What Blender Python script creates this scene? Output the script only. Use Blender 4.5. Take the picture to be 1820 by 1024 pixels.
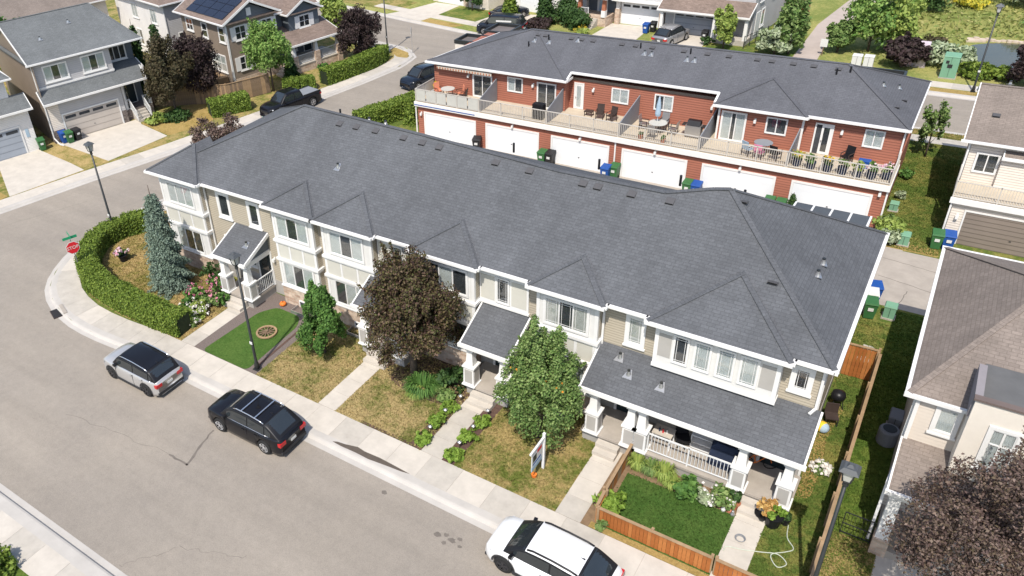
import bpy, math, random
import numpy as np
from math import sin, cos, pi, radians
from mathutils import Vector, Matrix
random.seed(7)
RNG = np.random.default_rng(11)
for o in list(bpy.data.objects):
    bpy.data.objects.remove(o)
SC = bpy.context.scene
COL = SC.collection
# ------------------------------------------------------------------ camera, sky, sun, exposure
cd = bpy.data.cameras.new('camera')
cam = bpy.data.objects.new('camera', cd)
COL.objects.link(cam)
_R = [[0.80973361, 0.58197749, -0.07505788], [0.25567845, -0.46504811, -0.84756049], [-0.52816666, 0.66710753, -0.52536418]]
cam.matrix_world = Matrix(((_R[0][0], -_R[1][0], -_R[2][0], 0), (_R[0][1], -_R[1][1], -_R[2][1], 0), (_R[0][2], -_R[1][2], -_R[2][2], 25), (0, 0, 0, 1)))
cd.sensor_width = 36
cd.lens = 1413.3 * 36 / 1820
cd.shift_x = (910 - 691.2) / 1820
cd.shift_y = -(512 - 468.0) / 1820
cd.clip_end = 2000
SC.camera = cam
SC.render.resolution_x, SC.render.resolution_y = 1024, 576
SUN_EL, SUN_TO = radians(55.0), Vector((0.235, -0.972, 0)).normalized()
w = bpy.data.worlds.new('World')
SC.world = w
w.use_nodes = True
nt = w.node_tree
sky = nt.nodes.new('ShaderNodeTexSky')
sky.sky_type = 'NISHITA'
sky.sun_disc = False
sky.sun_elevation = SUN_EL
sky.sun_rotation = math.atan2(SUN_TO.x, SUN_TO.y)
sky.dust_density = 1.5
nt.links.new(sky.outputs[0], nt.nodes['Background'].inputs[0])
nt.nodes['Background'].inputs[1].default_value = 0.15
sl = bpy.data.lights.new('sun', 'SUN')
sl.energy = 3.9
sl.angle = radians(0.53)
sl.color = (1, 0.945, 0.86)
so = bpy.data.objects.new('sun', sl)
COL.objects.link(so)
so.location = (20, -60, 80)
sd = Vector((SUN_TO.x * cos(SUN_EL), SUN_TO.y * cos(SUN_EL), sin(SUN_EL)))
so.rotation_euler = sd.to_track_quat('Z', 'Y').to_euler()
SC.view_settings.view_transform = 'Standard'
SC.view_settings.look = 'None'
SC.view_settings.exposure = 0.45
SC.view_settings.gamma = 1
SC.view_settings.use_curve_mapping = False

# ------------------------------------------------------------------ materials
def lin(c):
    return tuple(((x / 255 + 0.055) / 1.055) ** 2.4 if x > 10 else x / 255 / 12.92 for x in c)
def S(r, g, b, k=0.72):
    return tuple(min(0.9, x * k) for x in lin((r, g, b)))
MATS = {}
class N:
    """tiny node helper"""
    def __init__(s, name):
        s.m = bpy.data.materials.new(name)
        s.m.use_nodes = True
        s.t = s.m.node_tree
        s.b = s.t.nodes['Principled BSDF']
    def n(s, typ, **kw):
        q = s.t.nodes.new('ShaderNode' + typ)
        for k, v in kw.items():
            if k.startswith('i_'):
                q.inputs[k[2:].replace('_', ' ')].default_value = v
            else:
                setattr(q, k, v)
        return q
    def l(s, a, b):
        s.t.links.new(a, b)
    def mixc(s, fac, a, b, mode='MIX'):
        q = s.n('Mix', data_type='RGBA', blend_type=mode)
        for i, v in ((0, fac), (6, a), (7, b)):
            if isinstance(v, (int, float)):
                q.inputs[i].default_value = v
            elif isinstance(v, tuple):
                q.inputs[i].default_value = (*v[:3], 1)
            else:
                s.l(v, q.inputs[i])
        return q.outputs[2]
    def math(s, op, a, b=0.5):
        q = s.n('Math', operation=op)
        for i, v in ((0, a), (1, b)):
            if isinstance(v, (int, float)):
                q.inputs[i].default_value = v
            else:
                s.l(v, q.inputs[i])
        return q.outputs[0]
    def noise(s, scale, detail=4, rough=0.6, co='Object'):
        if not hasattr(s, 'tc'):
            s.tc = s.n('TexCoord')
        q = s.n('TexNoise', i_Scale=scale, i_Detail=detail, i_Roughness=rough)
        s.l(s.tc.outputs[co], q.inputs['Vector'])
        return q.outputs['Fac']
    def ramp(s, fac, stops):
        q = s.n('ValToRGB')
        e = q.color_ramp.elements
        while len(e) < len(stops):
            e.new(0.5)
        for i, (p, c) in enumerate(stops):
            e[i].position = p
            e[i].color = (*c, 1) if isinstance(c, tuple) else (c, c, c, 1)
        s.l(fac, q.inputs[0])
        return q.outputs[0]
    def bump(s, h, strength=0.3, dist=0.02):
        q = s.n('Bump', i_Strength=strength, i_Distance=dist)
        s.l(h, q.inputs['Height'])
        s.l(q.outputs[0], s.b.inputs['Normal'])
    def done(s, col=None, rough=0.8, spec=0.3, metal=0.0):
        if col is not None:
            if isinstance(col, tuple):
                s.b.inputs['Base Color'].default_value = (*col, 1)
            else:
                s.l(col, s.b.inputs['Base Color'])
        s.b.inputs['Roughness'].default_value = rough
        s.b.inputs['Specular IOR Level'].default_value = spec
        s.b.inputs['Metallic'].default_value = metal
        return s.m
def sc(c, k):
    return tuple(min(1, x * k) for x in c)
def plain(name, col, rough=0.7, var=0.12, scale=1.5, bump=0.0, bscale=60, spec=0.3, metal=0.0):
    q = N(name)
    c = q.mixc(q.ramp(q.noise(scale, 5, 0.65), [(0.3, 0.0), (0.7, 1.0)]), sc(col, 1 - var), sc(col, 1 + var))
    if bump:
        q.bump(q.noise(bscale, 3), bump, 0.02)
    MATS[name] = q.done(c, rough, spec, metal)
    return MATS[name]
def shingle(name, col, var=0.3):
    q = N(name)
    q.tc = q.n('TexCoord')
    br = q.n('TexBrick', i_Scale=1.0, offset=0.37, squash=1.0)
    br.inputs['Brick Width'].default_value = 0.3
    br.inputs['Row Height'].default_value = 0.145
    br.inputs['Mortar Size'].default_value = 0.011
    br.inputs['Mortar Smooth'].default_value = 0.4
    br.inputs['Bias'].default_value = 0.0
    q.l(q.tc.outputs['UV'], br.inputs['Vector'])
    br.inputs['Color1'].default_value = (*sc(col, 1 - var), 1)
    br.inputs['Color2'].default_value = (*sc(col, 1 + var), 1)
    br.inputs['Mortar'].default_value = (*sc(col, 0.72), 1)
    big = q.ramp(q.noise(0.35, 4, 0.6), [(0.3, 0.88), (0.7, 1.1)])
    fine = q.ramp(q.noise(9, 4, 0.8), [(0.3, 0.84), (0.7, 1.16)])
    c = q.mixc(1.0, br.outputs['Color'], big, 'MULTIPLY')
    c = q.mixc(1.0, c, fine, 'MULTIPLY')
    mp = q.n('Mapping')
    mp.inputs['Scale'].default_value = (0.9, 0.14, 1)
    q.l(q.tc.outputs['UV'], mp.inputs['Vector'])
    sk = q.n('TexNoise', i_Scale=1.0, i_Detail=5.0, i_Roughness=0.65)
    q.l(mp.outputs[0], sk.inputs['Vector'])
    c = q.mixc(1.0, c, q.ramp(sk.outputs['Fac'], [(0.3, 0.91), (0.7, 1.08)]), 'MULTIPLY')
    q.bump(br.outputs['Fac'], -0.35, 0.02)
    MATS[name] = q.done(c, 0.9, 0.2)
def siding(name, col, h=0.115, rough=0.6, dark=0.6, lw=0.12):
    q = N(name)
    q.tc = q.n('TexCoord')
    sp = q.n('SeparateXYZ')
    q.l(q.tc.outputs['UV'], sp.inputs[0])
    fr = q.math('FRACT', q.math('DIVIDE', sp.outputs[1], h))
    line = q.ramp(fr, [(0.0, dark), (lw, dark), (lw + .1, 1.0), (1.0, 1.0)])
    va = q.ramp(q.noise(0.8, 4), [(0.3, 0.93), (0.7, 1.05)])
    c = q.mixc(1.0, q.mixc(1.0, col, line, 'MULTIPLY'), va, 'MULTIPLY')
    q.bump(q.math('SUBTRACT', 1.0, fr), 0.55, 0.02)
    MATS[name] = q.done(c, rough, 0.3)
def bricks(name, c1, c2, mort, bw=0.35, bh=0.12, bump=0.6, ms=0.012):
    q = N(name)
    q.tc = q.n('TexCoord')
    br = q.n('TexBrick', i_Scale=1.0, offset=0.5)
    br.inputs['Brick Width'].default_value = bw
    br.inputs['Row Height'].default_value = bh
    br.inputs['Mortar Size'].default_value = ms
    br.inputs['Color1'].default_value = (*c1, 1)
    br.inputs['Color2'].default_value = (*c2, 1)
    br.inputs['Mortar'].default_value = (*mort, 1)
    q.l(q.tc.outputs['UV'], br.inputs['Vector'])
    va = q.ramp(q.noise(4, 4), [(0.3, 0.75), (0.7, 1.25)])
    q.bump(br.outputs['Fac'], -bump, 0.03)
    MATS[name] = q.done(q.mixc(1.0, br.outputs['Color'], va, 'MULTIPLY'), 0.85, 0.2)
def grass(name, green, dry, amount, scale=0.55):
    q = N(name)
    n1 = q.noise(scale, 6, 0.62)
    n2 = q.noise(2.6, 6, 0.8)
    f = q.ramp(q.math('ADD', q.math('MULTIPLY', n1, 0.5), q.math('MULTIPLY', n2, 0.5)), [(0.44 - (amount - .5) * .3, 0.0), (0.56 - (amount - .5) * .3, 1.0)])
    c = q.mixc(f, green, dry)
    sp = q.ramp(q.noise(9, 5, 0.85), [(0.28, 0.55), (0.72, 1.35)])
    c = q.mixc(1.0, c, sp, 'MULTIPLY')
    q.bump(q.noise(30, 4, 0.8), 0.9, 0.05)
    MATS[name] = q.done(c, 0.95, 0.1)
def leaf(name, cols, trans=0.25):
    q = N(name)
    g = q.n('NewGeometry')
    k = len(cols)
    c = q.ramp(g.outputs['Random Per Island'], [(i / max(1, k - 1), cc) for i, cc in enumerate(cols)])
    q.done(c, 0.65, 0.25)
    tr = q.n('BsdfTranslucent')
    q.l(c, tr.inputs['Color'])
    mx = q.n('MixShader')
    mx.inputs[0].default_value = trans
    q.l(q.b.outputs[0], mx.inputs[1])
    q.l(tr.outputs[0], mx.inputs[2])
    q.l(mx.outputs[0], q.t.nodes['Material Output'].inputs[0])
    MATS[name] = q.m
def glassmat(name, tint=(0.95, 0.97, 0.97), refl=0.1):
    q = N(name)
    gl = q.n('BsdfGlossy')
    gl.inputs['Roughness'].default_value = 0.03
    tr = q.n('BsdfTransparent')
    tr.inputs['Color'].default_value = (*tint, 1)
    fr = q.n('LayerWeight')
    fr.inputs['Blend'].default_value = 0.5
    mx = q.n('MixShader')
    q.l(q.math('ADD', q.math('MULTIPLY', q.math('POWER', fr.outputs[1], 3.0), 0.55), refl), mx.inputs[0])
    q.l(tr.outputs[0], mx.inputs[1])
    q.l(gl.outputs[0], mx.inputs[2])
    q.l(mx.outputs[0], q.t.nodes['Material Output'].inputs[0])
    MATS[name] = q.m
def carpaint(name, col, metal=0.0, rough=0.3):
    q = N(name)
    q.b.inputs['Coat Weight'].default_value = 0.7 if max(col) < .1 else 1.0
    q.b.inputs['Coat Roughness'].default_value = 0.04
    MATS[name] = q.done(q.mixc(q.noise(2.0, 3), sc(col, 0.93), sc(col, 1.05)), rough, 0.05 if max(col) < .1 else 0.5, metal)

shingle('shingle_dark', S(104, 106, 110, 0.7), 0.08)
shingle('shingle_blue', S(120, 123, 124, 0.72), 0.08)
shingle('shingle_red_roof', S(106, 107, 112, 0.68), 0.06)
shingle('shingle_taupe', S(145, 133, 124, 0.70), 0.09)
shingle('shingle_brown', S(142, 125, 115, 0.72), 0.16)
siding('siding_beige', S(178, 168, 150, 0.9), 0.125)
siding('siding_red', S(168, 108, 89, 0.85), 0.165, dark=0.62, lw=0.2)
siding('siding_pink', S(214, 200, 190, 0.9), 0.15)
plain('siding_pink_board', S(214, 203, 190, 0.86), 0.6, 0.04)
siding('siding_cream', S(222, 212, 200, 0.9), 0.15)
siding('siding_grey', S(186, 184, 184, 0.85), 0.16, dark=0.85)
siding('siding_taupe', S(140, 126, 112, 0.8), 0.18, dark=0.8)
siding('siding_brown', S(142, 128, 114, 0.85), 0.13, dark=0.75)
siding('siding_slate', S(105, 112, 118, 0.85), 0.13, dark=0.75)
siding('siding_white', S(232, 228, 224, 0.85), 0.13, dark=0.8)
plain('garage_panel', S(238, 240, 242, 0.8), 0.5, 0.03)
siding('garage_grey', S(200, 190, 180, 0.8), 0.53, dark=0.75)
siding('garage_slate', S(165, 172, 182, 0.8), 0.53, dark=0.75)
siding('garage_taupe', S(140, 128, 118, 0.8), 0.27, dark=0.6)
bricks('stone', S(205, 185, 165, 0.85), S(178, 150, 130, 0.85), S(200, 188, 172, 0.75), 0.42, 0.16)
bricks('stone_dark', S(105, 95, 92, 0.8), S(150, 140, 132, 0.8), S(70, 64, 62, 0.8), 0.34, 0.09)
plain('white', (0.68, 0.67, 0.65), 0.45, 0.04)
plain('vinyl', (0.62, 0.61, 0.585), 0.5, 0.05)
plain('panel_grey', S(206, 203, 192, 0.85), 0.6, 0.04)
plain('panel_dark', S(176, 172, 166, 0.85), 0.6, 0.05)
plain('stucco', S(234, 225, 212, 0.8), 0.9, 0.04, bump=0.3, bscale=120)
plain('screen_grey', S(140, 143, 148, 0.8), 0.6, 0.06)
plain('flat_roof', S(112, 106, 104, 0.8), 0.9, 0.15, 0.8)
plain('black', (0.012, 0.012, 0.014), 0.4, 0.2)
plain('dark_metal', (0.02, 0.022, 0.022), 0.45, 0.2, spec=0.5)
plain('iron_brown', (0.05, 0.035, 0.03), 0.5, 0.2)
plain('rail_grey', S(200, 194, 184, 0.85), 0.5, 0.06)
plain('rail_white', (0.62, 0.62, 0.61), 0.5, 0.05)
plain('steel', (0.5, 0.5, 0.5), 0.35, 0.08, metal=0.8)
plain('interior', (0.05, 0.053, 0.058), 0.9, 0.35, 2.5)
plain('curtain', (0.55, 0.56, 0.55), 0.9, 0.08, 3)
plain('blind_mat', (0.5, 0.49, 0.46), 0.8, 0.06)
plain('door_dark', (0.018, 0.03, 0.035), 0.35, 0.1)
plain('wood_fence', S(190, 122, 66, 0.75), 0.8, 0.22, 2.0)
plain('wood_fence2', S(172, 104, 52, 0.75), 0.8, 0.22, 2.0)
plain('wood_weathered', S(168, 140, 108, 0.75), 0.85, 0.2, 2.0)
plain('wood_deck', S(214, 200, 178, 0.66), 0.85, 0.08, 2.0)
plain('wood_grey', S(140, 118, 96, 0.7), 0.85, 0.25, 2.5)
plain('concrete', S(222, 213, 200, 0.66), 0.9, 0.1, 1.3, 0.3, 60)
plain('concrete_b', S(208, 200, 188, 0.66), 0.9, 0.12, 1.6, 0.3, 60)
plain('concrete_grey', S(190, 180, 168, 0.66), 0.9, 0.13, 1.2, 0.3, 60)
plain('kerb', S(206, 200, 192, 0.68), 0.9, 0.09, 0.8, 0.2, 80)
plain('foundation', S(178, 174, 168, 0.75), 0.9, 0.1)
plain('mulch', S(112, 88, 78, 0.6), 1.0, 0.35, 9, 1.0, 50)
plain('gravel', S(128, 116, 110, 0.7), 1.0, 0.25, 14, 0.8, 60)
plain('soil', S(150, 124, 96, 0.65), 1.0, 0.25, 5, 0.6, 40)
plain('tar', S(126, 118, 110, 0.7), 0.9, 0.15, 3)
plain('wet', S(112, 101, 90, 0.6), 0.5, 0.12, 4, spec=0.4)
plain('path_mat', S(196, 182, 172, 0.7), 0.95, 0.08, 0.8)
plain('bin_green', S(62, 112, 66, 0.8), 0.5, 0.1)
plain('bin_blue', S(36, 84, 160, 0.8), 0.5, 0.1)
plain('bin_black', (0.02, 0.02, 0.022), 0.5, 0.1)
plain('util_green', S(126, 172, 142, 0.75), 0.6, 0.08)
plain('util_white', S(226, 226, 222, 0.75), 0.6, 0.06)
plain('graffiti', S(222, 206, 214, 0.75), 0.6, 0.3, 4)
plain('red_paint', (0.55, 0.02, 0.03), 0.4, 0.05)
plain('sign_green', (0.02, 0.25, 0.12), 0.4, 0.05)
plain('orange', (0.7, 0.18, 0.03), 0.6, 0.12)
plain('terracotta', (0.35, 0.13, 0.07), 0.8, 0.15)
plain('coral', (0.6, 0.22, 0.13), 0.7, 0.1)
plain('cloth_blue', S(170, 192, 208, 0.8), 0.9, 0.1)
plain('cloth_navy', (0.02, 0.03, 0.06), 0.8, 0.2)
plain('tyre', (0.018, 0.018, 0.018), 0.85, 0.15)
plain('rim', (0.55, 0.55, 0.56), 0.3, 0.05, metal=0.7)
plain('rim_dark', (0.06, 0.06, 0.065), 0.35, 0.1, metal=0.5)
plain('clad', (0.03, 0.03, 0.032), 0.7, 0.1)
plain('tail_red', (0.45, 0.012, 0.015), 0.2, 0.05, spec=0.6)
plain('lamp_clear', (0.6, 0.62, 0.65), 0.1, 0.05, spec=0.7)
plain('chrome', (0.75, 0.75, 0.76), 0.2, 0.02, metal=0.9)
plain('solar', (0.012, 0.014, 0.025), 0.25, 0.1, spec=0.6)
plain('frost', S(205, 204, 196, 0.75), 0.35, 0.06)
plain('rock', S(214, 196, 176, 0.72), 0.95, 0.15, 1.0, 0.4, 8)
plain('bark', (0.09, 0.07, 0.055), 0.95, 0.3, 6, 0.8, 25)
plain('bark_pale', (0.3, 0.27, 0.22), 0.95, 0.25, 6, 0.5, 25)
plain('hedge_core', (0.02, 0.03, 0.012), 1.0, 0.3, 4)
plain('purple_fab', (0.1, 0.03, 0.12), 0.8, 0.1)
plain('yellow', (0.75, 0.5, 0.04), 0.5, 0.1)
plain('pink', (0.7, 0.22, 0.36), 0.7, 0.15)
plain('cushion', S(206, 196, 182, 0.8), 0.9, 0.08)
glassmat('glass')
glassmat('glass_car', (0.2, 0.22, 0.23), 0.05)
grass('lawn_dry', S(122, 128, 66, 0.74), S(192, 170, 120, 0.76), 0.56)
grass('lawn_mix', S(114, 124, 58, 0.76), S(184, 162, 108, 0.76), 0.5)
grass('lawn_green', S(98, 118, 54, 0.76), S(150, 146, 80, 0.76), 0.4)
grass('lawn_corner', S(144, 138, 74, 0.74), S(196, 170, 116, 0.76), 0.56)
grass('turf', S(80, 112, 50, 0.72), S(94, 122, 58, 0.72), 0.5)
grass('turf_dark', S(88, 112, 46, 0.86), S(120, 134, 62, 0.86), 0.4)
grass('lawn_tan', S(168, 146, 84, 0.66), S(196, 168, 106, 0.68), 0.6)
grass('meadow', S(134, 146, 78, 0.74), S(178, 174, 106, 0.74), 0.5, 0.2)
def asphalt():
    q = N('asphalt')
    a = S(174, 164, 151, 0.69)
    b = S(164, 155, 144, 0.69)
    c = q.mixc(q.ramp(q.noise(0.16, 5, 0.6), [(0.35, 0.0), (0.65, 1.0)]), b, a)
    c = q.mixc(1.0, c, q.ramp(q.noise(22, 4, 0.85), [(0.2, 0.72), (0.8, 1.25)]), 'MULTIPLY')
    c = q.mixc(1.0, c, q.ramp(q.noise(3.2, 6, 0.8), [(0.25, 0.88), (0.75, 1.1)]), 'MULTIPLY')
    mp = q.n('Mapping')
    mp.inputs['Scale'].default_value = (0.045, 0.75, 1)
    q.l(q.tc.outputs['Object'], mp.inputs['Vector'])
    st_ = q.n('TexNoise', i_Scale=1.0, i_Detail=5.0, i_Roughness=0.6)
    q.l(mp.outputs[0], st_.inputs['Vector'])
    c = q.mixc(1.0, c, q.ramp(st_.outputs['Fac'], [(0.3, 0.9), (0.7, 1.07)]), 'MULTIPLY')
    q.bump(q.noise(70, 2, 0.8), 0.5, 0.01)
    MATS['asphalt'] = q.done(c, 0.92, 0.2)
asphalt()
def watermat():
    q = N('pond_water')
    q.bump(q.noise(1.6, 3, 0.6), 0.12, 0.05)
    MATS['pond_water'] = q.done(q.mixc(q.noise(0.3, 3), (0.05, 0.055, 0.035), (0.09, 0.085, 0.05)), 0.06, 0.5)
watermat()
leaf('leaf_maple', [S(62, 46, 42, .8), S(88, 66, 58, .8), S(104, 100, 58, .85), S(124, 98, 86, .8), S(92, 98, 54, .85), S(70, 54, 46, .8)])
leaf('leaf_plum', [S(78, 62, 58, 0.92), S(112, 92, 86, 0.92), S(98, 86, 66, 0.92), S(142, 122, 112, 0.92), S(64, 50, 48, 0.92)])
leaf('leaf_plum_dark', [S(52, 42, 42, 0.79), S(78, 62, 62, 0.79), S(66, 58, 50, 0.79)])
leaf('leaf_bronze', [S(60, 58, 40, 0.99), S(86, 76, 54, 0.99), S(70, 70, 46, 0.99), S(96, 84, 66, 0.99)])
leaf('leaf_green', [S(52, 84, 38, 1.14), S(78, 112, 52, 1.14), S(96, 128, 62, 1.14), S(62, 96, 42, 1.14)])
leaf('leaf_ash', [S(76, 104, 52, 1.03), S(104, 130, 68, 1.03), S(138, 156, 96, 1.03), S(64, 92, 44, 1.03)])
leaf('leaf_yellowgreen', [S(120, 140, 66, 1.14), S(148, 160, 84, 1.14), S(98, 122, 54, 1.14)])
leaf('leaf_silver', [S(136, 150, 120, 1.14), S(168, 176, 146, 1.14), S(112, 130, 90, 1.14)])
leaf('leaf_dark', [S(40, 62, 32, 1.14), S(58, 84, 42, 1.14), S(74, 98, 52, 1.14)])
leaf('leaf_hedge', [S(74, 96, 36, 1.14), S(104, 124, 48, 1.14), S(124, 140, 60, 1.14), S(60, 82, 30, 1.14)])
leaf('leaf_lime', [S(112, 142, 52, .9), S(138, 164, 70, .9), S(94, 126, 44, .9)])
leaf('leaf_spruce', [S(104, 120, 106, 0.99), S(134, 150, 134, 0.99), S(86, 104, 90, 0.99), S(118, 134, 116, 0.99)], 0.08)
leaf('petal_white', [(0.75, 0.73, 0.68), (0.8, 0.74, 0.7)])
leaf('petal_pink', [S(214, 120, 150, .9), S(230, 160, 180, .9), S(196, 96, 130, .9)])
leaf('petal_pinkwhite', [S(240, 190, 205, .9), S(245, 230, 232, .9), S(226, 150, 176, .9)])
leaf('petal_yellow', [(0.6, 0.42, 0.03), (0.7, 0.5, 0.06)])
leaf('berry', [(0.6, 0.2, 0.02), (0.65, 0.28, 0.03)])
for _n, _c, _k in (('paint_silver', (0.46, 0.45, 0.44), 0.4), ('paint_black', (0.008, 0.008, 0.01), 0.0), ('paint_white', (0.72, 0.72, 0.72), 0.0), ('paint_navy', (0.012, 0.017, 0.028), 0.1), ('paint_grey', (0.3, 0.3, 0.31), 0.4)):
    carpaint(_n, _c, _k)
plain('util_pale', S(205, 212, 196, 0.75), 0.6, 0.06)
plain('screen_slate', (0.07, 0.075, 0.08), 0.5, 0.1)
plain('glass_dark', (0.022, 0.027, 0.03), 0.03, 0.1, spec=1.0)
leaf('leaf_dry', [S(196, 160, 96, 0.99), S(170, 126, 70, 0.99), S(214, 186, 120, 0.99)])
leaf('leaf_yellowflower', [S(220, 196, 60, 0.99), S(150, 160, 70, 0.99), S(200, 180, 50, 0.99)])
plain('vent_grey', S(92, 91, 93, 0.74), 0.8, 0.1)
leaf('leaf_street', [S(84, 120, 54, 1.09), S(112, 142, 70, 1.09), S(138, 160, 88, 1.09), S(72, 106, 46, 1.09)])
leaf('leaf_meadow', [S(134, 148, 80, .85), S(170, 170, 102, .85), S(120, 138, 70, .85), S(186, 178, 120, .85)])
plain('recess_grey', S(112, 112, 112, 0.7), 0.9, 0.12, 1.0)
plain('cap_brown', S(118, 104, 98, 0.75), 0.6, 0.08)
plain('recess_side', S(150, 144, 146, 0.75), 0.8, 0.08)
# ------------------------------------------------------------------ mesh helpers
WORLD = {}
def rootof(p):
    while p.parent:
        p = p.parent
    return p
def tag(o, label=None, cat=None, group=None, kind=None):
    for k, v in (('label', label), ('category', cat), ('group', group), ('kind', kind)):
        if v:
            o[k] = v
    return o
def thing(name, label, cat, loc=(0, 0, 0), rz=0.0, group=None, world=False):
    o = bpy.data.objects.new(name, None)
    o.empty_display_size = 0.3
    COL.objects.link(o)
    o.location = loc
    o.rotation_euler = (0, 0, rz)
    if world:
        WORLD[o] = Vector(loc)
    return tag(o, label, cat, group)
class MB:
    def __init__(s):
        s.v, s.f = [], []
    def add(s, vs, fs):
        k = len(s.v)
        s.v += [tuple(p) for p in vs]
        s.f += [tuple(i + k for i in f) for f in fs]
        return s
    def box(s, x0, x1, y0, y1, z0, z1):
        return s.add([(x0, y0, z0), (x1, y0, z0), (x1, y1, z0), (x0, y1, z0), (x0, y0, z1), (x1, y0, z1), (x1, y1, z1), (x0, y1, z1)], [(0, 3, 2, 1), (4, 5, 6, 7), (0, 1, 5, 4), (1, 2, 6, 5), (2, 3, 7, 6), (3, 0, 4, 7)])
    def taper(s, cx, cy, z0, z1, a0, a1, b0=None, b1=None):
        b0, b1 = b0 or a0, b1 or a1
        return s.add([(cx - a0, cy - b0, z0), (cx + a0, cy - b0, z0), (cx + a0, cy + b0, z0), (cx - a0, cy + b0, z0), (cx - a1, cy - b1, z1), (cx + a1, cy - b1, z1), (cx + a1, cy + b1, z1), (cx - a1, cy + b1, z1)], [(0, 3, 2, 1), (4, 5, 6, 7), (0, 1, 5, 4), (1, 2, 6, 5), (2, 3, 7, 6), (3, 0, 4, 7)])
    def quad(s, *p):
        return s.add(p, [tuple(range(len(p)))])
    def prism(s, pts, z0, z1):
        n = len(pts)
        a = sum(pts[i][0] * pts[(i + 1) % n][1] - pts[(i + 1) % n][0] * pts[i][1] for i in range(n))
        if a < 0:
            pts = pts[::-1]
        return s.add([(x, y, z0) for x, y in pts] + [(x, y, z1) for x, y in pts], [tuple(range(n))[::-1], tuple(range(n, 2 * n))] + [(i, (i + 1) % n, (i + 1) % n + n, i + n) for i in range(n)])
    def tube(s, pts, r, n=8, cap=True):
        rs = r if isinstance(r, (list, tuple)) else [r] * len(pts)
        pts = [Vector(p) for p in pts]
        rings = []
        for i, p in enumerate(pts):
            d = (pts[min(i + 1, len(pts) - 1)] - pts[max(i - 1, 0)]).normalized()
            a = d.cross(Vector((0, 0, 1)) if abs(d.z) < 0.9 else Vector((1, 0, 0))).normalized()
            b = d.cross(a)
            rings.append([p + (a * cos(2 * pi * k / n) + b * sin(2 * pi * k / n)) * rs[i] for k in range(n)])
        vs = [q for ring in rings for q in ring]
        fs = [(i * n + k, (i + 1) * n + k, (i + 1) * n + (k + 1) % n, i * n + (k + 1) % n) for i in range(len(pts) - 1) for k in range(n)]
        if cap:
            fs += [tuple(range(n)), tuple(range((len(pts) - 1) * n, len(pts) * n))[::-1]]
        return s.add(vs, fs)
    def bar(s, a, b, w=0.03, h=None):
        """square bar from a to b"""
        a, b = Vector(a), Vector(b)
        h = h or w
        d = (b - a).normalized()
        u = d.cross(Vector((0, 0, 1)) if abs(d.z) < 0.95 else Vector((0, 1, 0))).normalized()
        v = u.cross(d)
        c = [u * sx * w / 2 + v * sz * h / 2 for sx, sz in ((-1, -1), (1, -1), (1, 1), (-1, 1))]
        return s.add([a + q for q in c] + [b + q for q in c], [(0, 1, 2, 3), (7, 6, 5, 4), (0, 4, 5, 1), (1, 5, 6, 2), (2, 6, 7, 3), (3, 7, 4, 0)])
    def lathe(s, cx, cy, prof, n=14):
        """prof: (r,z) list"""
        vs = [(cx + r * cos(2 * pi * k / n), cy + r * sin(2 * pi * k / n), z) for r, z in prof for k in range(n)]
        m = len(prof)
        fs = [(i * n + k, i * n + (k + 1) % n, (i + 1) * n + (k + 1) % n, (i + 1) * n + k) for i in range(m - 1) for k in range(n)]
        return s.add(vs, fs + [tuple(range(n))[::-1], tuple(range((m - 1) * n, m * n))])
    def ball(s, c, r, n=10, m=6):
        return s.lathe(c[0], c[1], [(r * max(0.02, sin(pi * i / m)), c[2] - r * cos(pi * i / m)) for i in range(m + 1)], n)
    def wbox(s, fr, a0, a1, d0, d1, z0, z1):
        """box on a wall: fr=(ox,oy,ux,uy); outward normal is (uy,-ux)"""
        ox, oy, ux, uy = fr
        g = lambda a, d, z: (ox + ux * a + uy * d, oy + uy * a - ux * d, z)
        return s.add([g(a0, d1, z0), g(a1, d1, z0), g(a1, d0, z0), g(a0, d0, z0), g(a0, d1, z1), g(a1, d1, z1), g(a1, d0, z1), g(a0, d0, z1)], [(0, 3, 2, 1), (4, 5, 6, 7), (0, 1, 5, 4), (1, 2, 6, 5), (2, 3, 7, 6), (3, 0, 4, 7)])
    def mesh(s, name, mat, off=None, smooth=False):
        me = bpy.data.meshes.new(name)
        vs = s.v if off is None else [(x - off.x, y - off.y, z - off.z) for x, y, z in s.v]
        me.from_pydata(vs, [], s.f)
        if mat:
            me.materials.append(MATS[mat])
        uv = me.uv_layers.new(name='UVMap').data
        co = s.v
        buf = np.zeros((len(uv), 2), np.float32)
        for p in me.polygons:
            n = p.normal
            t = Vector((-n.y, n.x, 0))
            t = t.normalized() if t.length > 0.02 else Vector((1, 0, 0))
            b = n.cross(t)
            for li in p.loop_indices:
                q = Vector(co[me.loops[li].vertex_index])
                buf[li] = (q.dot(t), q.dot(b))
        uv.foreach_set('uv', buf.ravel())
        if smooth:
            me.polygons.foreach_set('use_smooth', [True] * len(me.polygons))
        return me
    def build(s, name, mat, parent=None, smooth=False):
        off = WORLD.get(rootof(parent)) if parent else None
        return place(s.mesh(name, mat, off, smooth), name, parent)
    def top(s, name, mat, label, cat, group=None, kind=None, smooth=False):
        return tag(s.build(name, mat, None, smooth), label, cat, group, kind)
def place(me, name, parent=None, loc=None, rz=0.0, scale=None):
    """link a (shared) mesh; loc in world space for axis-aligned roots, else root-local"""
    o = bpy.data.objects.new(name, me)
    COL.objects.link(o)
    if parent:
        o.parent = parent
    if loc is not None:
        off = WORLD.get(rootof(parent)) if parent else None
        o.location = Vector(loc) - off if off else Vector(loc)
    o.rotation_euler = (0, 0, rz)
    if scale:
        o.scale = scale
    return o
def copy_tree(o, parent=None):
    c = o.copy()
    COL.objects.link(c)
    c.parent = parent
    for ch in o.children:
        copy_tree(ch, c)
    return c
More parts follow.
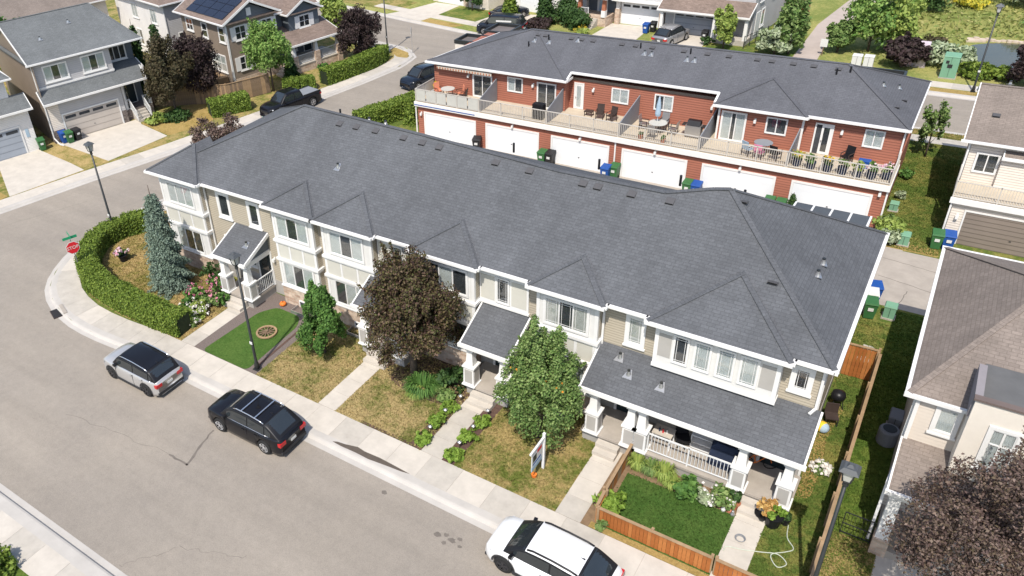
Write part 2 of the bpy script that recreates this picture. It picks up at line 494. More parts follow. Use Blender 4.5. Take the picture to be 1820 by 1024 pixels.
def struct(mb, name, mat, label=None):
    return tag(mb.build(name, mat), kind='structure')
FRONT = lambda y: (0, y, 1, 0)          # wall facing -Y at plane y, a = world x

# ------------------------------------------------------------------ architectural helpers
def window(parent, fr, a0, a1, z0, z1, kinds='d', trim=0.1, sill=True, grille=False, mat='white', split=None, d=0.0, hbar=None):
    """kinds: one letter per pane: d dark room, c curtain, b slatted blind"""
    f = MB()
    t = trim
    if t > 0:
        f.wbox(fr, a0 - t, a0, d, d + 0.06, z0 - t, z1 + t)
        f.wbox(fr, a1, a1 + t, d, d + 0.06, z0 - t, z1 + t)
        f.wbox(fr, a0, a1, d, d + 0.06, z1, z1 + t)
        f.wbox(fr, a0, a1, d, d + 0.06, z0 - t, z0)
        if sill:
            f.wbox(fr, a0 - t - 0.04, a1 + t + 0.04, d, d + 0.1, z0 - t - 0.07, z0 - t)
    s = 0.035
    f.wbox(fr, a0, a0 + s, d, d + 0.045, z0, z1)
    f.wbox(fr, a1 - s, a1, d, d + 0.045, z0, z1)
    f.wbox(fr, a0 + s, a1 - s, d, d + 0.045, z1 - s, z1)
    f.wbox(fr, a0 + s, a1 - s, d, d + 0.045, z0, z0 + s)
    n = len(kinds)
    cuts = split or [i / n for i in range(n + 1)]
    for c in cuts[1:-1]:
        a = a0 + (a1 - a0) * c
        f.wbox(fr, a - 0.03, a + 0.03, d, d + 0.045, z0 + s, z1 - s)
    if hbar:
        f.wbox(fr, a0 + s, a1 - s, d, d + 0.043, z0 + (z1 - z0) * hbar - 0.025, z0 + (z1 - z0) * hbar + 0.025)
    win = f.build('window', mat, parent)
    for i, k in enumerate(kinds):
        p0 = a0 + (a1 - a0) * cuts[i] + s
        p1 = a0 + (a1 - a0) * cuts[i + 1] - s
        if grille:
            g = MB()
            for q in (0.16, 0.84):
                g.wbox(fr, p0 + (p1 - p0) * q - 0.009, p0 + (p1 - p0) * q + 0.009, d + 0.032, d + 0.04, z0 + s, z1 - s)
                zq = z0 + (z1 - z0) * (0.1 if q < 0.5 else 0.9)
                g.wbox(fr, p0, p1, d + 0.032, d + 0.041, zq - 0.009, zq + 0.009)
            g.build('muntin', mat, win)
        if grille == 'x':
            pass
        MB().wbox(fr, p0, p1, d + 0.02, d + 0.026, z0 + s, z1 - s).build('pane', 'glass', win)
        if k == 'b':
            b = MB().wbox(fr, p0, p1, d, d + 0.002, z0 + s, z1 - s)
            m = int((z1 - z0 - 0.1) / 0.065)
            for j in range(m):
                zz = z0 + s + 0.03 + j * 0.065
                b.wbox(fr, p0 + 0.01, p1 - 0.01, d + 0.004, d + 0.016, zz, zz + 0.042)
            b.build('blind', 'blind_mat', win)
        else:
            if k == 'c':
                cm = MB().wbox(fr, p0, p1, d + 0.001, d + 0.002, z0 + s, z1 - s)
                nf_ = max(4, int((p1 - p0) / .07))
                zb_ = z0 + s + (0 if random.random() < .65 else random.uniform(.1, .4) * (z1 - z0))
                ox, oy, ux, uy = fr
                for j in range(nf_):
                    a_, b_, c_ = (p0 + (p1 - p0) * (j + q_ / 2) / nf_ for q_ in (0, 1, 2))
                    G = lambda a, dd, z: (ox + ux * a + uy * dd, oy + uy * a - ux * dd, z)
                    for e0, e1, d0, d1 in ((a_, b_, d + .003, d + .016), (b_, c_, d + .016, d + .003)):
                        cm.quad(G(e0, d0, zb_), G(e1, d1, zb_), G(e1, d1, z1 - s), G(e0, d0, z1 - s))
                cm.build('curtain', 'curtain', win)
            else:
                MB().wbox(fr, p0, p1, d + 0.002, d + 0.006, z0 + s, z1 - s).build('dark_room', 'interior', win)
    return win
def garage_door(parent, fr, a0, a1, z0, z1, mat='garage_panel', trim=0.12, lights=0, tm='white', depth=0.1):
    f = MB()
    f.wbox(fr, a0 - trim, a0, -0.02, 0.05, z0, z1 + trim)
    f.wbox(fr, a1, a1 + trim, -0.02, 0.05, z0, z1 + trim)
    f.wbox(fr, a0, a1, -0.02, 0.05, z1, z1 + trim)
    g = f.build('garage_door', tm, parent)
    n = 4
    for i in range(n):
        h = (z1 - z0) / n
        MB().wbox(fr, a0 + 0.004, a1 - 0.004, -0.03, 0.018, z0 + i * h + 0.003, z0 + (i + 1) * h).build('door_panel', mat, g)
    MB().wbox(fr, (a0 + a1) / 2 - 0.05, (a0 + a1) / 2 + 0.05, 0.018, 0.05, z0 + 0.75, z0 + 0.79).build('handle', 'dark_metal', g)
    for i in range(lights):
        wq = (a1 - a0) / lights
        MB().wbox(fr, a0 + wq * (i + 0.12), a0 + wq * (i + 0.88), 0.02, 0.03, z1 - 0.38, z1 - 0.14).build('door_light', 'interior', g)
    return g
def roof_mesh(parent, x0, x1, y0, y1, ze, p, hl, hr, mat, name='roof', axis='x', th=0.14, cap='shingle_dark', gut=True, gx=None, gable=None):
    """hip/gable roof, ridge along axis; hl/hr = hip run at each end (0: gable)"""
    if axis == 'x':
        g = lambda a, b, z: (a, b, z)
    else:
        x0, x1, y0, y1 = y0, y1, x0, x1
        g = lambda a, b, z: (b, a, z)
    ym = (y0 + y1) / 2
    zr = ze + p * (ym - y0)
    A, B, C, D = g(x0, y0, ze), g(x1, y0, ze), g(x1, y1, ze), g(x0, y1, ze)
    E, F = g(x0 + hl, ym, zr), g(x1 - hr, ym, zr)
    dn = lambda q: (q[0], q[1], q[2] - th)
    m = MB()
    faces = [(0, 1, 5, 4), (2, 3, 4, 5), (1, 2, 5), (3, 0, 4)]
    vs = [A, B, C, D, E, F] + [dn(q) for q in (A, B, C, D)]
    fs = [faces[0], faces[1]] + ([faces[2]] if hr else []) + ([faces[3]] if hl else [])
    fs += [(1, 0, 6, 7), (2, 1, 7, 8), (3, 2, 8, 9), (0, 3, 9, 6), (6, 9, 8, 7)]
    if axis != 'x':
        fs = [f[::-1] for f in fs]
    r = m.add(vs, fs).build(name, mat, parent)
    for h_, xx, sg in ((hl, x0, 1), (hr, x1, -1)):
        if not h_ and gable:
            xi = xx + sg * .33
            q = [(y0 + .3, ze - .02), (y1 - .3, ze - .02), (ym, zr - .17)]
            MB().add([g(xi, a, b) for a, b in q] + [g(xi + sg * .1, a, b) for a, b in q], [(0, 1, 2), (5, 4, 3), (0, 3, 4, 1), (1, 4, 5, 2), (2, 5, 3, 0)]).build('gable', gable, parent)
    c = MB()
    up = lambda q, k=0.02: (q[0], q[1], q[2] + k)
    c.bar(up(E,.004), up(F,.004), 0.22, 0.03)
    for e, cs in ((E, (A, D)), (F, (B, C))):
        if (hl if e is E else hr) > 0.3:
            for q in cs:
                c.bar(up(e, .004), up(q, .004), 0.2, 0.03)
    c.build('ridge_cap', cap, r)
    if gut:
        k = MB()
        o = 0.07
        if gx is None:
            gx = (y0, y1)
        for yy, sg in ((y0, -1), (y1, 1)):
            if yy in gx or hl or hr:
                k.bar(g(x0 - o * 2, yy + sg * o, ze - 0.06), g(x1 + o * 2, yy + sg * o, ze - 0.06), 0.12, 0.13)
        for xx, sg, h in ((x0, -1, hl), (x1, 1, hr)):
            if h:
                k.bar(g(xx + sg * o, y0, ze - 0.061), g(xx + sg * o, y1, ze - 0.061), 0.12, 0.13)
            else:
                for yy in (y0, y1):
                    k.bar(g(xx + sg * 0.02, yy, ze - 0.05), g(xx + sg * 0.02, ym, zr - 0.05), 0.05, 0.2)
        k.build('gutter', 'white', r)
    return r
def downspout(parent, pts, r=0.045, mat='white'):
    m = MB()
    for a, b in zip(pts, pts[1:]):
        m.bar(a, b, 0.09, 0.07)
    return m.build('downspout', mat, parent)
def vent(parent, x, y, z, slope, kind='turtle', yaw=0.0):
    """roof vents; slope = dz/dy of the roof"""
    m = MB()
    if kind == 'turtle':
        s = slope
        hx = [(x - .19, y - .16, z - .16 * s), (x + .19, y - .16, z - .16 * s), (x + .19, y + .16, z + .16 * s), (x - .19, y + .16, z + .16 * s), (x - .17, y - .16, z - .16 * s + .08), (x + .17, y - .16, z - .16 * s + .08), (x + .17, y + .12, z + .12 * s + .02), (x - .17, y + .12, z + .12 * s + .02)]
        v = m.add(hx, [(0, 3, 2, 1), (4, 5, 6, 7), (0, 1, 5, 4), (1, 2, 6, 5), (2, 3, 7, 6), (3, 0, 4, 7)]).build('roof_vent', 'vent_grey', parent)
        MB().box(x - .16, x + .16, y - .168, y - .161, z - .16 * s + .015, z - .16 * s + .065).build('vent_slot', 'black', v)
        return v
    if kind == 'pipe':
        m.tube([(x, y, z - .1), (x, y, z + .38)], 0.055, 8)
        return m.build('vent_pipe', 'black', parent)
    s = slope
    m.add([(x - .2, y - .2, z - .2 * s + .012), (x + .2, y - .2, z - .2 * s + .012), (x + .06, y + .2, z + .2 * s + .012), (x - .06, y + .2, z + .2 * s + .012), (x - .2, y - .2, z - .2 * s + .03), (x + .2, y - .2, z - .2 * s + .03), (x + .06, y + .2, z + .2 * s + .03), (x - .06, y + .2, z + .2 * s + .03)], [(0, 3, 2, 1), (4, 5, 6, 7), (0, 1, 5, 4), (1, 2, 6, 5), (2, 3, 7, 6), (3, 0, 4, 7)])
    m.tube([(x, y, z), (x, y, z + .12), (x, y, z + .2)], [0.11, 0.075, 0.06], 8)
    v = m.build('plumbing_vent', 'steel', parent)
    MB().tube([(x, y, z + .2), (x, y, z + .26)], 0.065, 8).build('vent_cap', 'dark_metal', v)
    return v
def pillar(parent, x, y, z0=0.55, zp=1.65, zt=2.75, w=0.26, mat='white', pan='panel_dark'):
    m = MB().taper(x, y, z0, zp, w + .02, w)
    m.box(x - w - .06, x + w + .06, y - w - .06, y + w + .06, zp, zp + .07)
    m.box(x - w - .08, x + w + .08, y - w - .08, y + w + .08, z0 - .06, z0)
    m.taper(x, y, zp + .07, zt, .19, .13)
    m.box(x - .2, x + .2, y - .2, y + .2, zt - .08, zt)
    p = m.build('column', mat, parent)
    for dx, dy in ((0, -1), (1, 0), (-1, 0)):
        q = MB()
        if dy:
            q.box(x - w + .07, x + w - .07, y - w - .022, y - w + .02, z0 + .12, zp - .12)
        else:
            q.box(x + dx * (w + .003) - .018, x + dx * (w + .003) + .018, y - w + .07, y + w - .07, z0 + .12, zp - .12)
        q.build('panel', pan, p)
    return p
_bal = {}
def railing(parent, a, b, z0, z1, step=0.12, mat='rail_grey', name='railing', posts=None, bw=0.022):
    """top and bottom rail from a to b (x,y) with one object per baluster"""
    a, b = Vector((*a, 0)), Vector((*b, 0))
    L = (b - a).length
    d = (b - a) / L
    m = MB()
    m.bar((a.x, a.y, z1 - .025), (b.x, b.y, z1 - .025), 0.06, 0.05)
    m.bar((a.x, a.y, z0 + .1), (b.x, b.y, z0 + .1), 0.04, 0.04)
    n = posts or max(1, round(L / 1.8))
    for i in range(n + 1):
        q = a + d * (L * i / n)
        m.box(q.x - .03, q.x + .03, q.y - .03, q.y + .03, z0, z1 + .02)
    r = m.build(name, mat, parent)
    key = (mat, round(z1 - z0, 2), bw)
    if key not in _bal:
        _bal[key] = MB().box(-bw / 2, bw / 2, -bw / 2, bw / 2, 0.1, z1 - z0 - .04).mesh('baluster', mat)
    k = int(L / step)
    for i in range(1, k):
        q = a + d * (L * i / k)
        place(_bal[key], 'baluster', r, (q.x, q.y, z0))
    return r
def privacy(parent, x, y0, y1, z0, h0, h1, mat='screen_grey'):
    return MB().add([(x - .03, y0, z0), (x + .03, y0, z0), (x + .03, y1, z0), (x - .03, y1, z0), (x - .03, y0, z0 + h0), (x + .03, y0, z0 + h0), (x + .03, y1, z0 + h1), (x - .03, y1, z0 + h1)], [(0, 3, 2, 1), (4, 5, 6, 7), (0, 1, 5, 4), (1, 2, 6, 5), (2, 3, 7, 6), (3, 0, 4, 7)]).build('privacy_screen', mat, parent)
def wall_light(parent, fr, a, z):
    m = MB().wbox(fr, a - .06, a + .06, 0, .03, z - .1, z + .12).wbox(fr, a - .02, a + .02, .03, .12, z + .04, z + .08).wbox(fr, a - .07, a + .07, .06, .2, z - .14, z + .04)
    return m.build('wall_light', 'white', parent)

# ------------------------------------------------------------------ foliage
def leafmesh(name, pts, size, mat, parent=None, nrm=None, aspect=1.6, jit=0.9, rng=RNG):
    n = len(pts)
    pts = np.asarray(pts, np.float32)
    d = rng.normal(size=(n, 3)).astype(np.float32)
    if nrm is not None:
        d = d * jit + np.asarray(nrm, np.float32) * (1.6 - jit)
    d[:, 2] += 0.35
    d /= np.linalg.norm(d, axis=1, keepdims=True) + 1e-6
    t = np.cross(d, rng.normal(size=(n, 3)))
    t /= np.linalg.norm(t, axis=1, keepdims=True) + 1e-6
    b = np.cross(d, t)
    s = (size * rng.uniform(0.6, 1.35, n)).astype(np.float32)[:, None] * 0.5
    t = t * s * aspect
    b = b * s
    mid = d * s * 0.3
    v = np.stack([pts - t, pts - b + mid, pts + t, pts + b + mid], 1).reshape(-1, 3).astype(np.float32)
    off = WORLD.get(rootof(parent)) if parent else None
    if off:
        v -= np.array(off, np.float32)
    me = bpy.data.meshes.new(name)
    me.vertices.add(4 * n)
    me.vertices.foreach_set('co', v.ravel())
    me.loops.add(4 * n)
    me.loops.foreach_set('vertex_index', np.arange(4 * n, dtype=np.int32))
    me.polygons.add(n)
    me.polygons.foreach_set('loop_start', np.arange(0, 4 * n, 4, dtype=np.int32))
    me.polygons.foreach_set('loop_total', np.full(n, 4, np.int32))
    me.update(calc_edges=True)
    me.materials.append(MATS[mat])
    return place(me, name, parent)
def crown_pts(c, r, n, clumps=60, shell=0.62, spread=0.3, rng=RNG, low=-0.8):
    c, r = np.array(c), np.array(r)
    k = rng.normal(size=(clumps * 3, 3))
    k /= np.linalg.norm(k, axis=1, keepdims=True)
    k = k[k[:, 2] > low][:clumps]
    m = len(k)
    lump = rng.uniform(0.68, 1.14, m)[:, None]
    ctr = k * (rng.uniform(shell ** 3, 1.0, m) ** (1 / 3))[:, None] * lump
    inner = rng.random(m) < 0.2
    ctr[inner] *= 0.55
    sz = rng.uniform(0.4, 1.4, m)
    w = sz ** 2 / (sz ** 2).sum()
    idx = rng.choice(m, n, p=w)
    g = rng.normal(size=(n, 3))
    g /= np.linalg.norm(g, axis=1, keepdims=True)
    g *= (rng.random(n) ** 0.45)[:, None]
    p = ctr[idx] + g * (spread * sz[idx])[:, None]
    nr = g * 0.8 + k[idx] * 0.7
    return c + p * r, nr
def tree(name, label, cat, x, y, h, cr, mat, n=6000, size=0.16, base=0.25, trunk=0.11, clumps=70, spread=0.3, bark='bark', group=None, lean=(0, 0), limbs=7, shell=0.62, z0=0.0, cone=0.0):
    """cr = (rx, ry) crown radii, base = crown bottom as a fraction of h"""
    t = thing(name, label, cat, (x, y, z0), group=group)
    zc = h * (1 + base) / 2
    rz = h * (1 - base) / 2
    rz *= 0.93
    m = MB()
    lx, ly = lean
    m.tube([(0, 0, -.1), (lx * .2, ly * .2, h * .2), (lx * .5, ly * .5, h * .5), (lx, ly, h * .85)], [trunk * 1.25, trunk, trunk * .65, trunk * .12], 8)
    for i in range(limbs):
        a = 2.4 * i + x
        zz = h * (base + 0.1 + 0.45 * i / limbs)
        e = (lx + cos(a) * cr[0] * .72, ly + sin(a) * cr[1] * .72, zz + h * .14)
        m.tube([(lx * .4, ly * .4, zz - h * .06), ((lx + e[0]) / 2, (ly + e[1]) / 2, zz + h * .02), e], [trunk * .5, trunk * .32, trunk * .08], 6)
    m.build('trunk', bark, t, True)
    p, nr = crown_pts((lx, ly, zc), (cr[0], cr[1], rz), n, clumps, shell, spread)
    # stray shoots beyond the crown outline
    ns = max(8, clumps // 3)
    k = RNG.choice(n, ns)
    sh = RNG.choice(ns, n // 14)
    b0 = p[k][sh]
    dr = b0 - np.array((lx, ly, zc))
    dr /= np.linalg.norm(dr, axis=1, keepdims=True) + 1e-6
    dr[:, 2] += .35
    p[:n // 14] = b0 + dr * (RNG.random(n // 14) * RNG.uniform(.15, .5, ns)[sh])[:, None] * min(1.2, h / 5) + RNG.normal(size=(n // 14, 3)) * .035
    if cone:
        f = 1 + cone * (.45 - np.clip(p[:, 2] / h, 0, 1))
        p[:, 0] = lx + (p[:, 0] - lx) * f
        p[:, 1] = ly + (p[:, 1] - ly) * f
    p[:, 2] = np.maximum(p[:, 2], 0.12)
    leafmesh('crown', p, size, mat, t, nr)
    return t
def cone_tree(name, label, x, y, h, r, mat, n=9000, size=0.1, power=1.0, cat='tree', whorls=16, z0=0.0, group=None):
    t = thing(name, label, cat, (x, y, z0), group=group)
    MB().tube([(0, 0, -.1), (0, 0, h * .5), (0, 0, h * .97)], [r * .12, r * .07, .015], 8).build('trunk', 'bark', t, True)
    u = RNG.random(n)
    f = 1 - np.sqrt(1 - u * 0.985)
    ang = RNG.random(n) * 2 * pi
    wh = np.floor(f * whorls)
    bump = 0.8 + 0.2 * np.sin(ang * 5 + wh * 1.7) + 0.12 * np.sin(ang * 11 + wh * 2.9)
    fr = f * whorls - wh
    R = r * ((1 - f) ** power) * bump * (1.12 - 0.35 * fr)
    rad = R * (RNG.random(n) ** 0.35)
    z = h * (0.03 + 0.97 * f) - rad * 0.12
    p = np.stack([rad * np.cos(ang), rad * np.sin(ang), np.maximum(z, .08)], 1)
    nr = np.stack([np.cos(ang), np.sin(ang), np.full(n, 0.35)], 1)
    leafmesh('crown', p, size, mat, t, nr, 1.8)
    return t
def hedge(name, label, path, wd, h, mat='leaf_hedge', n=None, size=0.13, group=None):
    """clipped hedge along a polyline of (x,y)"""
    x0, y0 = path[len(path) // 2]
    t = thing(name, label, 'hedge', (x0, y0, 0), group=group, world=True)
    path = [Vector((*p, 0)) for p in path]
    segs = [(path[i], path[i + 1]) for i in range(len(path) - 1)]
    Ls = [(b - a).length for a, b in segs]
    tot = sum(Ls)
    m = MB()
    L, Rr = [], []
    for i, p in enumerate(path):
        d = (path[min(i + 1, len(path) - 1)] - path[max(i - 1, 0)]).normalized()
        nn = Vector((-d.y, d.x, 0)) * (wd / 2 * .78)
        L.append(p + nn)
        Rr.append(p - nn)
    k = len(path)
    zt = h * .9
    vs = [(q.x, q.y, 0.02) for q in L] + [(q.x, q.y, 0.02) for q in Rr] + [(q.x, q.y, zt) for q in L] + [(q.x, q.y, zt) for q in Rr]
    fs = []
    for i in range(k - 1):
        fs += [(2 * k + i, 2 * k + i + 1, 3 * k + i + 1, 3 * k + i), (i, i + 1, 2 * k + i + 1, 2 * k + i), (k + i + 1, k + i, 3 * k + i, 3 * k + i + 1)]
    fs += [(0, 2 * k, 3 * k, k), (k - 1, 2 * k - 1, 4 * k - 1, 3 * k - 1)]
    m.add(vs, fs).build('dark_core', 'hedge_core', t)  # solid dark box added inside the leaves to make the hedge opaque
    n = n or int(tot * (wd + 2 * h) * 230)
    si = RNG.choice(len(segs), n, p=np.array(Ls) / tot)
    A = np.array([tuple(a)[:2] for a, b in segs])
    Bv = np.array([tuple(b)[:2] for a, b in segs])
    u = RNG.random(n)[:, None]
    c = A[si] + (Bv[si] - A[si]) * u
    d = Bv[si] - A[si]
    d /= np.linalg.norm(d, axis=1, keepdims=True)
    nn = np.stack([-d[:, 1], d[:, 0]], 1)
    per = wd + 2 * h
    q = RNG.random(n) * per
    side = np.where(q < wd, 0, np.where(q < wd + h, 1, -1))
    lump = 1 + 0.2 * np.sin(c[:, 0] * 2.1 + c[:, 1] * 1.3) + 0.16 * np.sin(c[:, 0] * 5.3 - c[:, 1] * 4.1) + 0.12 * np.sin(c[:, 0] * 9.1 + c[:, 1] * 7.7)
    off = np.where(side == 0, (q / wd - .5) * wd, side * wd / 2) * (0.9 + 0.15 * lump - 0.12)
    z = np.where(side == 0, h, RNG.random(n) * h) * (0.86 + 0.14 * lump)
    off = off + RNG.normal(size=n) * .06
    z = z + RNG.normal(size=n) * .05 + (RNG.random(n) < .05) * RNG.random(n) * .16
    p = np.stack([c[:, 0] + nn[:, 0] * off, c[:, 1] + nn[:, 1] * off, np.maximum(z, .04)], 1)
    nr = np.stack([nn[:, 0] * side, nn[:, 1] * side, (side == 0) * 1.0], 1)
    leafmesh('foliage', p, size, mat, t, nr)
    return t
def shrub(name, label, x, y, r, h, mat='leaf_green', n=500, size=0.12, flower=None, nf=60, cat='shrub', z=0.0, group=None, fsize=0.1, ry=None):
    t = thing(name, label, cat, (x, y, z), group=group)
    ry = ry or r
    m = MB()
    for i in range(6):
        a = i * 1.05 + x
        m.tube([(0, 0, 0), (cos(a) * r * .3, sin(a) * ry * .3, h * .4), (cos(a) * r * .6, sin(a) * ry * .6, h * .75)], [.02, .014, .005], 5)
    m.build('stems', 'bark', t)
    p, nr = crown_pts((0, 0, h * .5), (r * .92, ry * .92, h * .52), n, max(10, n // 30), .5, .32)
    p[:, 2] = np.maximum(p[:, 2], 0.03)
    leafmesh('foliage', p, size, mat, t, nr)
    if flower:
        p, nr = crown_pts((0, 0, h * .58), (r, ry, h * .52), nf, max(6, nf // 5), .9, .2, low=-.1)
        tag(leafmesh('flowers', p, fsize, flower, t, nr, 1.0), kind='stuff')
    return t
# ------------------------------------------------------------------ ground, roads, pavements
struct(MB().quad((-600, -300, -.4), (600, -300, -.4), (600, 900, -.4), (-600, 900, -.4)), 'ground', 'meadow')
road = struct(MB().quad((-140, -40, -.13), (80, -40, -.13), (80, 90, -.13), (-140, 90, -.13)), 'road', 'asphalt')
def ribbon(path, w, z=-.126):
    m = MB()
    P = [Vector((*p, 0)) for p in path]
    L = []
    for i, p in enumerate(P):
        d = (P[min(i + 1, len(P) - 1)] - P[max(i - 1, 0)]).normalized()
        ww = w[i] if isinstance(w, (list, tuple)) else w
        nn = Vector((-d.y, d.x, 0)) * ww / 2
        L.append((p + nn, p - nn))
    for (a, b), (c, d) in zip(L, L[1:]):
        m.quad((b.x, b.y, z), (d.x, d.y, z), (c.x, c.y, z), (a.x, a.y, z))
    return m
def wob(a, b, n, k):
    r = []
    for i in range(n + 1):
        t = i / n
        r.append((a[0] + (b[0] - a[0]) * t + random.uniform(-k, k), a[1] + (b[1] - a[1]) * t + random.uniform(-k, k)))
    return r
for nm, a, b, n, k, w_ in (('tar_seam', (-23.3, 14.0), (-23.9, 16.1), 8, .05, .12), ('tar_seam', (-23.3, 14.0), (-24.5, 14.0), 5, .04, .1), ('crack', (-24.5, 14.0), (-31, 13.2), 16, .1, .018), ('crack', (-21.6, 8.9), (-20.2, 10.8), 14, .1, .018), ('crack', (-20.2, 10.8), (-17.6, 11.9), 14, .1, .015), ('crack', (-44, 14), (-39, 12.4), 20, .12, .018), ('crack', (-54, 18), (-50, 28), 18, .15, .018)):
    ribbon(wob(a, b, n, k), [w_ * random.uniform(.6, 1.2) for _ in range(n + 1)]).build(nm, 'tar', road)
st_old = [(-18.75, 18.3), (-18.2, 18.28), (-17.3, 18.33), (-16.6, 18.3), (-15.7, 18.45), (-15.0, 18.52), (-14.55, 18.62), (-15.3, 18.72), (-16.2, 18.78), (-17.2, 18.72), (-18.0, 18.6), (-18.5, 18.42)]
st = [(-18.6, 18.36), (-18.1, 18.33), (-17.3, 18.36), (-16.6, 18.34), (-15.7, 18.44), (-15.0, 18.5), (-14.6, 18.58), (-15.3, 18.62), (-16.2, 18.66), (-17.0, 18.62), (-17.4, 18.68), (-18.0, 18.52), (-18.4, 18.46)]
def blob(cx, cy, rx, ry, seed, n=14):
    rr = random.Random(seed)
    return [(cx + rx * cos(2 * pi * i / n) * rr.uniform(.6, 1.15), cy + ry * sin(2 * pi * i / n) * rr.uniform(.6, 1.15)) for i in range(n)]
for i, (cx, cy, r_) in enumerate(((-12.0, 16.7, .16), (-11.7, 16.85, .13), (-11.4, 16.75, .17), (-11.15, 16.95, .12), (-11.6, 16.5, .12), (-11.0, 16.65, .1), (-15.0, 17.3, .14), (-20.6, 17.7, .15))):
    MB().quad(*[(x, y, -.125) for x, y in blob(cx, cy, r_, r_ * .8, i)]).build('oil_stain', 'tar', road)
MB().quad(*[(x, y, -.1255) for x, y in blob(-30, 12, 2.4, .9, 5, 20)]).build('asphalt_patch', 'asphalt', road)
# blocks of land raised behind their kerbs
CORN = [(-32.0, 18.2), (-34.0, 18.02), (-35.6, 17.95), (-37.5, 18.05), (-39.2, 18.4), (-40.5, 18.85), (-41.9, 19.65), (-43.0, 20.75), (-44.0, 22.4), (-45.0, 24.6), (-45.4, 27.0)]
NEARL = CORN + [(-44.6, 31.0), (-42.8, 40.0), (-40.9, 50.0), (-39.4, 58.0), (-38.6, 62.5), (-37.6, 64.7), (-35.4, 65.85)]
blockA = [(60, 18.2)] + NEARL + [(60, 65.85)]
FARC = [(-58.0, 12.0), (-54.4, 23.9), (-52.7, 31.0), (-51.0, 37.0), (-49.3, 44.5), (-47.7, 51.7), (-46.6, 57.5), (-45.95, 62.5), (-46.4, 65.6), (-48.7, 67.8), (-51.7, 68.3), (-62.0, 70.3), (-90, 76.0)]
blockC = FARC + [(-135, 80), (-135, 12)]
TOPC = [(-135, 93.5), (-90, 84.4), (-62.7, 78.6), (-53.1, 76.55), (-44.3, 74.85), (-36, 74.0), (-20, 73.8), (60, 73.6)]
blockB = TOPC + [(60, 400), (-135, 400)]
blockD = [(-90, 8.45), (60, 8.45), (60, -38), (-90, -38)]
for nm, pl, mt in (('land', blockA, 'lawn_green'), ('land', blockC, 'lawn_mix'), ('land', blockB, 'meadow'), ('land', blockD, 'turf_dark')):
    struct(MB().prism(pl, -.35, -.006), nm, mt)
def offset(path, d):
    P = [Vector((*p, 0)) for p in path]
    r = []
    for i, p in enumerate(P):
        t = (P[min(i + 1, len(P) - 1)] - P[max(i - 1, 0)]).normalized()
        r.append((p.x - t.y * d, p.y + t.x * d))
    return r
def resample(path, step):
    P = [Vector((*p, 0)) for p in path]
    out = [path[0]]
    acc = 0.0
    for a, b in zip(P, P[1:]):
        L = (b - a).length
        t = step - acc
        while t <= L:
            q = a + (b - a) * (t / L)
            out.append((q.x, q.y))
            t += step
        acc = (acc + L) % step
    return out
def walk(path, inner, outer, step, label, gap=.012, z=.014, mats=('concrete', 'concrete_b'), kerb=True):
    """slabs between two offsets of a polyline (offsets to the left are positive)"""
    c = resample(path, step)
    a, b = offset(c, inner), offset(c, outer)
    base = MB()
    for i in range(len(c) - 1):
        base.quad((*a[i], .004), (*a[i + 1], .004), (*b[i + 1], .004), (*b[i], .004))
    s = struct(base, 'sidewalk', 'concrete_grey')
    for i in range(len(c) - 1):
        k = gap / step / 2
        L = lambda p, q, t: (p[0] + (q[0] - p[0]) * t, p[1] + (q[1] - p[1]) * t)
        MB().prism([L(a[i], a[i + 1], k), L(a[i], a[i + 1], 1 - k), L(b[i], b[i + 1], 1 - k), L(b[i], b[i + 1], k)], -.1, z + random.uniform(-.003, .003)).build('slab', mats[random.random() < .3], s)
    return s
def kerb(path, w=.34, side=1):
    """mountable kerb: sloped face from gutter to pavement"""
    c = resample(path, 1.2) + [path[-1]]
    prof = [(-.38, -.124), (-.12, -.12), (-.03, -.01), (.05, .012), (w + .03, .013)]
    rows = [offset(c, side * d) for d, z in prof]
    vs = [(x, y, prof[j][1]) for j, r in enumerate(rows) for x, y in r]
    n = len(c)
    fs = [(j * n + i, j * n + i + 1, (j + 1) * n + i + 1, (j + 1) * n + i) for j in range(len(prof) - 1) for i in range(n - 1)]
    if side < 0:
        fs = [f[::-1] for f in fs]
    return struct(MB().add(vs, fs), 'kerb', 'kerb')
fr_path = [(12, 18.2)] + CORN
kerb(fr_path, side=-1)
walk(fr_path, -.35, -1.75, 1.55, 'front')
kerb([(-45.4, 27.0)] + NEARL[len(CORN):] + [(10, 65.85)], side=-1)
walk([(-45.4, 27.0)] + NEARL[len(CORN):], -.35, -1.7, 1.6, 'left')
kerb(FARC, side=1)
walk(FARC, .35, 1.75, 1.6, 'far')
kerb(TOPC, side=1)
walk([(-62.7, 80.7), (-53.1, 78.65), (-44.3, 76.95), (-36, 76.1), (-20, 75.4), (12, 75.0)], 0, 1.4, 1.6, 'top')
kerb([(-90, 8.45), (40, 8.45)], .5, side=-1)
walk([(-60, 8.45), (2, 8.45)], -.5, -1.75, 1.6, 'opp')
walk([(-34, 63.2), (12, 63.2)], 0, 1.2, 1.6, 'red')
MB().prism(st, -.35, .0175).build('wet_stain', 'wet', road)
def inside(px, py, poly):
    r = np.zeros(len(px), bool)
    j = len(poly) - 1
    for i in range(len(poly)):
        (xi, yi), (xj, yj) = poly[i], poly[j]
        if yi != yj:
            r ^= ((yi > py) != (yj > py)) & (px < (xj - xi) * (py - yi) / (yj - yi) + xi)
        j = i
    return r
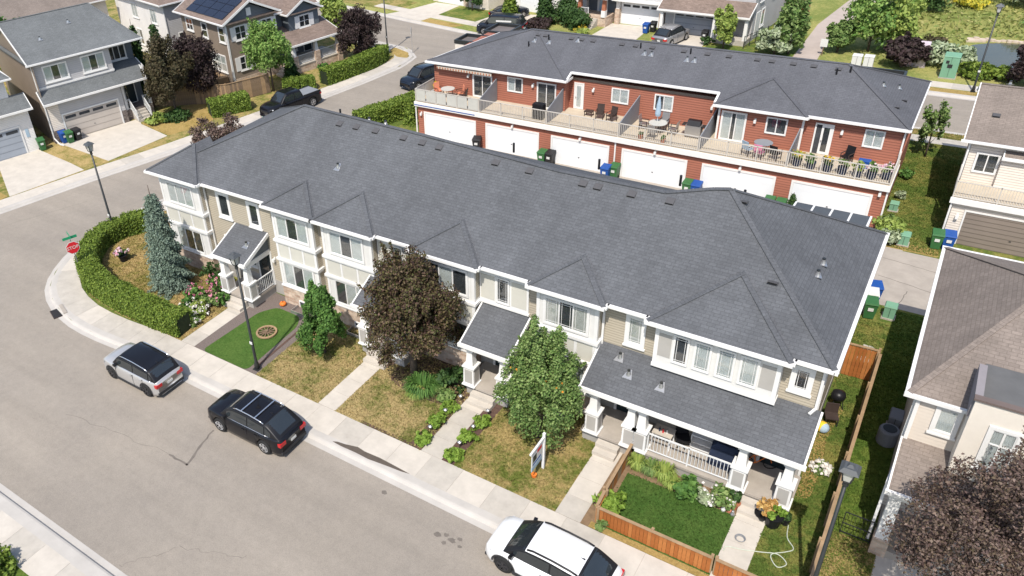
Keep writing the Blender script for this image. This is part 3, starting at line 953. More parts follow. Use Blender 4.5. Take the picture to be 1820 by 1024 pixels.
def sheet(name, pts, mat, z=.004, dens=0):
    o = struct(MB().prism(pts, -.05, z), name, mat)
    if dens:
        xs_, ys_ = [p[0] for p in pts], [p[1] for p in pts]
        n = int((max(xs_) - min(xs_)) * (max(ys_) - min(ys_)) * dens)
        px, py = RNG.uniform(min(xs_), max(xs_), n), RNG.uniform(min(ys_), max(ys_), n)
        k = inside(px, py, pts)
        px, py = px[k] + RNG.normal(size=k.sum()) * .02, py[k] + RNG.normal(size=k.sum()) * .02
        g = leafmesh('grass_blades', np.stack([px, py, np.full(len(px), z + .012) + RNG.random(len(px)) * .015], 1), .06, mat, o, np.stack([RNG.normal(size=len(px)), RNG.normal(size=len(px)), np.full(len(px), .2)], 1), 1.1)
        tag(g, kind='stuff')
    return o
DN = 420
# front lawns and walkways
Yw = 19.96
walks = [(-30.35, -29.35), (-20.78, -19.75), (-14.95, -13.9), (-8.66, -7.62), (-2.85, -1.82)]
for a, b in walks:
    s = struct(MB().box(a, b, Yw, 24.3, -.05, .008), 'walkway', 'concrete_grey')
    n = 4
    for i in range(n):
        h = (24.3 - Yw) / n
        MB().box(a + .005, b - .005, Yw + i * h + .006, Yw + (i + 1) * h - .006, -.06, .018 + random.uniform(0, .004)).build('slab', random.choice(('concrete', 'concrete', 'concrete_b')), s)
sheet('lawn', [(-43.6, 27.5), (-44.2, 25.0), (-43.2, 23.2), (-41.2, 21.3), (-38.6, 20.2), (-35.5, 19.85), (-30.4, 19.97), (-30.4, 25.6), (-37, 26), (-37, 33), (-42.3, 33)], 'lawn_corner', .002, DN)
sheet('gravel_bed', [(-29.35, 19.97), (-24.5, 19.97), (-24.2, 25.7), (-29.35, 26)], 'gravel', .003)
def roundp(pts, n=5, r=.35):
    out = []
    m = len(pts)
    for i in range(m):
        a, b, c = Vector(pts[i - 1]), Vector(pts[i]), Vector(pts[(i + 1) % m])
        p, q = b + (a - b).normalized() * min(r, (a - b).length * .45), b + (c - b).normalized() * min(r, (c - b).length * .45)
        for k in range(n + 1):
            t = k / n
            w_ = p * (1 - t) ** 2 + b * 2 * t * (1 - t) + q * t * t
            out.append((w_.x, w_.y))
    return out
sheet('artificial_turf', roundp([(-28.75, 19.98), (-25.5, 19.98), (-25.72, 24.1), (-26.2, 24.85), (-27.9, 24.9), (-28.5, 24.0)], 6, .35), 'turf', .012)
sheet('edging', [(-25.3, 20.3), (-25.18, 20.3), (-25.35, 24.3), (-25.47, 24.3)], 'mulch', .02)
sheet('lawn', [(-24.85, 19.97), (-20.78, 19.97), (-20.78, 25.7), (-25.0, 25.7)], 'lawn_dry', .006, DN)
sheet('lawn', [(-19.75, 19.97), (-14.95, 19.97), (-14.95, 25.9), (-19.75, 25.9)], 'lawn_dry', .006, DN)
sheet('mulch_bed', roundp([(-19.0, 23.1), (-17.4, 22.7), (-15.4, 22.9), (-15.2, 25.8), (-19.2, 25.8)], 4, .5), 'mulch', .01)
sheet('mulch_bed', [(-15.6, 19.97), (-14.95, 19.97), (-14.95, 24.3), (-15.55, 24.3)], 'mulch', .01)
sheet('mulch_bed', [(-13.9, 19.97), (-13.3, 19.97), (-13.25, 24.3), (-13.9, 24.3)], 'mulch', .01)
sheet('lawn', [(-13.3, 19.97), (-8.66, 19.97), (-8.66, 25.9), (-13.25, 25.9)], 'lawn_mix', .006, DN)
sheet('soil_strip', [(-7.62, 19.97), (-6.9, 19.97), (-7.0, 24.3), (-7.62, 24.3)], 'soil', .006)
sheet('soil_strip', [(-18.2, 19.97), (-15.0, 19.97), (-15.0, 20.12), (-18.2, 20.12)], 'mulch', .009)
sheet('verge', [(-7.3, 19.97), (-2.86, 19.97), (-2.86, 20.27), (-7.3, 20.27)], 'lawn_tan', .007)
sheet('lawn', [(-7.0, 20.25), (-2.85, 20.25), (-2.85, 23.35), (-7.05, 23.35)], 'turf', .008, DN)
sheet('garden_bed', [(-7.05, 23.3), (-2.85, 23.35), (-2.85, 24.25), (-7.05, 24.25)], 'soil', .012)
sheet('lawn', [(-1.82, 19.97), (.1, 19.97), (.1, 39), (-1.3, 39), (-1.3, 24.4), (-1.82, 24.4)], 'lawn_green', .004, DN)
sheet('soil_strip', roundp([(-1.25, 25.5), (-.75, 25.6), (-.7, 27.0), (-.85, 29.5), (-.6, 31.5), (-1.25, 32.5)], 4, .3), 'lawn_tan', .007)
sheet('lawn', [(.12, 19.97), (1.7, 19.97), (1.7, 40.5), (.12, 40.5)], 'turf_dark', .003, DN)
sheet('lawn', [(.12, 19.97), (1.75, 19.97), (1.75, 24.5), (.12, 24.5)], 'lawn_mix', .006, DN)
sheet('walkway', [(1.75, 19.97), (3.2, 19.97), (3.2, 24.4), (1.75, 24.4)], 'concrete', .012)
# rear lane
sheet('lane', [(-36, 39.4), (-1.2, 39.4), (-1.2, 40.7), (30, 40.7), (30, 46.8), (-.4, 46.8), (-.4, 47.0), (-2.0, 48.9), (-36, 48.9)], 'concrete_grey', .002)
for i, (a, b) in enumerate((((-1.1, 43.6), (1.5, 43.0)), ((-1.2, 45.6), (1.4, 45.2)), ((.1, 40.8), (.35, 42.6)))):
    ribbon(wob(a, b, 8, .03), .035, .006).build('crack', 'tar', bpy.data.objects['lane'])
sheet('lawn', [(-2.0, 47.0), (1.3, 47.0), (1.3, 63.1), (-2.0, 63.1)], 'lawn_green', .004, DN)
sheet('lawn', roundp([(-2.0, 46.9), (1.3, 46.9), (1.2, 47.9), (-.4, 47.7), (-1.6, 48.2)], 3, .2), 'lawn_tan', .008)
sheet('lawn', [(-10, 64.4), (10, 64.4), (10, 65.5), (-10, 65.5)], 'lawn_mix', .004, DN)
sheet('verge', [(-12, 73.98), (10, 73.95), (10, 74.95), (-12, 75.1)], 'lawn_tan', .004)
DN = 0
# left street yards
sheet('driveway', [(-63.1, 28.9), (-62.0, 32.4), (-54.7, 31.4), (-55.9, 25.6)], 'concrete', .006)
sheet('driveway', [(-61.7, 33.7), (-59.6, 40.9), (-58.3, 40.1), (-53.9, 39.3), (-54.3, 33.4)], 'concrete', .008)
sheet('lawn', [(-61.5, 32.1), (-61.4, 33.8), (-54.2, 33.45), (-54.65, 31.5)], 'lawn_corner', .009, DN)
sheet('lawn', [(-60.5, 26.0), (-56.0, 25.5), (-56.1, 24.9), (-60.8, 24.2)], 'lawn_tan', .009)
sheet('lawn', [(-58.4, 40.2), (-53.9, 39.4), (-52.7, 42.4), (-53.4, 47.5), (-57.5, 47.5)], 'lawn_tan', .009)
sheet('lawn', [(-57.5, 47.5), (-52.0, 47.0), (-49.4, 54.5), (-48.4, 63.9), (-58, 66)], 'lawn_mix', .004, DN)
sheet('verge', roundp([(-50.0, 67.4), (-47.5, 66.4), (-46.6, 64.9), (-47.9, 64.8), (-50, 66.4)], 3, .3), 'lawn_tan', .016)
# across the top street
sheet('driveway', [(-58.8, 78.15), (-53.1, 77.0), (-52.6, 79.25), (-52.3, 84.4), (-56, 84.8), (-57.5, 80.4)], 'concrete', .018)
sheet('verge', [(-52.9, 76.75), (-48.4, 75.85), (-47.3, 77.2), (-52.9, 78.3)], 'lawn_tan', .006)
sheet('lawn', [(-52.8, 79.5), (-47.0, 78.4), (-46.0, 82.9), (-51.6, 84.2)], 'lawn_green', .006, DN)
sheet('lawn', [(-75, 82), (-58.5, 79.6), (-58.2, 84), (-75, 88)], 'lawn_mix', .006, DN)
sheet('driveway', [(-47.0, 78.4), (-42.0, 75.9), (-40.5, 84), (-46.0, 83)], 'concrete', .006)
sheet('driveway', [(-32.9, 76.9), (-28.0, 76.9), (-28.2, 83.5), (-32.5, 83.5)], 'concrete', .006)
sheet('driveway', [(-26.4, 76.4), (-21.5, 76.4), (-21.6, 82), (-26.4, 82.6)], 'concrete', .006)
sheet('lawn', [(-21.3, 76.2), (-13.6, 76), (-13.2, 84), (-16.5, 99), (-19, 99), (-18.4, 82), (-21.2, 81)], 'lawn_green', .006, DN)
sheet('path', [(-13.3, 76.1), (-11.2, 76.1), (-11.5, 84), (-11.2, 90), (-10.0, 100), (-7.0, 112), (-1, 130), (-4, 130), (-9.6, 112), (-12.5, 100), (-13.5, 90), (-13.4, 84)], 'path_mat', .01)
sheet('pond', roundp([(-.6, 87.6), (.2, 84), (.9, 81.6), (2.6, 80.6), (5, 80.8), (14, 83), (16, 90), (8, 90.5), (3.4, 89.6), (1.3, 89.2)], 4, .8), 'pond_water', .012)
tag(bpy.data.objects['pond'], kind='structure')
# ------------------------------------------------------------------ the grey roofed front townhouse row
T = thing('townhouse_row', 'long two storey white and beige townhouse row with dark grey hip roof', 'townhouse', (-19, 31, 0), world=True)
ZE, PM, Y0, Y1 = 6.25, .593, 25.6, 36.4
zm = lambda y: ZE + PM * (min(y, 62 - y) - Y0)
MB().box(-36.6, -1.4, 26.05, 36.0, .9, 6.1).build('wall', 'siding_beige', T)
MB().box(-36.62, -1.38, 26.03, 36.02, -.1, .9).build('foundation', 'foundation', T)
MB().box(-36.7, -1.3, 25.98, 26.05, 5.86, 6.1).build('frieze_board', 'white', T)
m = MB()
A, B, C, D = (-36.9, Y0, ZE), (-1.08, Y0, ZE), (-1.08, Y1, ZE), (-36.9, Y1, ZE)
VENTS = [(-26.6, 30.43), (-25.46, 30.44), (-24.19, 30.45), (-22.38, 30.4), (-21.21, 30.35), (-20.17, 30.3), (-16.92, 30.15), (-15.13, 30.1), (-12.49, 30.05), (-11.8, 30.05), (-10.28, 30.05), (-8.66, 30.1)]
RIDGE = [(-29.6, 31.04), (-21.5, 30.75), (-13.8, 30.38), (-9.0, 30.42), (-7.2, 30.98), (-6.6, 31.1)]
RV = [(x, y, ZE + PM * (y - Y0)) for x, y in RIDGE]
n = len(RV)
lo = [(q[0], q[1], q[2] - .14) for q in (A, B, C, D)]
rear = [(x, Y1, ZE) for x, y in RIDGE[1:-1]]
vs = [A, B, C, D] + RV + lo + rear
k0, kl, kr = 4, 4 + n, 8 + n
fs = [(0, 1) + tuple(range(k0 + n - 1, k0 - 1, -1)), (1, 2, k0 + n - 1), (3, 0, k0), (1, 0, kl, kl + 1), (2, 1, kl + 1, kl + 2), (3, 2, kl + 2, kl + 3), (0, 3, kl + 3, kl), (kl, kl + 3, kl + 2, kl + 1)]
rb = [3] + list(range(kr, kr + n - 2)) + [2]
fs += [(rb[i + 1], rb[i], k0 + i, k0 + i + 1) for i in range(n - 1)]
roof = m.add(vs, fs).build('roof', 'shingle_dark', T)
for a, b in list(zip(RV, RV[1:])) + [(RV[0], A), (RV[0], D), (RV[-1], B), (RV[-1], C)]:
    MB().bar((a[0], a[1], a[2] + .004), (b[0], b[1], b[2] + .004), .22, .03).build('ridge_cap', 'shingle_dark', roof)
BAYS = [(-37.46, -33.2), (-28.15, -24.75), (-24.72, -20.97), (-18.8, -15.2), (-12.7, -9.35), (-7.58, -2.4)]
g = MB()
gz = ZE - .07
xs = -33.2
for (a, b), nx in zip(BAYS, [q[0] for q in BAYS[1:]] + [-1.0]):
    if nx - b > .1:
        g.box(b + .06, nx - .06, Y0 - .13, Y0 + .0, gz - .06, gz + .06)
g.box(-1.08, -.95, Y0 - .13, Y1 + .1, gz - .06, gz + .061)
for i in range(len(g.v) // 8):
    MB().add(g.v[i * 8:i * 8 + 8], g.f[:6]).build('gutter', 'white', roof)
for a, b in BAYS:
    d = (b - a) / 2
    pb, yf = .575, 25.27
    z1 = ZE + pb * d
    r = MB().add([(a, yf, ZE), (b, yf, ZE), ((a + b) / 2, yf + d, z1), ((a + b) / 2, yf + d + 1.3, z1), (a, yf + 2.4, ZE), (b, yf + 2.4, ZE), (a, yf, ZE - .13), (b, yf, ZE - .13), (a, yf + .9, ZE - .13), (b, yf + .9, ZE - .13)], [(0, 1, 2), (1, 5, 3, 2), (4, 0, 2, 3), (1, 0, 6, 7), (5, 1, 7, 9), (0, 4, 8, 6), (6, 8, 9, 7)]).build('bay_roof', 'shingle_dark', T)
    k = MB()
    for q in ((a, yf, ZE), (b, yf, ZE)):
        k.bar((q[0], q[1], q[2] + .004), ((a + b) / 2, yf + d, z1 + .004), .2, .03)
    k.build('ridge_cap', 'shingle_dark', r)
    MB().box(a - .07, b + .07, yf - .13, yf + .0, gz - .06, gz + .06).box(a - .13, a, yf, yf + .34, gz - .06, gz + .06).box(b, b + .13, yf, yf + .34, gz - .06, gz + .06).build('gutter', 'white', r)
BF = FRONT(25.6)
MF = FRONT(26.05)
def bay(a, b, zb, bands=True, n=3, base=True):
    """box bay of white boards with inset panels"""
    w_ = MB().box(a, b, 25.6, 26.2, zb, 6.1).build('bay', 'vinyl', T)
    t = MB()
    for x0, x1, xa_, xb_ in ((a - .015, a + .14, a - .015, a), (b - .14, b + .015, b, b + .015)):
        MB().box(x0, x1, 25.57, 25.6, zb, 6.1).box(xa_, xb_, 25.6, 26.04, zb, 6.1).build('corner_board', 'white', w_)
    if bands:
        for z in (2.92, 4.08):
            t.box(a - .1, b + .1, 25.48, 26.04, z - .07, z + .07)
            t.box(a - .05, b + .05, 25.53, 26.04, z - .15, z - .07)
        for i in range(n + 1):
            x = a + (b - a) * i / n
            t.box(max(a, x - .06), min(b, x + .06), 25.575, 25.6, 3.0, 3.94)
    if bands:
        t.build('trim', 'white', w_)
    if bands:
        for i in range(n):
            MB().box(a + (b - a) * i / n + .08, a + (b - a) * (i + 1) / n - .08, 25.585, 25.6, 3.02, 3.9).build('panel', 'panel_grey', w_)
        MB().box(b + .015, b + .022, 25.66, 26.0, 3.05, 3.88).build('panel', 'siding_beige', w_)
        MB().box(b + .015, b + .022, 25.7, 26.0, 4.3, 5.8).build('panel', 'siding_beige', w_)
        MB().box(b + .015, b + .022, 25.7, 26.0, 1.4, 2.7).build('panel', 'siding_beige', w_)
    if base:
        MB().box(a - .02, b + .02, 25.56, 26.04, -.1, 1.16).build('stone_base', 'stone', w_)
        MB().box(a - .06, b + .06, 25.5, 26.04, 1.16, 1.24).build('stone_cap', 'white', w_)
    return w_
b1 = bay(-36.85, -33.5, 1.24)
b2 = bay(-27.85, -25.05, 1.24)
b3 = bay(-24.42, -21.27, 1.24)
b4 = bay(-18.5, -15.5, 1.24)
b5 = bay(-12.4, -9.65, 1.24)
b6 = bay(-7.28, -2.7, 4.1, False, base=False)
MB().box(-7.32, -2.66, 25.54, 26.04, 3.95, 4.1).build('trim', 'white', b6)
for bb, x0, x1, ku, kl in ((b1, -36.2, -34.15, 'ccc', 'cdd'), (b2, -27.55, -25.45, 'cdc', 'cdc'), (b3, -23.9, -21.85, 'cdc', 'dcc'), (b4, -18.1, -15.9, 'dcd', 'ccd')):
    window(bb, BF, x0, x1, 4.42, 5.66, ku, .09, False)
    window(bb, BF, x0, x1, 1.36, 2.74, kl, .09, False)
window(b5, BF, -12.0, -10.1, 4.4, 5.68, 'bdb', .09, False, True)
window(b5, BF, -12.0, -10.1, 1.36, 2.74, 'cdc', .09, False)
for i, (x0, x1, kk) in enumerate(((-6.52, -6.0, 'd'), (-5.72, -5.16, 'c'), (-4.87, -4.3, 'c'), (-4.04, -3.45, 'c'))):
    window(b6, BF, x0, x1, 4.45, 5.7, kk, .05, False, True)
for x0, x1 in ((-7.16, -6.64), (-3.34, -2.8)):
    MB().box(x0, x1, 25.585, 25.6, 4.52, 5.62).build('panel', 'panel_dark', b6)
# windows of the wall between the bays
window(T, MF, -32.42, -31.7, 4.25, 5.55, 'd', .17, True)
window(T, MF, -30.02, -29.4, 4.25, 5.5, 'd', .17, True)
window(T, MF, -32.4, -31.7, 1.4, 2.75, 'c', .15, True)
window(T, MF, -8.5, -7.95, 4.38, 5.6, 'b', .15, True, True)
window(T, MF, -2.25, -1.8, 4.68, 5.55, 'd', .16, True, True)
for xa, xb, w0, w1 in ((-21.2, -18.9, -20.28, -19.72), (-15.45, -13.0, -14.55, -13.98)):
    p = MB().box(xa, xb, 25.99, 26.05, 4.16, 5.86).box(xa - .04, xb + .04, 25.94, 26.05, 4.06, 4.16).build('panel_surround', 'white', T)
    MB().box(xa + .06, w0 - .14, 25.978, 25.99, 4.32, 5.6).build('panel', 'panel_grey', p)
    MB().box(w1 + .14, xb - .1, 25.978, 25.99, 4.32, 5.6).build('panel', 'panel_grey', p)
    window(T, FRONT(25.99), w0, w1, 4.35, 5.6, 'd', .06, False, True)
for x in (-33.42, -9.55):
    downspout(T, [(x, 25.6, 6.1), (x, 25.95, 5.9), (x, 25.95, 3.1 if x > -20 else .3), (x + .25, 25.8, 2.95 if x > -20 else .15)])
downspout(T, [(-1.36, 25.6, 6.1), (-1.36, 25.98, 5.95), (-1.36, 25.98, 4.05), (-1.5, 25.7, 3.95)])
downspout(T, [(-.98, 25.7, 6.1), (-1.33, 26.25, 5.9), (-1.33, 26.25, .2)])
# entrance porches with lean-to roofs
def porch(x0, x1, cols, steps, yf=24.0, zt=3.98, ze=3.02, beam=True, door=None, floor=.58, rail=()):
    sl = (zt - ze) / (26.05 - yf)
    v = [(x0, yf, ze), (x1, yf, ze), (x1, 26.04, zt), (x0, 26.04, zt)]
    lo_ = [(q[0], q[1], q[2] - .1) for q in v]
    r = MB().add(v + lo_, [(0, 1, 2, 3), (7, 6, 5, 4), (0, 4, 5, 1), (1, 5, 6, 2), (2, 6, 7, 3), (3, 7, 4, 0)]).build('porch_roof', 'shingle_dark', T)
    f = MB().box(x0 - .08, x1 + .08, yf - .12, yf, ze - .17, ze - .0)
    for x in (x0, x1):
        f.bar((x, yf, ze - .07), (x, 26.03, zt - .07), .07, .2)
    f.build('gutter', 'white', r)
    k = MB().box(x0 + .12, x1 - .12, yf + .2, yf + .42, 2.62, 2.9)
    for x in (x0 + .22, x1 - .22):
        k.box(x - .1, x + .1, yf + .42, 26.04, 2.62, 2.9)
    k.build('beam', 'white', r)
    for x in (x0 + .22, x1 - .22):
        MB().add([(x - .04, yf + .3, 2.9), (x + .04, yf + .3, 2.9), (x + .04, 26.03, 2.9), (x - .04, 26.03, 2.9), (x - .04, 26.03, zt - .12), (x + .04, 26.03, zt - .12)], [(0, 1, 2, 3), (0, 3, 4), (1, 5, 2), (3, 2, 5, 4), (0, 4, 5, 1)]).build('gable_panel', 'siding_slate', r)
    fl = MB().box(x0 + .1, x1 - .1, yf + .12, 26.02, floor - .12, floor).build('porch_floor', 'concrete_grey', T)
    MB().box(x0 + .16, x1 - .16, yf + .2, 26.0, -.1, floor - .12).build('porch_base', 'foundation', fl)
    for c in cols:
        pillar(T, c, yf + .34, floor + .06, 1.62, 2.62)
    for i, sx in enumerate(steps):
        for j in range(2):
            MB().box(sx[0], sx[1], yf + .14 - .32 * (j + 1), yf + .14 - .32 * j, -.1, floor - .19 * (j + 1)).build('step', 'concrete', fl)
    for a, b in rail:
        railing(T, (a, yf + .3), (b, yf + .3), floor, floor + .98, .13, 'rail_white')
    return fl
porch(-31.35, -28.85, (-30.95, -29.15), ((-30.7, -29.4),), yf=23.95)
railing(T, (-28.98, 24.55), (-28.98, 25.95), .58, 1.56, .13, 'rail_white')
porch(-21.5, -18.6, (-21.1, -19.1), ((-20.8, -19.5),))
porch(-15.35, -12.9, (-15.0, -13.3), ((-14.8, -13.6),))
porch(-9.6, -1.12, (-9.05, -7.45, -7.0, -3.15, -1.55), ((-8.7, -7.75), (-2.85, -1.85)), yf=24.02, rail=((-6.7, -3.45),))
def entry(x, w_=.95, mat='door_dark', side=True):
    f = MB().box(x - w_ / 2 - .12, x - w_ / 2, 25.98, 26.05, .58, 2.75).box(x + w_ / 2, x + w_ / 2 + .12, 25.98, 26.05, .58, 2.75).box(x - w_ / 2, x + w_ / 2, 25.98, 26.05, 2.63, 2.75)
    d = f.build('door', 'white', T)
    MB().box(x - w_ / 2, x + w_ / 2, 26.0, 26.05, .6, 2.63).build('door_leaf', mat, d)
    MB().box(x - .26, x + .26, 25.99, 26.0, 1.4, 2.45).build('pane', 'glass', d)
    MB().box(x + w_ / 2 - .12, x + w_ / 2 - .06, 25.94, 26.0, 1.5, 1.56).build('handle', 'steel', d)
    wall_light(T, MF, x + w_ / 2 + .35, 2.35)
for x in (-29.5, -20.2, -14.2, -8.2, -2.3):
    entry(x)
window(T, MF, -6.4, -4.9, 1.35, 2.6, 'dcd', .1)
window(T, MF, -30.85, -30.25, 1.4, 2.6, 'd', .08)
for x in (-26.3, -22.4, -11.2):
    wl = MB().box(x - .45, x + .45, 25.5, 25.56, .12, .5).build('basement_window', 'white', T)
    MB().box(x - .38, x + .38, 25.49, 25.5, .17, .45).build('pane', 'interior', wl)
    MB().box(x - .6, x - .56, 24.95, 25.5, -.1, .18).box(x + .56, x + .6, 24.95, 25.5, -.1, .18).box(x - .6, x + .6, 24.9, 24.95, -.1, .18).build('window_well', 'steel', wl)
# roof furniture of the front row
for x, y, kd in ((-25.1, 28.2, 'plumb'), (-2.7, 30.9, 'plumbE'), (-2.7, 29.93, 'plumbE'), (-3.9, 27.95, 'turtleE'), (-6.0, 30.9, 'turtleE')):
    if kd.endswith('E'):
        z = ZE + PM * (-1.08 - x)
        z = min(z, zm(y))
        vent(roof, x, y, z, 0.0, kd[:-1])
    else:
        vent(roof, x, y, zm(y), PM, kd)
for x, y in VENTS:
    vent(roof, x, y, zm(y), PM, 'turtle')
for x, y, kd in ((-27.4, 31.5, 'pipe'), (-16.6, 31.3, 'pipe'), (-12.2, 31.0, 'pipe'), (-8.6, 31.0, 'pipe'), (-6.2, 31.9, 'pipe'), (-25.5, 31.6, 'plumb'), (-24.4, 31.6, 'plumb')):
    vent(roof, x, y, zm(y) - .1, -PM, kd)
for x, y in ((-19.8, 25.1), (-29.6, 25.0), (-8.6, 25.6), (-8.0, 25.05), (-6.65, 25.0)):
    vent(T, x, y, 3.02 + (y - 24.0) * .47, .47, 'plumb')
# rear: garages, decks, screens and a patio cover
MB().box(-36.4, -1.5, 36.02, 39.3, -.1, 2.6).build('garage_block', 'siding_beige', T)
MB().box(-36.5, -1.4, 36.02, 39.4, 2.6, 2.85).build('deck', 'wood_deck', T)
for x in (-30.6, -24.9, -19.1, -13.4, -7.6):
    privacy(T, x, 36.4, 39.3, 2.85, 1.9, 1.5)
cv = MB()
for x in (-5.3, -4.47, -3.64, -2.81, -1.98):
    cv.bar((x, 36.3, 5.45), (x, 40.0, 5.05), .09, .14)
for x in (-5.3, -1.98):
    cv.box(x - .05, x + .05, 39.2, 39.3, 2.85, 5.1)
cv = cv.build('patio_cover', 'white', T)
for i in range(4):
    x = -5.3 + .83 * i
    MB().add([(x + .05, 36.35, 5.49), (x + .78, 36.35, 5.49), (x + .78, 40.0, 5.09), (x + .05, 40.0, 5.09), (x + .05, 36.35, 5.47), (x + .78, 36.35, 5.47), (x + .78, 40.0, 5.07), (x + .05, 40.0, 5.07)], [(0, 1, 2, 3), (7, 6, 5, 4), (0, 4, 5, 1), (1, 5, 6, 2), (2, 6, 7, 3), (3, 7, 4, 0)]).build('cover_panel', 'screen_slate', cv)
lt = MB()
for i in range(7):
    lt.bar((-15.4 + i * .28, 39.2, 2.85), (-15.4 + i * .28, 39.2, 4.1), .05)
lt.bar((-15.5, 39.2, 4.1), (-13.6, 39.2, 4.1), .06).bar((-15.5, 39.2, 3.5), (-13.6, 39.2, 3.5), .05)
lt.build('trellis', 'white', T)

# ------------------------------------------------------------------ the red townhouse row behind
R = thing('townhouse_row', 'red sided townhouse row with white garage doors below a long deck', 'townhouse', (-18, 54, 0), world=True)
MB().box(-34.4, -2.0, 48.85, 60, .0, 2.5).build('garage_wall', 'siding_red', R)
dk = MB().box(-34.55, -1.9, 48.72, 52.6, 2.52, 2.85).build('deck', 'wood_deck', R)
MB().box(-34.58, -1.87, 48.62, 48.72, 2.5, 2.84).box(-1.9, -1.86, 48.72, 52, 2.5, 2.84).box(-34.6, -34.55, 48.72, 52, 2.5, 2.84).build('fascia', 'white', dk)
MB().box(-34.55, -29.1, 48.6, 48.62, 2.6, 2.66).build('led_strip', 'bin_blue', dk)
UP = [(-34.4, -23.25, 51.55, 5.2), (-23.25, -12.35, 52.4, 5.2), (-12.35, -7.35, 51.25, 5.2), (-7.35, -2.05, 51.55, 5.2)]
for a, b, y, z in UP:
    MB().box(a, b, y, 60, 2.86, z).build('upper_wall', 'siding_red', R)
    MB().box(a, b, y - .03, y, z - .18, z).build('frieze_board', 'siding_brown', R)
    for x in (a, b):
        MB().box(x - .06, x + .06, y - .02, y + .06, 2.86, z - .18).build('corner_board', 'white' if a < -10 and b < -5 and a > -13 else 'siding_red', R)
YE, YB, ZR = 51.2, 60.1, 5.33
pr_ = .44
ym = (YE + YB) / 2
zr_ = ZR + pr_ * (ym - YE)
zred = lambda y: ZR + pr_ * (min(y, YE + YB - y) - YE)
A, B, C, D = (-34.9, YE, ZR), (-1.78, YE, ZR), (-1.78, YB, ZR), (-33.2, YB, ZR)
E_, F_ = (-28.0, ym, zr_), (-6.1, ym, zr_)
# front eave steps back over the middle units
M1, M2 = (-23.0, YE, ZR), (-12.7, YE, ZR)
N1, N2 = (-23.0, 52.07, zred(52.07)), (-12.7, 52.07, zred(52.07))
lo = lambda q: (q[0], q[1], q[2] - .13)
vs = [A, M1, N1, N2, M2, B, C, D, E_, F_]
vs += [lo(q) for q in (A, M1, N1, N2, M2, B, C, D)]
fs = [(0, 1, 2, 3, 4, 5, 9, 8), (6, 7, 8, 9), (5, 6, 9), (7, 0, 8)] + [(i + 1 if i < 7 else 0, i, i + 10, (i + 1 if i < 7 else 0) + 10) for i in range(8)]
fs.append(tuple(range(10, 18))[::-1])
rr = MB().add(vs, fs).build('roof', 'shingle_red_roof', R)
k = MB()
for a, b in ((E_, F_), (E_, A), (E_, D), (F_, B), (F_, C)):
    k.bar((a[0], a[1], a[2] + .01), (b[0], b[1], b[2] + .01), .22, .04)
k.build('ridge_cap', 'shingle_red_roof', rr)
g = MB()
for p, q in ((A, M1), (M1, N1), (N1, N2), (N2, M2), (M2, B), (B, C), (A, D)):
    g.bar((p[0], p[1] - .05, p[2] - .07), (q[0], q[1] - .05, q[2] - .07), .13, .15)
g.build('gutter', 'white', rr)
for a, b, yf, hl in ((-34.95, -23.02, 51.12, 0), (-12.65, -7.15, 50.85, 1)):
    d = min((b - a) / 2, 4.2)
    pb = .43
    z1 = ZR + pb * d
    if hl:
        ap = [((a + b) / 2, yf + d, z1), ((a + b) / 2, yf + d + 2, z1)]
        v = [(a, yf, ZR), (b, yf, ZR), ap[0], ap[1], (a, yf + 3, ZR), (b, yf + 3, ZR), (a, yf, ZR - .12), (b, yf, ZR - .12), (a, yf + 1.5, ZR - .12), (b, yf + 1.5, ZR - .12)]
        f = [(0, 1, 2), (1, 5, 3, 2), (4, 0, 2, 3), (1, 0, 6, 7), (5, 1, 7, 9), (0, 4, 8, 6), (6, 8, 9, 7)]
        hips = [((a, yf, ZR), ap[0]), ((b, yf, ZR), ap[0])]
    else:
        ap = [(b - d, yf + d, z1), (a + 7, yf + d, z1)]
        v = [(a, yf, ZR), (b, yf, ZR), ap[0], ap[1], (b, yf + 4.5, ZR), (b, yf, ZR - .12), (a, yf, ZR - .12)]
        f = [(0, 1, 2, 3), (1, 4, 2), (1, 0, 6, 5)]
        hips = [((b, yf, ZR), ap[0])]
    q = MB().add(v, f).build('bay_roof', 'shingle_red_roof', R)
    k = MB()
    for s, e in hips:
        k.bar((s[0], s[1], s[2] + .012), (e[0], e[1], e[2] + .012), .2, .04)
    k.build('ridge_cap', 'shingle_red_roof', q)
    MB().box(a - .05, b + .08, yf - .12, yf, ZR - .15, ZR).box(b, b + .12, yf, yf + (.9 if hl else 1.0), ZR - .15, ZR - .002).build('gutter', 'white', q)
GF = FRONT(48.85)
for a, b in ((-33.7, -29.25), (-28.15, -24.0), (-22.8, -18.7), (-17.55, -13.4), (-12.2, -8.0), (-6.85, -2.75)):
    garage_door(R, GF, a, b, 0.0, 1.95, trim=.13)
for x in (-34.05, -26.0, -20.7, -15.4, -10.0, -2.3):
    wall_light(R, GF, x, 2.25 if x > -34 else 1.9)
railing(R, (-28.8, 48.8), (-23.4, 48.8), 2.85, 3.85, .125)
railing(R, (-23.3, 48.8), (-18.05, 48.8), 2.85, 3.85, .125)
railing(R, (-17.95, 48.8), (-12.75, 48.8), 2.85, 3.85, .125)
railing(R, (-12.65, 48.8), (-7.5, 48.8), 2.85, 3.85, .125)
railing(R, (-7.4, 48.8), (-1.95, 48.8), 2.85, 3.85, .125)
railing(R, (-1.95, 48.85), (-1.95, 51.5), 2.85, 3.85, .125)
gr = MB()
for i in range(4):
    x = -34.5 + 5.65 * i / 3
    gr.box(x - .03, x + .03, 48.77, 48.83, 2.85, 3.87)
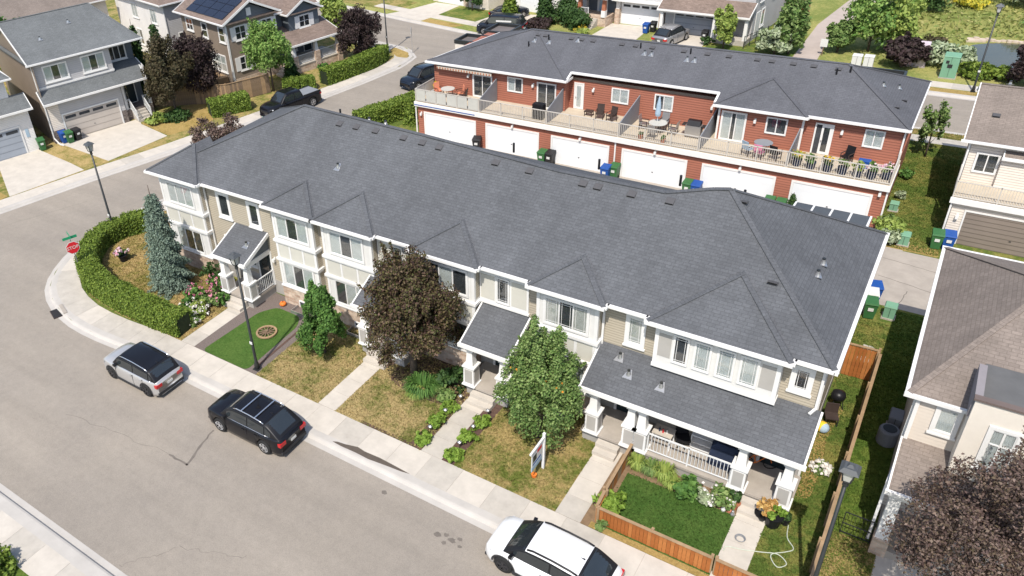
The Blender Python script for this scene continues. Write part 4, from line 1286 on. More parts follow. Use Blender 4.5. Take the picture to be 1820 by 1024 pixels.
gr.bar((-34.5, 48.8, 3.85), (-28.85, 48.8, 3.85), .05).bar((-34.5, 48.8, 2.93), (-28.85, 48.8, 2.93), .04).bar((-34.5, 48.8, 3.85), (-34.5, 51.5, 3.85), .05)
gr = gr.build('glass_railing', 'rail_grey', R)
for i in range(6):
    x = -34.5 + 5.65 * i / 6
    MB().box(x + .05, x + .89, 48.79, 48.81, 2.97, 3.8).build('frosted_pane', 'frost', gr)
for i in range(2):
    MB().box(-34.51, -34.49, 48.85 + i * 1.3, 50.1 + i * 1.3, 2.97, 3.8).build('frosted_pane', 'frost', gr)
for x, y in ((-28.8, 51.5), (-23.35, 51.5), (-18.0, 52.35), (-12.7, 52.35)):
    privacy(R, x, 48.86, y, 2.86, .98, 1.75)
privacy(R, -7.45, 48.86, 51.2, 2.86, .98, 1.6)
W1, W2, W3 = FRONT(51.55), FRONT(52.4), FRONT(51.25)
window(R, W1, -30.85, -29.3, 2.95, 4.6, 'dd', .09, False)
window(R, W1, -27.85, -26.68, 3.78, 4.8, 'cd', .06, False)
window(R, W1, -25.38, -23.98, 2.92, 4.72, 'dd', .07, False)
window(R, W2, -20.0, -18.85, 3.82, 4.78, 'cc', .06, False)
window(R, W2, -16.92, -15.74, 3.78, 4.78, 'dc', .06, False)
window(R, W3, -12.1, -10.7, 2.95, 4.78, 'cdc', .08, False, split=[0, .4, .6, 1])
window(R, W3, -9.4, -8.27, 3.84, 4.82, 'dd', .06, False)
window(R, W1, -3.97, -3.03, 3.84, 4.84, 'cc', .06, False)
for fr, x0, x1, pn in ((W2, -22.8, -22.22, 'c'), (W1, -6.62, -5.75, 'd')):
    dd = MB().wbox(fr, x0 - .09, x0, 0, .05, 2.87, 4.84).wbox(fr, x1, x1 + .09, 0, .05, 2.87, 4.84).wbox(fr, x0, x1, 0, .05, 4.75, 4.84).build('door', 'white', R)
    xs_ = x0 if pn == 'c' else x0 + .3
    MB().wbox(fr, xs_, x1, 0, .035, 2.87, 4.75).build('door_leaf', 'white', dd)
    if pn == 'd':
        MB().wbox(fr, x0, xs_, 0, .02, 2.87, 4.75).build('sidelight', 'interior', dd)
    c = (xs_ + x1) / 2
    MB().wbox(fr, c - .16, c + .16, .035, .04, 3.05, 4.6).build('dark_room', 'interior' if pn == 'd' else 'curtain', dd)
    MB().wbox(fr, c - .16, c + .16, .042, .05, 3.05, 4.6).build('pane', 'glass', dd)
    MB().wbox(fr, xs_ + .05, xs_ + .1, .035, .1, 3.7, 3.78).build('handle', 'steel', dd)
for fr, x in ((W1, -31.28), (W1, -25.75), (W2, -21.4), (W2, -13.1), (W3, -10.1), (W1, -5.2)):
    wall_light(R, fr, x, 4.5)
downspout(R, [(-34.5, 48.75, 2.5), (-34.5, 48.75, .25), (-34.6, 48.5, .1)])
downspout(R, [(-18.15, 48.8, 2.5), (-18.15, 48.8, .2)])
downspout(R, [(-2.0, 51.45, 5.2), (-2.0, 51.45, 2.9)])
downspout(R, [(-1.95, 48.8, 2.5), (-1.95, 48.8, .2)])
aw = MB().add([(-33.95, 51.5, 5.12), (-29.05, 51.5, 5.12), (-29.05, 51.1, 5.0), (-33.95, 51.1, 5.0), (-33.95, 51.1, 4.82), (-29.05, 51.1, 4.82)], [(0, 3, 2, 1), (3, 4, 5, 2)]).build('awning', 'cushion', R)
for i in range(20):
    x = -33.95 + 4.9 * i / 20
    MB().box(x + .02, x + .12, 51.075, 51.095, 4.84, 4.98).build('valance_stripe', 'terracotta', aw)
for i, x in enumerate((-27.2, -26.6, -24.5, -23.7, -22.8, -20.6, -19.6, -18.4, -16.2, -14.6, -13.2, -11.4, -10.5, -9.2, -8.0, -6.6)):
    vent(rr, x, ym - .5, zred(ym - .5), pr_, 'turtle')
for x, y, kd in ((-27.4, 53.9, 'pipe'), (-26.2, 54.8, 'pipe'), (-26.0, 54.5, 'plumb'), (-27.2, 54.5, 'plumb'), (-23.9, 55.0, 'plumb'), (-18.7, 54.5, 'plumb'), (-18.2, 54.5, 'plumb'), (-19.2, 55.0, 'pipe'), (-15.7, 54.4, 'plumb'), (-15.2, 54.4, 'plumb'), (-15.7, 55.0, 'pipe'), (-6.6, 54.7, 'pipe'), (-5.9, 55.0, 'pipe')):
    vent(rr, x, y, zred(y), pr_, kd)
for x, y, kd in ((-4.0, 55.3, 'plumb'), (-3.2, 56.2, 'plumb'), (-2.7, 54.8, 'turtle'), (-2.9, 53.2, 'turtle')):
    vent(rr, x, y, min(zred(y), ZR + pr_ * (-1.78 - x)), 0, kd)
# flat roofed entrance boxes on its far side
for x0, x1, y0, y1, z in ((-35.9, -33.4, 57.0, 59.0, 4.95), (-34.9, -32.6, 60.2, 62.7, 5.0), (-6.0, -3.3, 60.2, 61.3, 5.15)):
    b = MB().box(x0, x1, y0, y1, -.1, z).build('entrance_block', 'stucco', R)
    MB().box(x0 - .05, x1 + .05, y0 - .05, y0 + .1, z, z + .3).box(x0 - .05, x1 + .05, y1 - .1, y1 + .05, z, z + .3).box(x0 - .05, x0 + .1, y0 + .1, y1 - .1, z, z + .3).box(x1 - .1, x1 + .05, y0 + .1, y1 - .1, z, z + .3).build('parapet', 'dark_metal', b)
    MB().box(x0 + .1, x1 - .1, y0 + .1, y1 - .1, z, z + .04).build('flat_roof', 'flat_roof', b)
# ------------------------------------------------------------------ neighbouring houses
LF = (0, 0, 1, 0)                        # front wall of a house at local y = 0, facing local -y
def lfr(y):
    return (0, y, 1, 0)
def rfr(x):
    return (x, 0, 0, 1)                  # wall facing +x, a = local y
def xfr(x):
    return (x, 0, 0, -1)                 # wall facing -x, a = -local y
def railp(parent, a, b, z0, z1, mat='rail_white', step=.14, z2=0):
    """sloped or level rail with joined balusters (far, small)"""
    m = MB().bar((*a, z1), (*b, z1 + z2), .05)
    m.bar((*a, z0 + .08), (*b, z0 + .08 + z2), .04)
    m.box(a[0] - .04, a[0] + .04, a[1] - .04, a[1] + .04, z0, z1 + .06)
    m.box(b[0] - .04, b[0] + .04, b[1] - .04, b[1] + .04, z0 + z2, z1 + z2 + .06)
    r = m.build('railing', mat, parent)
    L = math.hypot(b[0] - a[0], b[1] - a[1])
    n = int(L / step)
    for i in range(1, n):
        t = i / n
        x, y = a[0] + (b[0] - a[0]) * t, a[1] + (b[1] - a[1]) * t
        MB().box(x - .015, x + .015, y - .015, y + .015, z0 + .08 + z2 * t, z1 + z2 * t).build('baluster', mat, r)
    return r
def lean(parent, x0, x1, y0, y1, z0, z1, mat, th=.12, name='porch_roof', gm='white'):
    v = [(x0, y0, z0), (x1, y0, z0), (x1, y1, z1), (x0, y1, z1)]
    r = MB().add(v + [(a, b, c - th) for a, b, c in v], [(0, 1, 2, 3), (7, 6, 5, 4), (0, 4, 5, 1), (1, 5, 6, 2), (2, 6, 7, 3), (3, 7, 4, 0)]).build(name, mat, parent)
    MB().box(x0 - .05, x1 + .05, y0 - .12, y0, z0 - .16, z0).build('gutter', gm, r)
    for x in (x0, x1):
        MB().bar((x, y0, z0 - .06), (x, y1, z1 - .06), .06, .18).build('rake_board', gm, r)
    return r
# left street, house with grey front and two-car garage
H = thing('house', 'grey two storey house with slate roof, double garage and white porch rails', 'house', (-61.2, 35.6, 0), radians(74))
MB().box(-2.0, 4.6, .45, 12, 3.0, 6.75).build('upper_wall', 'siding_grey', H)
MB().box(4.6, 7.1, 1.8, 12, 0, 6.6).build('recess_wall', 'siding_slate', H)
MB().box(-2.0, 4.6, 0, 12, 0, 3.4).build('garage_wall', 'siding_grey', H)
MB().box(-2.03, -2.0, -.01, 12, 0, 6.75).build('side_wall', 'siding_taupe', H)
for x0, x1 in ((-2.05, -.95), (4.22, 4.65)):
    MB().box(x0, x1, -.06, .5, 0, 1.1).build('stone_base', 'stone_dark', H)
MB().box(-2.05, 4.65, .38, .45, 4.62, 4.78).build('band_board', 'white', H)
r = roof_mesh(H, -2.35, 7.45, 0.05, 11.9, 6.9, .42, 0, 1.9, 'shingle_blue', cap='shingle_blue', gut=True, gable='siding_taupe')
for x, y in ((-.1, 2.7), (2.9, 4.0)):
    vent(r, x, y, 6.9 + .42 * y, .42, 'plumb')
lean(H, -2.2, 6.9, -.55, .5, 3.62, 4.55, 'shingle_blue', name='garage_roof')
lean(H, 4.62, 7.2, .5, 1.8, 4.42, 4.85, 'shingle_blue', name='porch_roof')
garage_door(H, LF, -.8, 4.05, 0, 2.2, 'garage_grey', lights=4)
MB().box(-1.9, -.95, -.02, 0, 1.1, 3.3).build('corner_panel', 'siding_cream', H)
window(H, lfr(.45), -1.15, .75, 5.12, 6.35, 'cdc', .09)
window(H, lfr(.45), 2.1, 4.0, 5.1, 6.4, 'cdc', .09)
window(H, lfr(1.8), 4.85, 6.4, 5.1, 6.25, 'ddd', .08)
dd = MB().wbox(lfr(1.8), 5.4, 6.5, 0, .05, .95, 3.1).build('door', 'white', H)
MB().wbox(lfr(1.8), 5.5, 6.4, .05, .06, 1.0, 3.0).build('door_leaf', 'door_dark', dd)
MB().wbox(lfr(1.8), 5.56, 5.7, .06, .07, 1.2, 2.9).build('sidelight', 'glass', dd)
MB().box(4.65, 7.2, .2, 1.8, 0, .95).build('porch_base', 'stone_dark', H)
for i in range(4):
    MB().box(5.2, 6.4, .2 - .3 * (i + 1), .2 - .3 * i, 0, .76 - .19 * i).build('step', 'concrete_b', H)
railp(H, (5.15, .15), (5.15, -1.0), .95, 1.85, z2=-.8)
railp(H, (6.45, .15), (6.45, -1.0), .95, 1.85, z2=-.8)
railp(H, (4.75, .22), (5.15, .22), .95, 1.85)
railp(H, (6.45, .22), (7.15, .22), .95, 1.85)
MB().box(4.72, 4.92, .25, .45, .95, 3.5).build('post', 'white', H)
MB().box(6.95, 7.15, .25, .45, .95, 4.3).build('post', 'white', H)
downspout(H, [(-2.05, -.06, 3.5), (-2.05, -.06, .5), (-1.9, -.8, .12), (-1.7, -1.2, .08)])
downspout(H, [(-2.05, .36, 6.7), (-2.05, .36, 4.6)])
# its left neighbour, only the garage corner in view
H = thing('house', 'pale garage corner of the house cut by the left photo edge', 'house', (-62.9, 29.2, 0), radians(74))
MB().box(-6, 3.2, 0, 10, 0, 3.6).build('garage_wall', 'siding_white', H)
MB().box(-6, 2.3, .9, 10, 3.6, 6.0).build('upper_wall', 'siding_white', H)
lean(H, -6.2, 3.5, -.45, 1.0, 3.75, 4.7, 'shingle_blue', name='garage_roof')
roof_mesh(H, -6.4, 2.7, .5, 10, 6.2, .42, 0, 2, 'shingle_blue', cap='shingle_blue', gable='siding_white')
garage_door(H, LF, -2.9, 2.1, 0, 2.3, 'garage_slate', lights=4)
MB().wbox(LF, 2.5, 2.75, 0, .03, 1.3, 2.0).build('number_plaque', 'cloth_blue', H)
# brown corner house with solar panels and shutters
H = thing('house', 'brown corner house with white shutters, gables and solar panels', 'house', (-57.3, 50.9, 0), radians(77))
MB().box(0, 5.5, 0, 8.6, 0, 6.1).build('wall', 'siding_brown', H)
MB().add([(0, 0, 6.1), (5.5, 0, 6.1), (2.75, 0, 7.45), (0, .2, 6.1), (5.5, .2, 6.1), (2.75, .2, 7.45)], [(0, 1, 2), (5, 4, 3), (0, 2, 5, 3), (1, 4, 5, 2)]).build('gable', 'siding_slate', H)
MB().box(5.5, 11.2, 1.4, 8.6, 0, 5.4).build('wing_wall', 'siding_slate', H)
MB().box(7.2, 10.9, .2, 1.5, 3.3, 5.3).build('dormer_wall', 'siding_slate', H)
MB().add([(7.2, .2, 5.3), (10.9, .2, 5.3), (9.05, .2, 6.25), (7.2, .4, 5.3), (10.9, .4, 5.3), (9.05, .4, 6.25)], [(0, 1, 2), (5, 4, 3), (0, 2, 5, 3), (1, 4, 5, 2)]).build('gable', 'siding_slate', H)
MB().box(-.06, 5.56, -.04, 0, .0, .7).build('stone_base', 'stone', H)
r = roof_mesh(H, -.45, 5.95, -.45, 9, 6.15, .5, 0, 0, 'shingle_brown', axis='y', cap='shingle_brown')
roof_mesh(H, 5.4, 11.6, 1.0, 9, 5.5, .5, 0, 0, 'shingle_brown', name='wing_roof', cap='shingle_brown', gable='siding_slate')
roof_mesh(H, 6.9, 11.2, -.15, 4.5, 5.35, .52, 0, 0, 'shingle_brown', name='dormer_roof', axis='y', cap='shingle_brown')
for i in range(3):
    for j in range(4):
        y0 = .3 + j * 1.75
        a, b = .0 + i * .85, .8 + i * .85
        zf = lambda x: 6.15 + .5 * (x + .45) + .09
        MB().add([(a, y0, zf(a)), (b, y0, zf(b)), (b, y0 + 1.68, zf(b)), (a, y0 + 1.68, zf(a)), (a, y0, zf(a) - .04), (b, y0, zf(b) - .04), (b, y0 + 1.68, zf(b) - .04), (a, y0 + 1.68, zf(a) - .04)], [(3, 2, 1, 0)[::-1], (4, 5, 6, 7)[::-1], (0, 1, 5, 4), (1, 2, 6, 5), (2, 3, 7, 6), (3, 0, 4, 7)]).build('solar_panel', 'solar', r)
for a0, z0 in ((1.0, 4.35), (4.0, 4.35), (1.0, 1.45)):
    wq = window(H, LF, a0, a0 + 1.1, z0, z0 + 1.2, 'dd', .1, hbar=.5)
    for x in (a0 - .55, a0 + 1.2):
        MB().wbox(LF, x, x + .45, 0, .05, z0 - .05, z0 + 1.25).build('shutter', 'white', wq)
MB().wbox(LF, 2.5, 3.0, 0, .05, 6.3, 7.0).build('gable_vent', 'white', H)
wq = window(H, lfr(.2), 8.5, 9.7, 3.75, 4.85, 'dd', .1, hbar=.5)
for x in (7.95, 9.8):
    MB().wbox(lfr(.2), x, x + .45, 0, .05, 3.7, 4.9).build('shutter', 'white', wq)
for a0, a1, z0, z1, kk in ((.35, 1.3, 4.3, 5.6, 'd'), (3.6, 4.5, 4.25, 5.55, 'd'), (6.4, 7.6, 4.5, 5.6, 'dd'), (1.0, 3.6, 1.3, 2.8, 'ccc')):
    window(H, xfr(0), -a1, -a0, z0, z1, kk, .11, hbar=.5)
MB().box(-.05, .12, -.05, .12, 0, 6.0).build('corner_board', 'white', H)
lean(H, 5.6, 11.9, -2.2, 1.4, 2.95, 4.0, 'shingle_brown')
MB().box(5.8, 11.7, -2.0, 1.4, 0, .75).build('porch_base', 'stone', H)
MB().box(5.75, 11.75, -2.05, 1.4, .75, .85).build('porch_floor', 'concrete_b', H)
for x in (6.0, 8.7, 11.5):
    MB().box(x - .3, x + .3, -2.1, -1.5, .0, 1.75).build('pedestal', 'stone', H)
    MB().taper(x, -1.8, 1.75, 2.85, .2, .13).build('post', 'white', H)
railp(H, (6.3, -1.8), (8.4, -1.8), .85, 1.7)
railp(H, (9.0, -1.8), (11.2, -1.8), .85, 1.7)
window(H, lfr(1.4), 7.3, 8.5, 1.3, 2.5, 'dd', .12)
dd = MB().wbox(lfr(1.4), 9.4, 10.5, 0, .05, .85, 3.0).build('door', 'white', H)
MB().wbox(lfr(1.4), 9.5, 10.4, .05, .06, .9, 2.9).build('door_leaf', 'door_dark', dd)
for i in range(3):
    MB().box(5.0 - .3 * i, 5.8 - .3 * i, -1.8, -.6, 0, .7 - .22 * i).build('step', 'concrete_b', H)
MB().box(-1.7, -.1, 1.0, 5.0, 0, .9).build('rear_deck', 'wood_weathered', H)
# house between them, seen from its side
H = thing('house', 'pale grey and white house behind the aspens, left of solar panel house', 'house', (-69.2, 53.6, 0), radians(77))
MB().box(0, 9, 0, 12, 0, 6.2).build('wall', 'siding_grey', H)
MB().box(-.03, 0, -.02, 12, 0, 6.2).build('side_wall', 'siding_white', H)
roof_mesh(H, -.5, 9.5, -.4, 12.4, 6.3, .4, 2, 2, 'shingle_brown', cap='shingle_brown')
for a0 in (2.0, 6.5):
    window(H, xfr(-.03), -a0 - 1.3, -a0, 4.0, 5.4, 'cc', .1)
    window(H, xfr(-.03), -a0 - 1.3, -a0, 1.0, 2.6, 'cd', .1)
window(H, lfr(0), 1.2, 1.9, 2.4, 3.0, 'd', .08)
downspout(H, [(-.06, -.06, 6.1), (-.06, -.06, .2)])
H = thing('house', 'cream house at the top left behind the slate roof', 'house', (-82, 49, 0), radians(77))
MB().box(-6, 6, 0, 8, 0, 5.6).build('wall', 'siding_cream', H)
roof_mesh(H, -6.4, 6.4, -.4, 8.4, 5.7, .45, 2, 2, 'shingle_taupe', cap='shingle_taupe')
for a in (-4.5, -1.0, 2.5):
    window(H, LF, a, a + 1.6, 3.5, 4.8, 'cd', .1)
    window(H, LF, a, a + 1.4, .9, 2.8, 'cd', .1)
MB().box(-5.5, 1.0, -2.4, 0, 1.0, 1.15).build('deck', 'wood_fence2', H)
for x in (-5.3, -2.2, .8):
    MB().box(x - .06, x + .06, -2.35, -2.25, 0, 2.1).build('deck_post', 'wood_fence2', H)
MB().bar((-5.4, -2.3, 2.1), (.9, -2.3, 2.1), .1).build('deck_rail', 'wood_fence2', H)
# right: taupe roofed house beside the front row
H = thing('house', 'pink sided house with large taupe roof at the right edge', 'house', (6, 31, 0), world=True)
MB().box(1.5, 11, 26.42, 37.0, 0, 5.6).build('wall', 'siding_cream', H)
for i in range(17):
    z = 3.12 + i * .148
    MB().add([(1.5, 26.4, z), (2.86, 26.4, z), (2.86, 26.42, z), (1.5, 26.42, z), (1.5, 26.412, z + .145), (2.86, 26.412, z + .145), (2.86, 26.42, z + .145), (1.5, 26.42, z + .145)], [(0, 3, 2, 1), (4, 5, 6, 7), (0, 1, 5, 4), (1, 2, 6, 5), (2, 3, 7, 6), (3, 0, 4, 7)]).build('siding_board', 'siding_pink_board', bpy.data.objects[H.children[0].name])
MB().box(1.44, 1.56, 26.34, 26.42, 3.0, 5.6).box(1.44, 1.5, 26.42, 26.52, 0, 5.6).build('corner_board', 'white', H)
MB().box(2.86, 11, 25.55, 26.6, 0, 6.4).build('stucco_bay', 'stucco', H)
MB().box(2.86, 11, 25.55, 25.68, 6.4, 6.75).build('parapet_wall', 'stucco', H)
MB().box(2.8, 11, 25.49, 25.74, 6.75, 6.83).build('parapet_cap', 'cap_brown', H)
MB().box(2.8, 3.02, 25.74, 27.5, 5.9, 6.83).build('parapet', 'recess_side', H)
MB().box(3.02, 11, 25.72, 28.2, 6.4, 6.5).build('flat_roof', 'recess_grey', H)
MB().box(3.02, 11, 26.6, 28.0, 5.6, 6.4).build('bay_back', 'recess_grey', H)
r = roof_mesh(H, 1.18, 11, 26.3, 37.2, 5.75, .42, 3.2, 0, 'shingle_taupe', cap='shingle_taupe', axis='x', gable='siding_cream')
vent(r, 2.9, 29.3, 6.6, 0, 'plumb')
window(H, FRONT(26.4), 2.16, 2.68, 4.48, 5.45, 'c', .12, True)
window(H, FRONT(25.55), 3.55, 4.2, 4.3, 5.85, 'cc', .12, True, hbar=.62)
downspout(H, [(1.3, 26.25, 5.65), (1.42, 26.6, 5.5), (1.42, 26.6, 3.2)])
downspout(H, [(1.42, 25.5, 3.2), (1.36, 24.7, 3.0), (1.36, 24.6, .2)])
lean(H, 1.4, 8, 24.2, 26.4, 3.15, 3.75, 'shingle_taupe')
MB().box(1.5, 8, 24.25, 24.5, 2.75, 3.05).box(1.5, 1.75, 24.5, 26.4, 2.75, 3.05).build('beam', 'white', H)
MB().taper(1.72, 24.4, .8, 2.75, .2, .17).build('post', 'white', H)
MB().box(1.48, 1.98, 24.15, 24.65, 0, .8).build('pedestal', 'stone', H)
MB().box(1.55, 8, 24.2, 26.4, 0, .35).build('porch_floor', 'concrete_grey', H)
# right: house beyond the lane
H = thing('house', 'cream sided house with deck and taupe garage beyond the rear lane', 'house', (6, 55, 0), world=True)
MB().box(1.2, 12, 49.0, 60, 0, 2.6).build('garage_wall', 'siding_cream', H)
MB().box(1.2, 12, 51.3, 60, 2.6, 5.25).build('upper_wall', 'siding_cream', H)
MB().box(2.75, 12, 51.0, 51.3, 2.8, 4.7).build('bay', 'siding_cream', H)
lean(H, 2.75, 12, 50.85, 51.3, 4.72, 4.95, 'shingle_taupe', name='bay_roof')
roof_mesh(H, .8, 13, 50.95, 59.8, 5.35, .4, 0, 0, 'shingle_taupe', cap='shingle_taupe', axis='x', gable='siding_cream')
MB().box(1.05, 12, 48.85, 51.3, 2.6, 2.8).build('deck', 'wood_deck', H)
MB().box(1.0, 12, 48.75, 48.85, 2.5, 2.82).build('fascia', 'white', H)
railing(H, (1.08, 48.9), (9, 48.9), 2.8, 3.78, .13, 'rail_grey')
railing(H, (1.08, 48.95), (1.08, 51.2), 2.8, 3.78, .13, 'rail_grey')
garage_door(H, FRONT(49.0), 1.9, 6.5, 0, 2.05, 'garage_taupe', tm='white', trim=.08)
window(H, FRONT(51.3), 1.62, 2.6, 3.5, 4.55, 'dd', .07, False)
wall_light(H, FRONT(49.0), 1.55, 1.7)
downspout(H, [(1.12, 48.9, 2.5), (1.12, 48.9, .3)])
downspout(H, [(1.12, 51.2, 5.2), (1.12, 51.2, 3.0)])
vent(H, 1.9, 53.0, 6.2, .4, 'turtle')
vent(H, 2.2, 57.6, 6.5, -.4, 'plumb')
# houses across the top street
def simple_house(label, loc, ang, W, D, hw, wall, roofm, gx, gw, gm, porch_x=None, up=None, lights=4, deep=0.0, axis='x', z2=6.0):
    h = thing('house', label, 'house', (*loc, 0), radians(ang))
    MB().box(-.6, W, 0, D, 0, z2).build('wall', wall, h)
    roof_mesh(h, -1.0, W + .4, -.4, D + .4, z2 + .1, .42, 2, 2, roofm, cap=roofm, axis=axis)
    garage_door(h, LF, gx, gx + gw, 0, 2.2, gm, lights=lights)
    return h
H = simple_house('white house with orange trimmed porch columns across the top street', (-31.6, 83.8), -4, 4.8, 10, 6, 'siding_slate', 'shingle_taupe', 0, 4.1, 'garage_panel')
MB().box(-.9, 5.0, -1.0, 0, 2.55, 2.9).build('balcony', 'white', H)
railp(H, (-.8, -.9), (4.9, -.9), 2.9, 3.8)
for x in (-.35, 4.55):
    MB().box(x - .25, x + .25, -.5, .0, 0, 1.6).build('pedestal', 'stone', H)
    MB().box(x - .18, x + .18, -.42, -.05, 1.6, 2.55).build('post', 'white', H)
MB().box(-4.4, -.6, .2, 9, 0, 5.5).build('wing_wall', 'siding_slate', H)
roof_mesh(H, -4.8, -.5, -.2, 9.4, 5.6, .42, 2, 0, 'shingle_taupe', name='wing_roof', cap='shingle_taupe', gable='siding_slate')
MB().box(-4.4, -.9, -2.0, .2, 0, 1.0).build('porch_base', 'stone', H)
for x in (-4.0, -1.2):
    MB().box(x - .22, x + .22, -2.1, -1.6, 1.0, 1.7).build('pedestal', 'white', H)
    MB().taper(x, -1.85, 1.7, 3.0, .2, .15).build('post', 'terracotta', H)
railp(H, (-3.8, -1.9), (-3.0, -1.9), 1.0, 1.8)
lean(H, -4.7, -.7, -2.3, .2, 3.1, 3.7, 'shingle_taupe')
dd = MB().wbox(lfr(.2), -3.0, -1.8, 0, .05, 1.0, 3.1).build('door', 'white', H)
MB().wbox(lfr(.2), -2.75, -1.95, .05, .06, 1.0, 3.0).build('door_leaf', 'cloth_blue', dd)
for i in range(5):
    MB().box(-3.0, -1.8, -2.0 - .3 * (i + 1), -2.0 - .3 * i, 0, .8 - .16 * i).build('step', 'concrete_b', H)
H = simple_house('grey house with slate garage door beside the park path', (-25.9, 82.4), -4, 8, 11, 6, 'siding_grey', 'shingle_brown', .4, 4.0, 'garage_slate')
lean(H, -.8, 8.2, -1.7, 0, 2.75, 3.75, 'shingle_brown')
MB().box(-.7, 8.1, -1.55, -1.3, 2.4, 2.65).build('beam', 'white', H)
for x in (-.4, 4.9, 5.7, 7.9):
    MB().taper(x, -1.4, 0 if x < 0 else .5, 2.4, .17, .14).build('post', 'white', H)
MB().box(4.7, 8.0, -1.6, 0, 0, .5).build('porch_base', 'concrete_b', H)
railp(H, (4.9, -1.5), (5.7, -1.5), .5, 1.5)
for a in (3.6, 5.6):
    window(H, LF, a, a + 1.3, 4.4, 5.6, 'dd', .13)
for a, z in ((1.5, 3.6), (3.5, 4.0), (2.4, 1.0), (5.2, 3.2)):
    window(H, rfr(8), a, a + .8, z, z + 1.5, 'c', .12)
MB().wbox(rfr(8), .8, 1.9, 0, .05, .5, 2.6).build('side_door', 'white', H)
H = simple_house('white house with garage facing the top street behind the lawn', (-56.2, 85.3), -11, 8.5, 10, 6, 'siding_cream', 'shingle_brown', .4, 4.0, 'garage_panel', lights=0)
MB().box(4.7, 5.3, -.08, 0, 0, 1.2).build('stone_base', 'stone', H)
window(H, LF, 6.1, 7.3, .9, 2.4, 'cc', .12)
H = simple_house('pale house with white garage partly hidden by conical trees', (-44.6, 85.0), -8, 9, 10, 6, 'siding_white', 'shingle_taupe', .3, 4.0, 'garage_panel')
window(H, LF, 5.8, 7.2, .9, 2.4, 'dd', .12)
